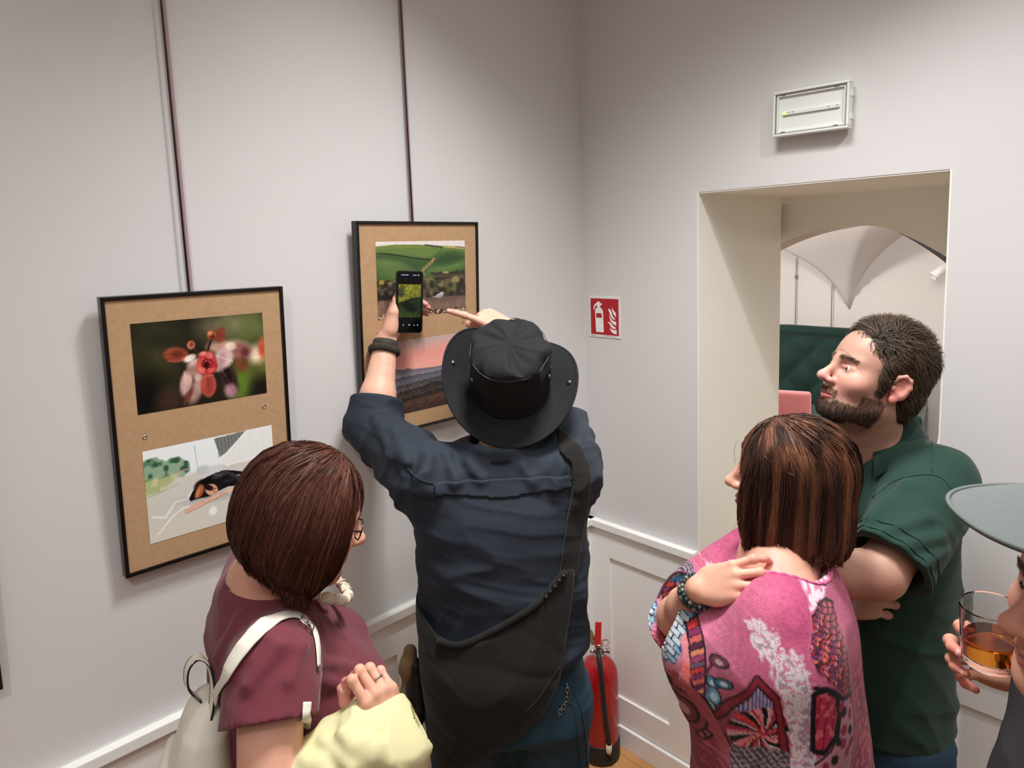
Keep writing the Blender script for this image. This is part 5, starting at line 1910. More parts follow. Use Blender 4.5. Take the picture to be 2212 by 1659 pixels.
    for x in (-1, 1): MB().tube([P(.055 * x, .094, .006), P(.072 * x, .06, .008), P(.084 * x, .0, .010), P(.082 * x, -.02, -.004)], .0015, 6).build('temple', M['black'], spo)
    # T-shirt
    M['maroon'] = mat('maroon_jersey', srgb(112, 54, 64), .85, spec=.15, noise=.08, nscale=90, bump=.2, bscale=1200, bdist=.0005, sheen=.15)
    T = Solid()
    T.loft(o, R, [(.80, 0, .0, .195, .155), (.95, 0, .01, .182, .155), (1.08, 0, .022, .176, .150), (1.20, 0, .040, .174, .146), (1.27, 0, .016, .176, .120), (1.33, 0, -.004, .174, .098), (1.375, 0, -.004, .145, .085), (1.41, 0, -.002, .095, .068)], 0, rnd=.02)
    for x in (-1, 1): T.ell(o + (0, 0, 1.165) + fw * .108 + rt * .075 * x, (.085, .085, .085), None, .06)
    sp1, sp2 = Rsh + (Rel - Rsh) * .42, Lsh + (Lel - Lsh) * .5
    T0 = T.copy()
    T.cap(Rsh + up * .005, Rsh + (Rel - Rsh) * .55, .068, .076, .05).cap(Lsh, Lsh + (Lel - Lsh) * .6, .066, .066, .05)
    T.disp(wrinkles((0, 0, 1), 20, .006, 21, 3.5, lambda p: np.clip((1.36 - p[:, 2]) / .1, .1, 1)))
    T.disp(wrinkles(unit(fw * .6 + up), 15, .008, 23, 3.)).disp(wrinkles(unit(rt * .5 + up), 34, .0022, 25, 5.))
    for a, b, r in [((600, 1395), (540, 1480), .007), ((655, 1395), (625, 1470), .006), ((520, 1330), (470, 1420), .006), ((555, 1350), (505, 1450), .007), ((700, 1430), (770, 1445), .006), ((700, 1470), (760, 1490), .006)]:
        T.fun(surf_ridge(a, b, r, T, .9), at((a[0] + b[0]) / 2, (a[1] + b[1]) / 2, 1.1), .40, .016)
    TT = T.copy()
    sleeve_cut(TT, T0, Rsh, Rel, .44)
    sleeve_cut(TT, T0, Lsh, Lel, .5)
    TT.cap(Rsh + (Rel - Rsh) * .25, Rsh + (Rel - Rsh) * .62, .056, .066, .004, True).cap(Lsh + (Lel - Lsh) * .35, Lsh + (Lel - Lsh) * .75, .055, .058, .004, True)
    TT.ell(o + (0, 0, 1.462) + fw * .022, (.088, .088, .066), None, .016, True)
    sh = solid_mesh('t_shirt', TT, .0055, M['maroon'], e)
    nk = settle(T, [o + (0, 0, 1.444) + fw * .022 + (math.cos(a) * rt + math.sin(a) * fw) * .084 for a in np.linspace(0, 2 * math.pi, 60)[:-1]], 0, -up)
    MB().tube(nk, .0045, 8, True).build('neck_band', M['maroon'], sh)
    trousers('trousers', o + (0, 0, .84), R, .19, .15, M['rubber'] if False else mat('dark_trousers', srgb(40, 40, 46), .8, noise=.1, nscale=60), e, .90, .092, seed=6)
    shoes(e, o, R, .10, M['shoe'], L=.24)
    # shell necklace
    ivory = mat('ivory_shell', srgb(226, 214, 192), .45, spec=.4, noise=.1, nscale=60)
    ring = []
    for a in np.linspace(0, 2 * math.pi, 64)[:-1]:
        d = math.cos(a) * rt + math.sin(a) * fw
        ring.append(o + fw * (.045) + d * (.080 + .022 * max(0, math.sin(a))) + (0, 0, 1.412 - .075 * max(0, math.sin(a)) ** 1.3))
    nb = MB().tube(ring, .002, 6, True).build('necklace', ivory, e)
    disc = None
    for i, p in enumerate(ring):
        for k in range(2):
            t = unit(np.array(ring[(i + 1) % len(ring)]) - np.array(ring[i - 1]))
            q = Vector(t).to_track_quat('Z', 'Y').to_matrix().to_4x4() @ Matrix.Rotation(  .55 * math.sin(i * 2.3 + k * 1.7), 4, 'X') @ Matrix.Rotation(.5 * math.cos(i * 1.9 + k), 4, 'Y')
            if disc is None:
                disc = MB().lathe([(.002, -.0012), (.0098, -.0010), (.0110, 0), (.0098, .0010), (.002, .0014)], 12).build('shell_disc', ivory, nb)
                o2 = disc
            else:
                o2 = disc.copy()
                C.objects.link(o2)
                o2.parent = nb
            o2.matrix_local = Matrix.Translation(Vector(p + t * .0045 * k)) @ q
    # backpack
    b = body_root('backpack', 'cream leather backpack with a carrying loop on the back of the maroon shirt', 'backpack', tuple(o - fw * .2 + (0, 0, .82)))
    M['cream'] = mat('cream_leather', srgb(230, 226, 210), .5, spec=.4, noise=.06, nscale=18, bump=.25, bscale=420, bdist=.0008)
    M['edge'] = mat('dark_leather_edge', srgb(28, 28, 28), .5, noise=.1, nscale=90)
    bo = at(425, 1600, 1.13)
    bo = np.array([bo[0], bo[1], 0])
    BR = R
    B = Solid()
    B.loft(bo, BR, [(.80, 0, .0, .115, .060), (.95, 0, -.005, .125, .066), (1.07, 0, 0, .120, .062), (1.15, 0, .008, .100, .052), (1.215, 0, .018, .074, .040), (1.255, 0, .028, .046, .026)], 0, rnd=.02)
    B.disp(wrinkles((1, .2, 0), 16, .006, 31, 4.)).disp(wrinkles((0, 0, 1), 12, .003, 33, 2.))
    solid_mesh('bag_body', B, .005, M['cream'], b)
    # rolled zip pocket low on the outside
    zp = [bo - fw * (.064 - .012 * (x / .09) ** 2) + rt * x + (0, 0, 1.135 - .9 * x * x - .10 * x) for x in np.linspace(-.085, .095, 16)]
    zp = [p + np.array([0, 0, 0]) for p in zp]
    MB().tube(settle(B, [p + (0, 0, .012) for p in zp], .006), .0085, 10).build('pocket_roll', M['cream'], b)
    MB().tube(settle(B, zp, .001), .0065, 8).build('zip', M['edge'], b)
    teeth = [bo - fw * (.064 - .012 * (x / .09) ** 2) + rt * x + (0, 0, 1.135 - .9 * x * x - .10 * x) for x in np.linspace(-.083, .093, 48)]
    teeth = settle(B, teeth, .0075)
    tn = normals(B, teeth)
    tooth = None
    for p, nn in zip(teeth, tn):
        if tooth is None:
            tooth = MB().box((-.0008, -.004, -.001), (.0008, .004, .001)).build('zip_tooth', M['steel'], b)
            t_ = tooth
        else:
            t_ = tooth.copy()
            C.objects.link(t_)
        t_.matrix_basis = Matrix.Translation(p) @ rot_from(tuple(rt), nn)
    # carrying loop
    top = bo + (0, 0, 1.150) + fw * .03
    lp = smooth_curve([at(432, 1512, 1.115), at(405, 1485, 1.115), at(404, 1445, 1.115), at(424, 1421, 1.115), at(447, 1432, 1.11), at(458, 1470, 1.105), at(458, 1515, 1.10), at(452, 1550, 1.095)], 40)
    cen = at(433, 1470, 1.11)
    ups = []
    T_ = np.gradient(np.array(lp), axis=0)
    ax = unit(-CAM_F * .75 + CAM_R * .62)
    ups = [tuple(unit(np.cross(t, ax))) for t in T_]
    ribbon('carry_loop', lp, ups, .011, .0022, M['cream'], b)
    MB().tube([np.array(p) - ax * .0105 for p in lp], .0018, 6).tube([np.array(p) + ax * .0105 for p in lp], .0018, 6).build('loop_edge', M['edge'], b)
    # shoulder strap
    pl = [(452, 1540), (476, 1478), (505, 1425), (535, 1385), (570, 1350), (605, 1331), (640, 1327), (664, 1340)]
    sp_ = march(TT, pl, .85, .004, 40)
    ribbon('shoulder_strap', sp_, normals(TT, sp_), .0125, .0028, M['cream'], b)
    sp2_ = march(TT, [(660, 1336), (676, 1352), (684, 1376), (688, 1402), (689, 1440)], .85, .004, 20)
    ribbon('shoulder_strap', sp2_, normals(TT, sp2_), .0085, .0022, M['cream'], b)
    bp = march(TT, [(664, 1345), (666, 1346)], .85, .008, 2)[0]
    nb_ = normals(TT, [bp])[0]
    q = Matrix.Translation(bp) @ rot_from(tuple(unit(CAM_R * .5 - up * .5)), nb_)
    MB().tube([tuple(q @ Vector((.013 * x, .011 * y, 0))) for x, y in ((-1, -1), (1, -1), (1, 1), (-1, 1))], .0017, 8, True).tube([tuple(q @ Vector((0, -.011, 0))), tuple(q @ Vector((0, .011, 0)))], .0014, 6).build('buckle', M['steel'], b)
    # second strap seen below the sleeve
    st = march(TT, [(664, 1516), (661, 1560), (658, 1610)], .85, .004, 12)
    ribbon('lower_strap', st, normals(TT, st), .008, .0022, M['cream'], b)
    # pale yellow jacket over the forearm
    j = body_root('folded_jacket', 'pale yellow jacket draped over the forearm of the woman in maroon', 'jacket', tuple(at(740, 1640, 1.04)))
    M['yellow'] = mat('pale_yellow_cotton', srgb(212, 207, 160), .8, spec=.2, noise=.03, nscale=30, bump=.15, bscale=900, bdist=.0005)
    J = Solid()
    a, bb = at(640, 1705, 1.02), at(818, 1618, 1.075)
    def curtain(a, b, r, drop, tilt):
        ab = b[:2] - a[:2]
        L2 = ab @ ab
        def f(p):
            t = np.clip((p[:, :2] - a[:2]) @ ab / L2, 0, 1)
            zt = a[2] + (b[2] - a[2]) * t
            dz = p[:, 2] - zt
            cl = np.clip(dz, -drop, 0)
            xy = p[:, :2] - a[:2] - t[:, None] * ab - np.outer(cl, tilt)
            rr = r * (1 - .45 * np.clip(-dz / drop, 0, 1))
            return np.sqrt((xy ** 2).sum(1) + (dz - cl) ** 2) - rr
        return f
    J.fun(curtain(a, bb, .058, .34, np.array([-.08, .05])), (a + bb) / 2 - (0, 0, .15), .42, 0)
    J.cap(bb + (bb - a) * .02, bb - (0, 0, .10), .060, .052, .04)
    J.disp(wrinkles(unit(np.array([.7, .7, .15])), 17, .020, 41, 4.5)).disp(wrinkles(unit(np.array([.3, .9, .8])), 12, .016, 43, 3.))
    J.disp(wrinkles(unit(np.array([.5, .5, .6])), 34, .0045, 47, 5.))
    J.cap(a - (bb - a) * .4, bb + (bb - a) * .4, .044, .040, .006, True)
    for a_, b_, r_ in [((700, 1600), (760, 1659), .008), ((740, 1585), (800, 1640), .009), ((655, 1640), (690, 1680), .009), ((790, 1600), (835, 1650), .007), ((690, 1650), (720, 1710), .010), ((830, 1610), (860, 1680), .008)]:
        J.fun(surf_ridge(a_, b_, r_, J, .8), at((a_[0] + b_[0]) / 2, (a_[1] + b_[1]) / 2, 1.03), .35, .014)
    jk = solid_mesh('jacket_cloth', J, .005, M['yellow'], j)
    cu = Solid()
    cu.cap(at(798, 1625, 1.07), at(830, 1602, 1.08), .055, .047, 0).disp(wrinkles(unit(bb - a), 30, .005, 45, 3.))
    cu.cap(at(788, 1632, 1.065), at(850, 1585, 1.09), .040, .041, .004, True).cut(at(832, 1602, 1.08), unit(at(830, 1602, 1.08) - at(798, 1625, 1.07)), .003)
    solid_mesh('jacket_cuff', cu, .004, M['yellow'], j)


maroon_woman()

# ================================================================== woman in the pink printed sweater
def sweater_print(V):
    """the print lies flat across the garment; a to the right and b downward in the print's own units"""
    ref = at(1680, 1400, 1.09)
    q = V - ref
    X, Y = .4324 + q @ CAM_R, .5179 - q @ CAM_U
    k = 1447.3 / (1.037 + 1.0 * np.clip(.42 - X, 0, .3) + .9 * np.clip(.50 - Y, 0, .25))      # the cloth is cut wider towards the front
    a = (X * k + 1106 - 1400) / .4815
    b = (Y * k + 712.4 - 860) / .4815
    ab = np.stack([a, b], -1)
    n1 = vnoise(ab / 60, 1)
    n2 = vnoise(ab / 18, 2)
    n3 = vnoise(ab / 7, 3)
    col = np.zeros((len(V), 3)) + (196, 100, 132)
    def mix(m, c):
        nonlocal col
        m = np.clip(m, 0, 1)[:, None]
        col = col * (1 - m) + np.array(c, float) * m
    def poly(pts, rough=0., seed=0):
        d = np.full(len(V), 1e9)
        ins = np.zeros(len(V), bool)
        x = a + rough * (vnoise(ab / 22, seed + 20) - .5)
        y = b + rough * (vnoise(ab / 22, seed + 40) - .5)
        n = len(pts)
        for i in range(n):
            (x0, y0), (x1, y1) = pts[i], pts[(i + 1) % n]
            t = np.clip(((x - x0) * (x1 - x0) + (y - y0) * (y1 - y0)) / ((x1 - x0) ** 2 + (y1 - y0) ** 2 + 1e-9), 0, 1)
            d = np.minimum(d, np.hypot(x - x0 - t * (x1 - x0), y - y0 - t * (y1 - y0)))
            ins ^= ((y0 > y) != (y1 > y)) & (x < (x1 - x0) * (y - y0) / (y1 - y0 + 1e-12) + x0)
        return np.where(ins, d, -d)
    def line(pts, w):
        d = np.full(len(V), 1e9)
        for (x0, y0), (x1, y1) in zip(pts[:-1], pts[1:]):
            t = np.clip(((a - x0) * (x1 - x0) + (b - y0) * (y1 - y0)) / ((x1 - x0) ** 2 + (y1 - y0) ** 2 + 1e-9), 0, 1)
            d = np.minimum(d, np.hypot(a - x0 - t * (x1 - x0), b - y0 - t * (y1 - y0)))
        return (w - d) / 4 + .5
    def ell(cx, cy, rx, ry, ang=0.):
        c, s_ = math.cos(math.radians(ang)), math.sin(math.radians(ang))
        x, y = (a - cx) * c + (b - cy) * s_, -(a - cx) * s_ + (b - cy) * c
        return 1 - np.hypot(x / rx, y / ry)
    S = lambda d, k=4.: np.clip(d / k + .5, 0, 1)
    pal = np.array([(150, 44, 62), (196, 60, 66), (226, 108, 84), (120, 58, 96), (206, 118, 140), (94, 34, 50), (176, 76, 110)], float)
    def pick(k): return pal[np.mod(k.astype(int), len(pal))]
    # pink ground, paler towards the chest, wine coloured low down
    mix((450 - a) / 300, (222, 138, 164))
    mix((n1 - .4) * .5, (180, 80, 114))
    mix((b - 1280) / 160, (150, 62, 82))
    mix(((b - 1300) / 100).clip(0, 1) * (n2 > .55), (196, 92, 112))
    mix(((a - 520) / 160).clip(0, 1) * ((742 - a) / 20).clip(0, 1) * ((1250 - b) / 200).clip(0, 1) * .6, (176, 66, 108))
    # white brushed streak down the sleeve
    for pts in ([(455, 985), (505, 1000), (525, 1060), (565, 1040), (605, 1085), (600, 1160), (640, 1150), (700, 1185), (742, 1330), (752, 1700), (640, 1700), (620, 1420), (560, 1230), (500, 1150), (470, 1080)],):
        mix(S(poly(pts, 50, 1), 14), (222, 208, 212))
        mix(S(poly(pts, 60, 1) - 26, 10) * (n2 > .5), (168, 150, 160))
        mix(S(poly(pts, 60, 1), 10) * (n3 > .74), (206, 120, 150))
    # tile mosaic at the bust
    m = S(poly([(100, 1130), (190, 985), (250, 925), (335, 1000), (358, 1022), (290, 1075), (205, 1150), (160, 1240), (110, 1280)], 10, 3))
    u, v = (a - 220) * .80 + (b - 1060) * .6, -(a - 220) * .6 + (b - 1060) * .80
    row = np.floor(v / 25)
    uu = u / 37 + .5 * np.mod(row, 2)
    fu, fv = uu - np.floor(uu), v / 25 - row
    h = np.mod(np.floor(uu) * 37 + row * 91, 7)
    tile = np.array([(206, 222, 232), (232, 226, 232), (150, 184, 208), (214, 176, 190), (184, 204, 216), (226, 232, 236), (110, 150, 180)], float)[h.astype(int)]
    tile = np.where(((fu < .12) | (fv < .17))[:, None], (34, 38, 52), tile)
    col = col * (1 - m[:, None]) + tile * m[:, None]
    mix(S(8 - np.abs(poly([(200, 1160), (290, 1078), (360, 1024), (385, 990)], 4))) * 0 + line([(180, 1190), (230, 1120), (290, 1076), (362, 1022), (384, 992)], 11), (44, 92, 138))
    # dark red scaled fan with a dark and pale band round it
    f = poly([(238, 905), (300, 860), (400, 880), (372, 985), (322, 1015), (280, 975)])
    mix(S(f + 26), (60, 50, 60))
    mix(S(f + 26) * (np.mod(np.arctan2(b - 880, a - 400) * 9, 1) > .5), (178, 150, 164))
    mix(S(f), (140, 30, 42))
    ru = np.mod(a / 20 + .5 * np.mod(np.floor(b / 18), 2), 1) - .5
    rv = np.mod(b / 18, 1)
    mix(S(f) * (np.hypot(ru, rv) > .55), (84, 14, 24))
    mix(S(f) * S(b - 960, 40), (206, 66, 46))
    # banded strip
    st = poly([(222, 1100), (288, 1078), (290, 1180), (275, 1440), (232, 1380), (212, 1300)])
    k = np.floor((b + a * .25) / 24)
    stc = np.array([(128, 52, 92), (206, 98, 92), (88, 40, 70), (226, 140, 110), (170, 70, 110), (110, 90, 110), (196, 60, 60)], float)[np.mod(k, 7).astype(int)]
    mm = S(st)[:, None]
    col = col * (1 - mm) + stc * mm
    mix(S(st) * (np.mod((b + a * .25) / 24, 1) < .16), (40, 20, 32))
    mix(line([(222, 1100), (212, 1300), (232, 1380)], 5) + 0, (30, 16, 26))
    mix(line([(288, 1078), (290, 1180), (275, 1440)], 4), (30, 16, 26))
    mix(S(poly([(180, 1160), (215, 1125), (215, 1300), (195, 1310)], 6)), (242, 150, 160))
    mix(S(poly([(180, 1250), (212, 1250), (212, 1320), (200, 1330)], 6), 30), (244, 110, 90))
    # leaf shaped drops, pink and teal
    for cx, cy, r, an, c1, c2 in ((335, 1212, 36, -35, (132, 60, 84), (220, 190, 190)), (310, 1318, 34, 60, (84, 142, 170), (200, 222, 230)), (350, 1304, 36, -30, (60, 122, 160), (210, 226, 232)), (316, 1380, 44, 80, (120, 164, 186), (180, 206, 216)), (300, 1445, 46, 80, (150, 184, 198), (96, 130, 160))):
        mix(S(ell(cx, cy, r, r * .72, an) * r), (26, 20, 30))
        mix(S(ell(cx, cy, r - 6, r * .72 - 6, an) * r), c1)
        mix(S(ell(cx + 2, cy + 2, r * .4, r * .3, an) * r), c2)
    mix(line([(310, 1240), (285, 1285)], 6), (100, 40, 60))
    mix(line([(300, 1350), (290, 1420), (300, 1500), (340, 1560)], 7), (90, 140, 166))
    # pointed arch with blue bars and a turning flower
    hp_ = [(318, 1520), (372, 1390), (478, 1250), (568, 1345), (600, 1470), (620, 1600), (560, 1640), (380, 1600)]
    ar = poly(hp_)
    mix(S(ar), (150, 70, 88))
    bars = S(ar) * (b < 1400)
    mix(bars * (np.mod(a / 17, 1) > .5), (52, 92, 150))
    mix(bars * (np.mod(a / 17, 1) <= .5), (190, 150, 170))
    ang = np.arctan2(b - 1505, a - 505)
    rr = np.hypot(a - 505, b - 1505)
    sw = np.mod((ang + rr / 260) / (2 * math.pi) * 9, 1)
    fl = S((132 - rr), 5) * S(ar + 30)
    kk = np.mod(np.floor((ang + rr / 260) / (2 * math.pi) * 9), 3)
    mix(fl * (kk == 0), (206, 58, 58))
    mix(fl * (kk == 1), (228, 140, 150))
    mix(fl * (kk == 2), (170, 50, 80))
    mix(fl * (np.abs(sw - .5) < .16) * (rr > 20), (22, 18, 24))
    mix(fl * (np.abs(sw - .74) < .06) * (rr > 30), (196, 190, 196))
    mix(S(16 - np.abs(ar)), (136, 36, 50))
    mix(S(4 - np.abs(ar - 16)) + S(4 - np.abs(ar + 16)), (34, 16, 24))
    # nested eye shape low on the front
    for i, (rx, ry, c_) in enumerate(((130, 190, (40, 20, 28)), (120, 178, (168, 84, 96)), (100, 150, (48, 20, 28)), (90, 138, (150, 66, 82)), (66, 104, (30, 18, 24)), (54, 90, (120, 46, 60)), (30, 52, (206, 150, 160)))):
        mix(S(ell(205, 1510, rx, ry, -28) * rx), c_)
    e2 = ell(205, 1510, 110, 164, -28)
    mix(S((.09 - np.abs(e2 - .02)) * 60) * (np.mod(np.arctan2(b - 1510, a - 205) * 5, 1) < .35), (30, 14, 20))
    mix(line([(150, 1310), (240, 1390), (330, 1530), (390, 1660)], 22), (176, 84, 96))
    mix(line([(160, 1300), (255, 1385), (345, 1520), (410, 1650)], 6) + line([(130, 1330), (225, 1410), (312, 1540), (368, 1660)], 6), (24, 14, 20))
    cw = poly([(390, 1590), (500, 1560), (640, 1600), (640, 1760), (390, 1760)])
    mix(S(cw), (74, 56, 66))
    mix(S(cw) * ((np.mod((a + b * .3) / 40, 1) > .5) ^ (np.mod((b - a * .2) / 30, 1) > .5)), (150, 132, 142))
    # back of the sleeve: plaited feathers
    fe = poly([(742, 985), (800, 960), (900, 985), (965, 1030), (990, 1150), (985, 1380), (930, 1390), (850, 1300), (770, 1250), (742, 1200)], 8, 7)
    sx = (a - 742) * .88 + (b - 960) * .48
    sy = -(a - 742) * .48 + (b - 960) * .88
    band = np.floor((sy + .0006 * (sx - 150) ** 2) / 46)
    ft = (sy + .0006 * (sx - 150) ** 2) / 46 - band
    che = np.floor((sx + np.abs(ft - .5) * 44 * np.where(np.mod(band, 2) > 0, 1, -1)) / 21)
    cf = pick(che * 3 + band * 2)
    cf = np.where((np.mod((sx + np.abs(ft - .5) * 44 * np.where(np.mod(band, 2) > 0, 1, -1)) / 21, 1) < .2)[:, None], (60, 24, 40), cf)
    cf = np.where((np.abs(ft - .5) > .43)[:, None], (70, 40, 60), cf)
    cf = np.where((np.abs(ft - .5) < .06)[:, None], (52, 22, 36), cf)
    mm = S(fe)[:, None]
    col = col * (1 - mm) + cf * mm
    # brushed white shoulder piece above it
    wh = poly([(735, 842), (800, 850), (905, 790), (950, 880), (960, 940), (880, 965), (800, 950), (740, 975)], 26, 8)
    mix(S(wh, 10), (228, 206, 216))
    mix(S(wh) * (n2 > .62), (204, 120, 152))
    mix(S(poly([(500, 780), (590, 790), (570, 815), (520, 812)], 10, 9), 8), (232, 214, 224))
    mix(S(poly([(470, 680), (520, 660), (520, 780), (490, 770)], 10, 9), 8), (228, 206, 218))
    # red petal with beaded black edge, hearts and dots
    pe = poly([(748, 1330), (800, 1320), (850, 1360), (862, 1440), (840, 1530), (790, 1580), (748, 1570)])
    mix(S(pe + 24), (26, 16, 24))
    mix(S(pe), (196, 54, 84))
    mix(S(pe) * (np.abs(np.mod((a * .9 + .12 * b) / 38, 1) - .5) < .09), (132, 24, 52))
    mix(S(pe) * (n2 > .68), (226, 104, 110))
    ri = poly([(880, 1385), (985, 1385), (985, 1760), (748, 1760), (748, 1620), (830, 1590), (880, 1500)])
    mix(S(ri), (206, 142, 162))
    mix(line([(870, 1385), (885, 1450), (870, 1530), (825, 1595), (748, 1640)], 5), (24, 14, 20))
    for i, (cx, cy) in enumerate(((905, 1440), (955, 1470), (905, 1520), (952, 1540), (900, 1580), (930, 1630), (850, 1640), (800, 1660), (960, 1600), (870, 1560), (985, 1420), (890, 1410))):
        mix(S(ell(cx, cy, 17 if i % 2 else 22, 24, 20 * (i % 3 - 1)) * 18), (28, 20, 28) if i % 3 == 0 else (160, 40, 66))
    mix(line([(742, 985), (800, 958), (900, 984), (965, 1030)], 5), (36, 14, 22))
    mix(line([(742, 1295), (800, 1305), (850, 1330), (900, 1380), (985, 1400)], 9), (24, 16, 24))
    # rows of the knit
    kn = .5 + .5 * np.sin(a * 2 * math.pi / 10.5) * np.sin(b * 2 * math.pi / 9.)
    col = col * (.90 + .14 * kn[:, None]) * (.93 + .14 * n3[:, None])
    return lin(np.clip(col, 0, 255) / 255. * 255.)


def pink_woman():
    e = body_root('person', 'woman in pink printed knit sweater with brown bob, hand on her shoulder', 'person', (1.19, -.87, 0))
    f0 = unit(-CAM_R * .90 + CAM_F * .42)
    R = frame((f0[0], f0[1], 0))
    rt, fw, up = R.T
    q = at(1690, 1400, 1.29)
    o = np.array([q[0], q[1], 0.])
    Lsh, Lel, Lwr = o - rt * .165 + (0, 0, 1.345), at(1712, 1560, 1.13), at(1655, 1760, 1.12)
    Rsh, Rel, Rwr = o + rt * .150 + fw * .03 + (0, 0, 1.345), at(1466, 1334, 1.36), at(1510, 1272, 1.215)
    c = at(1705, 1032, 1.28)
    h0 = unit(-CAM_R * .93 + CAM_F * .34)
    hR = frame(np.array([h0[0], h0[1], .06]))
    s = .905
    S = Solid()
    S.loft(o, R, [(.80, 0, 0, .16, .115), (1.0, 0, 0, .155, .115), (1.2, 0, .01, .155, .105), (1.30, 0, .0, .15, .085), (1.36, 0, 0, .125, .06), (1.40, 0, 0, .06, .05)], 0)
    nb = o + (0, 0, 1.365) + fw * .01
    P = head_solid(S, c, hR, s, False, nb)
    for x in (-1, 1): S.cap(nb + (0, 0, .02), nb + rt * .115 * x - (0, 0, .012), .046, .040, .05)
    S.cap(Lsh, Lel, .050, .042, .03).cap(Lel, Lwr, .041, .027, .02)
    S.cap(Rsh, Rel, .050, .042, .03).cap(Rel, Rel + (Rwr - Rel) * .4, .038, .035, .02).cap(Rel + (Rwr - Rel) * .4, Rwr, .034, .0235, .02)
    hd = unit(at(1612, 1246, 1.165) - Rwr)
    t1, n1 = hand_solid(S, Rwr, hd, -CAM_F * .72 + up * .62 - CAM_R * .1, up * .7 + CAM_F * .6, [(.35, .62, .45), (.55, .85, .45), (.62, .85, .45), (.30, .42, .25)], .82, spread=(.16, .0, -.14, -.36), thumb=(.5, 1.0, .4))
    t2, n2 = hand_solid(S, Lwr, unit(Lwr - Lel), CAM_R, fw, [(.4, .5, .4)] * 4, .93, thumb=(.4, .5, .3))
    marks = head_marks(P, lips=(176, 84, 88), brow=(96, 66, 50)) + [(t, .018, (222, 148, 136), 1.6) for t in t1] + [(S.fing[0][0], .01, (200, 120, 110), 1.5)]
    solid_mesh('body', S, .0075, M['skin'], e, skin_col((.97, .88, .84), marks, 7), fine=[((Rwr + t1[1]) / 2, (.115, .115, .085), .0026), (c + (0, 0, -.01), (.13, .13, .15), .0036)])
    eyes(P, hR, e, s, (80, 90, 90))
    add_nails(n1[:4], e, M['nail'])
    # bob with a fringe
    H = Solid()
    def hp(x, y, z): return c + hR @ (np.array([x, y, z]) * s)
    H.ell(hp(0, -.014, .038), np.array([.087, .110, .099]) * s, hR, 0)
    H.ell(hp(0, -.050, -.050), np.array([.088, .070, .13]) * s, hR, .05)
    H.ell(hp(0, -.038, -.105), np.array([.090, .076, .08]) * s, hR, .04)
    for x in (-1, 1): H.ell(hp(.068 * x, .032, -.050), np.array([.026, .062, .118]) * s, hR, .03)
    H.ell(hp(0, .130, -.06), np.array([.058, .082, .130]) * s, hR, .015, True)
    H.ell(hp(0, .015, -.15), np.array([.058, .09, .06]) * s, hR, .02, True)
    H.cut(hp(0, 0, -.128), -hR[:, 2] - hR[:, 1] * .10, .012)
    H.disp(lambda p: .007 * (vnoise(((p - c) @ hR) * np.array([70, 70, 9]), 5) - .5))
    def col(p, t, u):
        l_ = (p - c) @ hR
        k = vnoise(l_ * np.array([75, 75, 4]), 9)
        w_ = np.clip((k - .35) * 2.2, 0, 1)[:, None]
        b = lin((54, 33, 26)) * (1 - w_) + lin((122, 78, 54)) * w_
        return b * (.8 + .45 * u[:, None]) * (.85 + .35 * t[:, None])
    bob(e, c, hR, s, H, 'hair', col, lambda q: np.where((q[:, 1] > .066) & (np.abs(q[:, 0]) < .050), .028, -.133), 12000, 13, 13, .36, .00075, (.001, .010), (.0, .035), .10, -.02, lambda q: (q[:, 1] > .072) & (q[:, 2] < .05) & (np.abs(q[:, 0]) < .052), -.1)
    # loose pale hairs
    for i, pl in enumerate(([(1652, 985), (1668, 1000), (1690, 1015), (1718, 1028)], [(1600, 1120), (1588, 1135), (1580, 1150)], [(1608, 1130), (1600, 1150), (1604, 1165)], [(1592, 950), (1586, 975), (1588, 1000)])):
        pts = march(H, pl, .9, .004, 10) if i == 0 else [at(px, py, 1.25) for px, py in smooth_curve(pl, 10)]
        MB().tube(pts, .0004, 5).build('loose_hair', mat('pale_hair', srgb(150, 112, 80), .4, noise=.1, nscale=90), e)
    # sweater
    T = Solid()
    T.loft(o, R, [(.74, 0, .0, .195, .165), (.95, 0, .0, .195, .165), (1.08, 0, .012, .195, .164), (1.19, 0, .026, .194, .162), (1.26, 0, .022, .192, .148), (1.32, 0, .006, .186, .118), (1.365, 0, -.002, .150, .088), (1.395, 0, .0, .112, .074)], 0, rnd=.02)
    for x in (-1, 1): T.ell(o + (0, 0, 1.225) + fw * .115 + rt * .085 * x, (.088, .088, .095), None, .07)
    T.chain([Lsh + (0, 0, .005), Lsh * .6 + Lel * .4 - rt * .005, Lel, Lel * .45 + Lwr * .55], [.060, .072, .070, .068], .07)
    sd = unit(Rwr - Rel)
    T0 = T.copy()
    T.cap(Rsh, Rel + (Rsh - Rel) * .25, .062, .062, .06).cap(Rel + (Rsh - Rel) * .25, Rel - (0, 0, .006), .060, .058, .03).cap(Rel, Rel + sd * .075 - (0, 0, .034) - CAM_R * .012, .056, .064, .02)
    T.disp(wrinkles(unit(np.array([.2, .3, 1])), 10, .010, 51, 3., lambda p: np.clip((1.34 - p[:, 2]) / .1, 0, 1)))
    T.disp(wrinkles(unit(CAM_R), 10, .010, 53, 4.5, lambda p: np.clip((1.28 - p[:, 2]) / .1, 0, 1)))
    TT = T.copy()
    pn = unit(sd * .5 - CAM_R * .9 - up * .1)
    pc_ = Rel + sd * .030 - (0, 0, .012)
    sleeve_cut(TT, T0, Rel - sd * .03, Rel + sd * .12, 0, .13, pn) if False else TT.fun(lambda p: np.where((np.linalg.norm(p - pc_, axis=1) < .15) & (T0(p) > .004) & ((p - Rel) @ sd > -.03), (p - pc_) @ pn, -1), mode='inter')
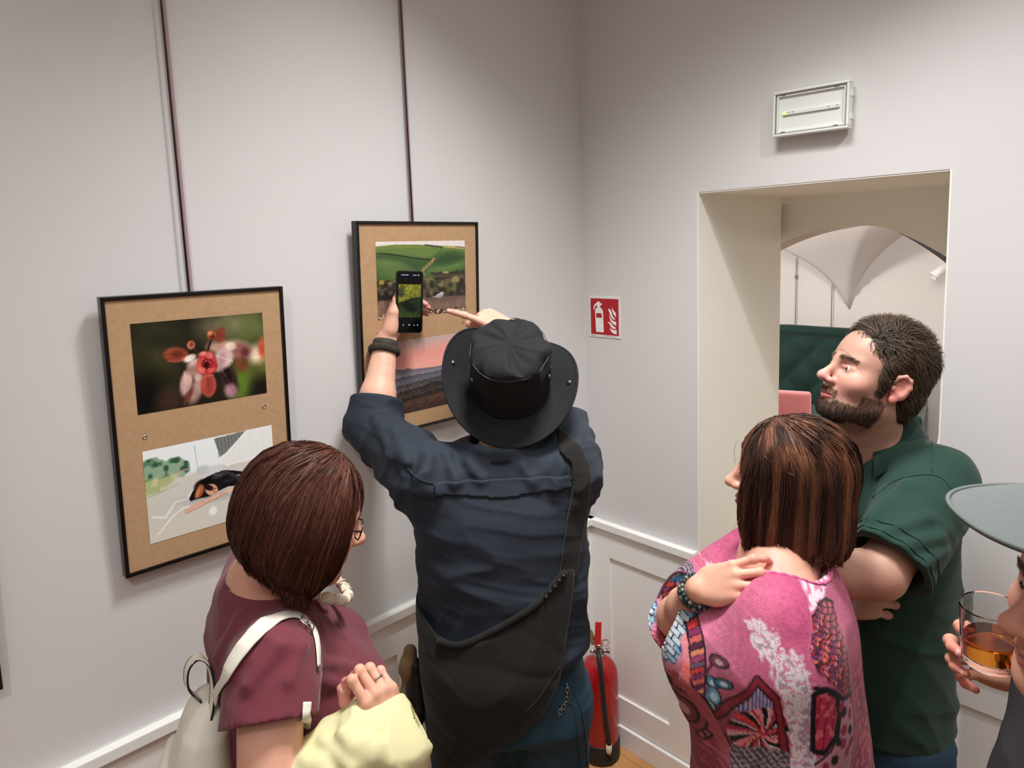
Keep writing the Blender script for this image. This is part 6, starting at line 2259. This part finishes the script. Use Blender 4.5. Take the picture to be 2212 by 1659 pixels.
    TT.cap(Rel + (Rsh - Rel) * .3, Rel, .050, .050, .004, True).cap(Rel, Rel + sd * .09 - (0, 0, .040) - CAM_R * .014, .050, .058, .004, True)
    # wide neckline: a tilted oval opening, lower at the back left
    nc = o + (0, 0, 1.415) - rt * .02 + fw * .0
    nR = frame(fw, up + rt * .10)
    TT.ell(nc, (.098, .082, .070), nR, .006, True)
    sw = mat('printed_knit', (1, 1, 1, 1), .85, spec=.15, attr='Col', sheen=.1, noise=.06, nscale=300, bump=.5, bscale=650, bdist=.0012)
    # the cloth: closely meshed so that the print stays crisp
    sh = solid_mesh('sweater', TT, .0027, sw, e, sweater_print, lo=(0, -9, .74))
    nk = settle(T, [nc + math.cos(a) * nR[:, 0] * .097 + math.sin(a) * nR[:, 1] * .081 - nR[:, 2] * .018 for a in np.linspace(0, 2 * math.pi, 90)[:-1]], 0, -nR[:, 2])
    MB().tube([p + .0012 * math.sin(i * 2.1) * up for i, p in enumerate(nk)], .0030, 8, True).build('neck_edge', mat('pink_knit_edge', srgb(206, 96, 140), .85, noise=.2, nscale=200), sh)
    ux = unit(np.cross(pn, up))
    uy = np.cross(ux, pn)
    cu = settle(T, [pc_ + .06 * (math.cos(a) * ux + math.sin(a) * uy) for a in np.linspace(0, 2 * math.pi, 50)[:-1]], 0, None, pn)
    MB().tube(cu, .0032, 8, True).build('cuff_edge', mat('cuff_edge', srgb(120, 80, 96), .85, noise=.5, nscale=120), sh)
    trousers('trousers', o + (0, 0, .82), R, .185, .14, M['denim'], e, .86, .09, seed=8)
    shoes(e, o, R, .10, M['shoe'], L=.24)
    # two bead bracelets and a pink band
    ax = unit(Rwr - Rel)
    ux = unit(np.cross(ax, CAM_F))
    uy = np.cross(ax, ux)
    bead_m = [mat('dark_bead', srgb(44, 62, 62), .25, noise=.4, nscale=60), mat('pearly_bead', srgb(120, 132, 122), .2, metal=.3, noise=.5, nscale=60)]
    for k, (off, rad, br) in enumerate(((.004, .0285, .0042), (-.009, .0305, .0047))):
        cb = Rwr - ax * .012 + ax * off
        th = MB().tube([cb + rad * (math.cos(a) * ux + math.sin(a) * uy) for a in np.linspace(0, 2 * math.pi, 40)[:-1]], .0012, 6, True).build('bead_bracelet', M['rubber'], e)
        n = int(2 * math.pi * rad / (br * 2.02))
        proto = {}
        for i in range(n):
            a = 2 * math.pi * i / n
            w_ = (i * 7 + k * 3) % 5 < 2
            p = cb + rad * (math.cos(a) * ux + math.sin(a) * uy)
            if w_ not in proto:
                proto[w_] = MB().lathe([(br * math.sin(t), -br * math.cos(t)) for t in np.linspace(.12, math.pi - .12, 9)], 12).build('bead', bead_m[int(w_)], th)
                ob = proto[w_]
            else:
                ob = proto[w_].copy()
                C.objects.link(ob)
            ob.matrix_local = Matrix.Translation(p)
    cb = Rwr - ax * .030
    MB().tube([cb + .031 * (math.cos(a) * ux + math.sin(a) * uy) for a in np.linspace(0, 2 * math.pi, 40)[:-1]], .0032, 8, True).build('pink_band', mat('pink_band', srgb(176, 96, 112), .5, noise=.1, nscale=80), e)


pink_woman()

# ================================================================== bearded man in the green polo shirt
def short_hair(e, c, R, s, H, name, colf, n, seed, flowf, steps, length, r0, lift, mask):
    base = solid_mesh(name, H, .004, M['hairbase'], e, lambda V: colf(V, np.zeros(len(V)) + .4, np.zeros(len(V)) + .3) * .5)
    roots = sample_surface(base, n, lambda V: mask((V - c) @ R / s), seed)
    g = np.random.default_rng(seed)
    Ls = length * g.uniform(.55, 1.15, n)
    def flow(P, t, ids):
        v = flowf((P - c) @ R / s, t, ids)
        v = v / (np.linalg.norm(v, axis=1, keepdims=True) + 1e-9)
        return (v @ R.T) * (Ls[ids] / steps)[:, None]
    return strands(name + '_locks', roots, flow, H, M['hair'], base, steps, r0, lift, seed, colf, lambda P: .3 + .7 * np.clip((((P - c) @ R)[:, 2] / s - .03) / .07, 0, 1))


def bearded_man():
    e = body_root('person', 'bearded man in dark green polo shirt standing with folded arms by the doorway', 'person', (1.2, -.42, 0))
    c = at(1886, 820, 1.48)
    h0 = unit(-CAM_R * .995 - CAM_F * .06)
    hR = frame(np.array([h0[0], h0[1], 0]) * math.cos(.34) + np.array([0, 0, 1.]) * math.sin(.34))
    s = .965
    f0 = unit(-CAM_R * .90 - CAM_F * .40)
    R = frame((f0[0], f0[1], 0))
    rt, fw, up = R.T
    q = at(1882, 1150, 1.60)
    o = np.array([q[0], q[1], 0.])
    Lsh, Lel, Lwr = o - rt * .160 + (0, 0, 1.455), at(1900, 1240, 1.33), at(1700, 1238, 1.42)
    Rsh, Rel, Rwr = o + rt * .165 + (0, 0, 1.455), at(1690, 1290, 1.55), at(1812, 1290, 1.42)
    S = Solid()
    S.loft(o, R, [(.80, 0, 0, .165, .12), (1.0, 0, 0, .165, .12), (1.2, 0, .01, .165, .115), (1.38, 0, .0, .165, .10), (1.465, 0, 0, .15, .075), (1.52, 0, 0, .08, .06)], 0)
    P = head_solid(S, c, hR, s, True, o + (0, 0, 1.48) + fw * .01, nose=1.25)
    S.cap(o + (0, 0, 1.505), o + (0, 0, 1.46) + rt * .10, .055, .05, .05).cap(o + (0, 0, 1.505), o + (0, 0, 1.46) - rt * .10, .055, .05, .05)
    for sh, el, wr in ((Lsh, Lel, Lwr), (Rsh, Rel, Rwr)):
        S.cap(sh, el, .056, .047, .03).cap(el, el + (wr - el) * .35, .046, .046, .02).cap(el + (wr - el) * .35, wr, .045, .031, .02)
    t1, n1 = hand_solid(S, Rwr, unit(CAM_R * .97 - up * .05 + CAM_F * .1), -CAM_F * .9 + up * .3, up, [(.25, .35, .3), (.3, .4, .3), (.3, .4, .3), (.35, .4, .3)], 1.0, thumb=(.7, .2, .1))
    t2, n2 = hand_solid(S, Lwr, unit(-CAM_R * .95 + CAM_F * .3), CAM_F * .2 - CAM_R * .2 + up * .9, -CAM_F, [(.3, .4, .3)] * 4, 1.0, thumb=(.5, .5, .3))
    marks = head_marks(P, lips=(186, 104, 98), brow=(74, 54, 42))
    for x in (-1, 1):
        marks += [(P(.084 * x, -.01, -.002), .026, (226, 150, 138), 1.4), (P(.080 * x, -.004, -.028), .012, (228, 140, 130), 1.2), (P(.03 * x, .10, .006), .014, (196, 136, 124), 1.6), (P(.012 * x, .104, -.032), .012, (226, 150, 138), 1.5)]
    marks += [(P(0, .118, -.026), .016, (232, 164, 152), 1.6)]
    base_col = skin_col((.66, .63, .62), marks, 9)
    def colf(V):
        col = base_col(V)
        q = (V - c) @ hR / s
        x, y, z = q.T
        # beard shadow over jaw, chin and upper lip
        jaw = np.clip((-.030 - z + .45 * np.clip(y - .02, -.05, .03)) / .02, 0, 1) * np.clip((y + .012) / .02, 0, 1) * np.clip((z + .145) / .02, 0, 1)
        lipgap = np.exp(-(((z + .0605) / .010) ** 2 + (x / .026) ** 2) * 1.2) * (y > .08)
        cheek = np.clip((y - .055) / .02, 0, 1) * np.clip((z + .052) / .012, 0, 1) * (np.abs(x) > .022)
        must = np.exp(-(((z + .048) / .007) ** 2)) * (np.abs(x) < .034) * (y > .07)
        m = np.clip(jaw * (1 - cheek) * (1 - lipgap) + .75 * must, 0, 1)
        n = vnoise(q * 160, 4)
        m = (m * (.25 + .45 * n) * np.clip((-.025 - z) / .06, .35, 1))[:, None]
        return col * (1 - m) + lin((66, 48, 38)) * m
    solid_mesh('body', S, .0075, M['skin'], e, colf, fine=[(c + (0, 0, -.01), (.14, .14, .16), .0027), ((Rwr + t1[1]) / 2, (.10, .10, .07), .0030)])
    eyes(P, hR, e, s, (88, 96, 84))
    # hair: cropped sides, longer brushed top
    def hp(x, y, z): return c + hR @ (np.array([x, y, z]) * s)
    H = Solid()
    H.ell(hp(0, -.018, .052), np.array([.0825, .106, .097]) * s, hR, 0)
    H.ell(hp(0, -.055, -.02), np.array([.070, .056, .070]) * s, hR, .03)
    for x in (-1, 1): H.ell(hp(.070 * x, .018, .010), np.array([.0125, .020, .040]) * s, hR, .012)
    H.cut(hp(0, .070, .084), hR @ np.array([0, .92, -.40]), .012)
    H.fun(lambda p: (lambda q: np.where(q[:, 2] < .050, np.minimum((q[:, 1] - .036 + .25 * np.clip(.02 - q[:, 2], 0, .1)), .06), -1))((p - c) @ hR / s), mode='inter')
    H.fun(lambda p: (lambda q: np.where((q[:, 1] > -.034) & (q[:, 2] < .024), np.where(q[:, 1] < .014, .024 - q[:, 2], -.03 - q[:, 2]), -1))((p - c) @ hR / s) * .5, mode='inter')
    H.cut(hp(0, -.06, -.080), -hR[:, 2] + hR[:, 1] * .2, .015)
    H.disp(lambda p: .004 * (vnoise((p - c) * 60, 5) - .5))
    def col(p, t, u):
        b = lin((40, 32, 27)) * (1 - u[:, None]) + lin((92, 74, 58)) * u[:, None]
        return b * (.75 + .5 * t[:, None])
    rnd = np.random.default_rng(3).normal(0, 1, (16000, 3))
    def flowf(q, t, ids):
        topness = np.clip((q[:, 2] - .07) / .05, 0, 1)[:, None]
        front = np.clip((q[:, 1] - .02) / .06, 0, 1)[:, None]
        side = np.sign(q[:, :1])
        cl = vnoise(q * 42, 8)[:, None] - .5
        v = topness * np.array([.55, -.55, .10]) + topness * front * np.array([.5, .7, .25]) + (1 - topness) * np.concatenate([0 * q[:, :1], -.75 + 0 * q[:, :1], -.75 + 0 * q[:, :1]], 1)
        return v + .22 * rnd[ids] + cl * np.array([1.6, .8, .8])
    short_hair(e, c, hR, s, H, 'hair', col, 16000, 21, flowf, 6, .036, .00062, (.002, .015), lambda q: q[:, 2] > -.2)
    # beard and brows: short locks rooted on the skin
    body = [o_ for o_ in e.children if o_.name.startswith('body')][0]
    def beard_mask(V):
        q = (V - c) @ hR / s
        x, y, z = q.T
        lower = (z < -.038 - .55 * np.clip(.055 - y, 0, .06) * 0) & (y > .0) & (z > -.125) & (z < -.034 + .9 * np.clip(.03 - y, 0, .03) - .0)
        mouth = (np.abs(x) < .027) & (z > -.073) & (z < -.052) & (y > .07)
        nose = (z > -.044) & (y > .07)
        cheek = (z > -.066) & (y > .050) & (np.abs(x) > .028)
        neck = (z < -.104) & (y < .05)
        return (lower & ~mouth & ~nose & ~cheek & ~neck) | ((np.abs(x) < .030) & (z > -.053) & (z < -.043) & (y > .08))
    roots = sample_surface(body, 9000, beard_mask, 5)
    g = np.random.default_rng(6)
    L = .0080 * g.uniform(.35, 1.2, 9000)
    dv = g.normal(0, .25, (9000, 3))
    def bflow(Pt, t, ids):
        q = (Pt - c) @ hR / s
        v = np.array([0, .25, -1.]) + np.concatenate([np.sign(q[:, :1]) * .2, 0 * q[:, :2]], 1) + dv[ids]
        return (v / np.linalg.norm(v, axis=1, keepdims=True)) @ hR.T * (L[ids] / 3)[:, None]
    def bcol(p, t, u):
        z = ((p - c) @ hR / s)[:, 2]
        k = np.clip((-.05 - z) / .05, 0, 1)[:, None]
        return (lin((96, 72, 56)) * (1 - k) + lin((34, 28, 26)) * k) * (.7 + .6 * u[:, None])
    strands('beard', roots, bflow, S, M['hair'], e, 3, .00030, (.0004, .004), 8, bcol)
    br = []
    for x in (-1, 1):
        for i in range(60):
            t = g.uniform(0, 1)
            br.append(P(x * (.012 + .036 * t), .098 - .018 * t * t, .0275 + .006 * t - .010 * t * t + g.normal(0, .0022)))
    br = np.array(br)
    gr, d = grad(S, br, .002, .2)
    br = br - gr * d[:, None]
    sg = np.sign(((br - c) @ hR)[:, 0])
    for sx in (-1, 1):
        bb, n_ = br[sg == sx], int((sg == sx).sum())
        strands('eyebrow', bb, lambda Pt, t, ids, sx=sx: (np.stack([np.full(len(ids), sx * 1.), np.full(len(ids), -.3), np.full(len(ids), .25)], 1) @ hR.T) * .0028, S, M['hair'], e, 4, .0004, (.0005, .002), 9, lambda p, t, u: np.tile(lin((96, 72, 56)), (len(p), 1)))
    # polo shirt
    M['polo'] = mat('green_pique', srgb(38, 62, 53), .85, spec=.15, noise=.08, nscale=70, bump=.3, bscale=1300, bdist=.0006, sheen=.1)
    T = Solid()
    T.loft(o, R, [(.80, 0, .0, .190, .150), (.98, 0, .0, .186, .148), (1.14, 0, .0, .186, .142), (1.28, 0, .006, .190, .134), (1.38, 0, .004, .190, .122), (1.455, 0, 0, .172, .098), (1.50, 0, -.002, .140, .080), (1.535, 0, 0, .092, .070)], 0, rnd=.02)
    T0 = T.copy()
    LS, RS = .86, .62
    T.cap(Lsh, Lsh + (Lel - Lsh) * LS, .074, .082, .06).cap(Rsh, Rsh + (Rel - Rsh) * RS, .074, .076, .06)
    for a, b, r in [((1905, 1060), (1870, 1150), .007), ((1960, 1050), (1880, 1120), .007), ((2000, 1120), (1890, 1160), .006), ((2030, 1160), (1930, 1185), .006), ((1880, 1005), (1850, 1110), .007), ((2040, 1190), (1960, 1240), .006)]:
        T.fun(surf_ridge(a, b, r, T, 1.1), at((a[0] + b[0]) / 2, (a[1] + b[1]) / 2, 1.4), .35, .018)
    T.disp(wrinkles(unit(np.array([.3, .1, 1])), 15, .007, 61, 3.5, lambda p: np.clip((1.40 - p[:, 2]) / .12, .15, 1)))
    T.disp(wrinkles(unit(Lel - Lsh), 18, .006, 63, 3., lambda p: np.clip(((p - o) @ -rt - .12) / .06, 0, 1)))
    TT = T.copy()
    sleeve_cut(TT, T0, Lsh, Lel, LS + .04)
    sleeve_cut(TT, T0, Rsh, Rel, RS + .04)
    TT.cap(Lsh + (Lel - Lsh) * .45, Lsh + (Lel - Lsh) * 1.02, .058, .074, .004, True)
    TT.ell(o + (0, 0, 1.555) + fw * .045, (.078, .100, .100), None, .006, True)
    TT.cut(o + (0, 0, .845), -up, .004)
    sh = solid_mesh('polo_shirt', TT, .0055, M['polo'], e)
    shirt_collar(o, rt, fw, 1.566, M['polo'], sh, .076, .038, .78, .085, .046, .010)
    # sleeve hem and seams
    ax = unit(Lel - Lsh)
    ux = unit(np.cross(ax, up))
    uy = np.cross(ux, ax)
    for off in (.035, .012):
        ring = settle(T, [Lsh + (Lel - Lsh) * (LS + .04) - ax * off + .08 * (math.cos(a) * ux + math.sin(a) * uy) for a in np.linspace(0, 2 * math.pi, 60)[:-1]], .0012, None, ax, 20)
        MB().tube(ring, .0013, 6, True).build('sleeve_hem', M['polo'], sh)
    MB().tube(march(TT, [(2010, 935), (2016, 975), (2012, 1020)], 1.2, .0004), .0018, 6).build('shoulder_seam', M['polo'], sh)
    MB().tube(march(TT, [(1885, 1075), (1930, 1040), (1985, 1026), (2030, 1030), (2060, 1060)], 1.2, .0004), .0018, 6).build('armhole_seam', M['polo'], sh)
    pl = march(TT, [(1838, 990), (1842, 1020), (1846, 1060)], 1.2, .003, 8)
    MB().tube(pl, .009, 8, flat=(.25, 1.)).build('placket', M['polo'], sh)
    for k in (1, 5):
        MB().lathe([(.0045, -.0012), (.005, 0), (.0045, .0014)], 12, Matrix.Translation(pl[k] - CAM_F * .003) @ Vector(-CAM_F).to_track_quat('Z', 'Y').to_matrix().to_4x4()).build('shirt_button', M['rubber'], sh)
    trousers('jeans', o + (0, 0, .86), R, .172, .128, M['denim'], e, .93, .098, r=(.10, .075, .07), seed=12)
    shoes(e, o, R, .105, M['shoe'])


bearded_man()


# ================================================================== man in the grey cap at the right edge, with his glass
def cap_man():
    e = body_root('person', 'man in grey peaked cap at the right edge, raising a glass', 'person', (1.63, -1.08, 0))
    c = at(2436, 1318, .72)
    h0 = unit(-CAM_R * .995 + CAM_F * .06)
    hR = frame(np.array([h0[0], h0[1], .07]))
    s = 1.0
    f0 = unit(-CAM_R * .95 + CAM_F * .25)
    R = frame((f0[0], f0[1], 0))
    rt, fw, up = R.T
    o = np.array([c[0], c[1], 0.]) - fw * .05
    gc = at(2140, 1370, 1.01)
    Rsh, Lsh = o + rt * .18 + (0, 0, 1.36), o - rt * .18 + (0, 0, 1.36)
    Rwr = at(2230, 1448, 1.09)
    Rel = at(2370, 1640, 1.02)
    Lel, Lwr = Lsh - rt * .06 + (0, 0, -.29), Lsh - rt * .04 + fw * .10 - (0, 0, .52)
    S = Solid()
    S.loft(o, R, [(.80, 0, 0, .17, .12), (1.0, 0, 0, .17, .12), (1.2, 0, .01, .18, .12), (1.3, 0, .0, .185, .11), (1.37, 0, 0, .15, .08), (1.42, 0, 0, .08, .06)], 0)
    P = head_solid(S, c, hR, s, True, o + (0, 0, 1.36), nose=1.25)
    for sh, el, wr in ((Lsh, Lel, Lwr), (Rsh, Rel, Rwr)):
        S.cap(sh, el, .054, .045, .03).cap(el, el + (wr - el) * .35, .044, .045, .02).cap(el + (wr - el) * .35, wr, .044, .030, .02)
    # right hand wraps the far side of the glass
    t1, n1 = hand_solid(S, Rwr, unit(-CAM_R * .93 + up * .26 + CAM_F * .14), CAM_F * .95 + CAM_R * .22, up * 1., [(.30, .80, .55), (.32, .85, .60), (.36, .88, .62), (.42, .90, .60)], .98, spread=(.24, .05, -.10, -.26), thumb=(.75, .75, .25))
    t2, n2 = hand_solid(S, Lwr, unit(Lwr - Lel), -rt, fw, [(.4, .5, .4)] * 4, 1.0, thumb=(.4, .5, .3))
    marks = head_marks(P, lips=(170, 96, 90), brow=(64, 52, 44)) + [(t, .02, (222, 140, 128), 1.6) for t in t1]
    marks += [(P(0, .10, -.02), .03, (206, 140, 124), 1.8)]
    solid_mesh('body', S, .0085, M['skin'], e, skin_col((.86, .74, .68), marks, 13), fine=[(c + (0, 0, -.01), (.14, .14, .16), .0034), ((Rwr + gc) / 2 + up * .01, (.10, .10, .09), .0026)])
    eyes(P, hR, e, s, (80, 70, 60))
    add_nails(n1[:4], e, M['nail'])
    g = np.random.default_rng(31)
    br = np.array([P(x * (.012 + .038 * t), .098 - .018 * t * t, .0275 + .006 * t - .010 * t * t + g.normal(0, .0025)) for x in (-1, 1) for t in g.uniform(0, 1, 70)])
    gr, d = grad(S, br, .002, .2)
    br = br - gr * d[:, None]
    sg = np.sign(((br - c) @ hR)[:, 0])
    for sx in (-1, 1):
        bb = br[sg == sx]
        strands('eyebrow', bb, lambda Pt, t, ids, sx=sx: (np.stack([np.full(len(ids), sx * 1.), np.full(len(ids), .25), np.full(len(ids), .35)], 1) @ hR.T) * .0032, S, M['hair'], e, 4, .0003, (.0005, .003), 9, lambda p, t, u: np.tile(lin((96, 80, 68)), (len(p), 1)))
    Hh = Solid()
    Hh.ell(P(0, -.022, .030), np.array([.083, .100, .090]) * s, hR, 0).cut(P(0, .02, .0), hR @ np.array([0, 1., -.2]), .01).cut(P(0, -.05, -.05), -hR[:, 2], .02)
    Hh.fun(lambda p: (lambda q: np.where((q[:, 1] > -.036) & (q[:, 2] < .02), .02 - q[:, 2], -1))((p - c) @ hR), mode='inter')
    solid_mesh('hair', Hh, .005, M['hairbase'], e, lin((70, 62, 56)))
    # cap: six panel crown with a curved peak
    M['capcloth'] = mat('grey_cap_cloth', srgb(116, 122, 120), .85, spec=.15, noise=.06, nscale=90, bump=.2, bscale=900, bdist=.0006)
    K = Solid()
    K.ell(P(0, -.014, .066), np.array([.088, .108, .086]) * s, hR, 0).cut(P(0, 0, .066), -hR[:, 2] - hR[:, 1] * .16, .004)
    cp = solid_mesh('peaked_cap', K, .004, M['capcloth'], e)
    nu, nv = 40, 18
    V, F = [], []
    for layer in (0, 1):
        for j in range(nv):
            v = j / (nv - 1)
            for i in range(nu):
                u = i / (nu - 1) * 2 - 1
                x = .086 * u
                y0 = .094 * math.sqrt(max(0, 1 - (u * .86) ** 2)) - .004
                ext = .098 * (1 - abs(u) ** 3.0) ** .5
                y = y0 + ext * v
                z = .104 - .007 * (u * u) - .006 * v - .004 * layer + .014 * u
                V.append(P(x, y, z))
    for layer in (0, 1):
        for j in range(nv - 1):
            for i in range(nu - 1):
                a = layer * nu * nv + j * nu + i
                F.append((a, a + 1, a + nu + 1, a + nu) if layer == 0 else (a + nu, a + nu + 1, a + 1, a))
    for j in range(nv - 1):
        for i in (0, nu - 1):
            a = j * nu + i
            F.append((a, a + nu, a + nu + nu * nv, a + nu * nv))
    for i in range(nu - 1):
        for j in (0, nv - 1):
            a = j * nu + i
            F.append((a, a + nu * nv, a + 1 + nu * nv, a + 1))
    MB().add(V, F, True).build('peak', M['capcloth'], cp)
    edge = [V[(nv - 1) * nu + i] for i in range(nu)]
    MB().tube(edge, .0026, 8).build('peak_edge', M['capcloth'], cp)
    MB().lathe([(.001, .008), (.006, .006), (.008, 0)][::-1], 12, Matrix.Translation(P(0, -.014, .151)) @ Matrix(hR.tolist()).to_4x4()).build('cap_button', M['capcloth'], cp)
    # clothes
    M['darkshirt'] = mat('dark_shirt', srgb(52, 50, 54), .85, spec=.15, noise=.08, nscale=70, bump=.25, bscale=1100, bdist=.0006)
    T = Solid()
    T.loft(o, R, [(.80, 0, .0, .205, .155), (.98, 0, .0, .205, .155), (1.18, 0, .004, .208, .150), (1.28, 0, .004, .208, .135), (1.35, 0, 0, .190, .105), (1.395, 0, -.002, .150, .082), (1.43, 0, 0, .09, .070)], 0, rnd=.02)
    T.cap(Lsh, Lsh + (Lel - Lsh) * .7, .07, .068, .06).cap(Rsh, Rsh + (Rel - Rsh) * .62, .07, .066, .06)
    T.disp(wrinkles((0, 0, 1), 14, .006, 71, 3.))
    T.ell(o + (0, 0, 1.465) + fw * .02, (.078, .078, .08), None, .006, True)
    solid_mesh('t_shirt', T, .007, M['darkshirt'], e)
    trousers('trousers', o + (0, 0, .86), R, .188, .135, M['denim'], e, .92, .098, r=(.10, .075, .07), seed=15, h=.010)
    shoes(e, o, R, .105, M['shoe'])
    # whisky glass
    ga = unit(up * .985 - CAM_R * .10 - CAM_F * .04)
    q = Vector(ga).to_track_quat('Z', 'Y').to_matrix().to_4x4()
    g_ = empty('whisky_glass', 'short tumbler of amber whisky held by the man in the cap', 'glass')
    g_.matrix_world = Matrix.Translation(gc - ga * .047) @ q
    gm = mat('tumbler_glass', (1, 1, 1, 1), .01, trans=1., ior=1.48, noise=.0)
    wm = mat('whisky', srgb(214, 132, 40), .0, trans=1., ior=1.36)
    r = .0385
    MB().lathe([(.004, .0), (r - .004, .0), (r - .001, .003), (r, .008), (r + .001, .094), (r - .0006, .0952), (r - .002, .094), (r - .0032, .016), (r - .007, .0125), (.004, .012)], 128, None, False).build('tumbler', gm, g_)
    MB().lathe([(.004, .01205), (r - .0072, .0126), (r - .00335, .0162), (r - .00295, .044), (.004, .044)], 128, None, False).build('whisky', wm, g_)


cap_man()
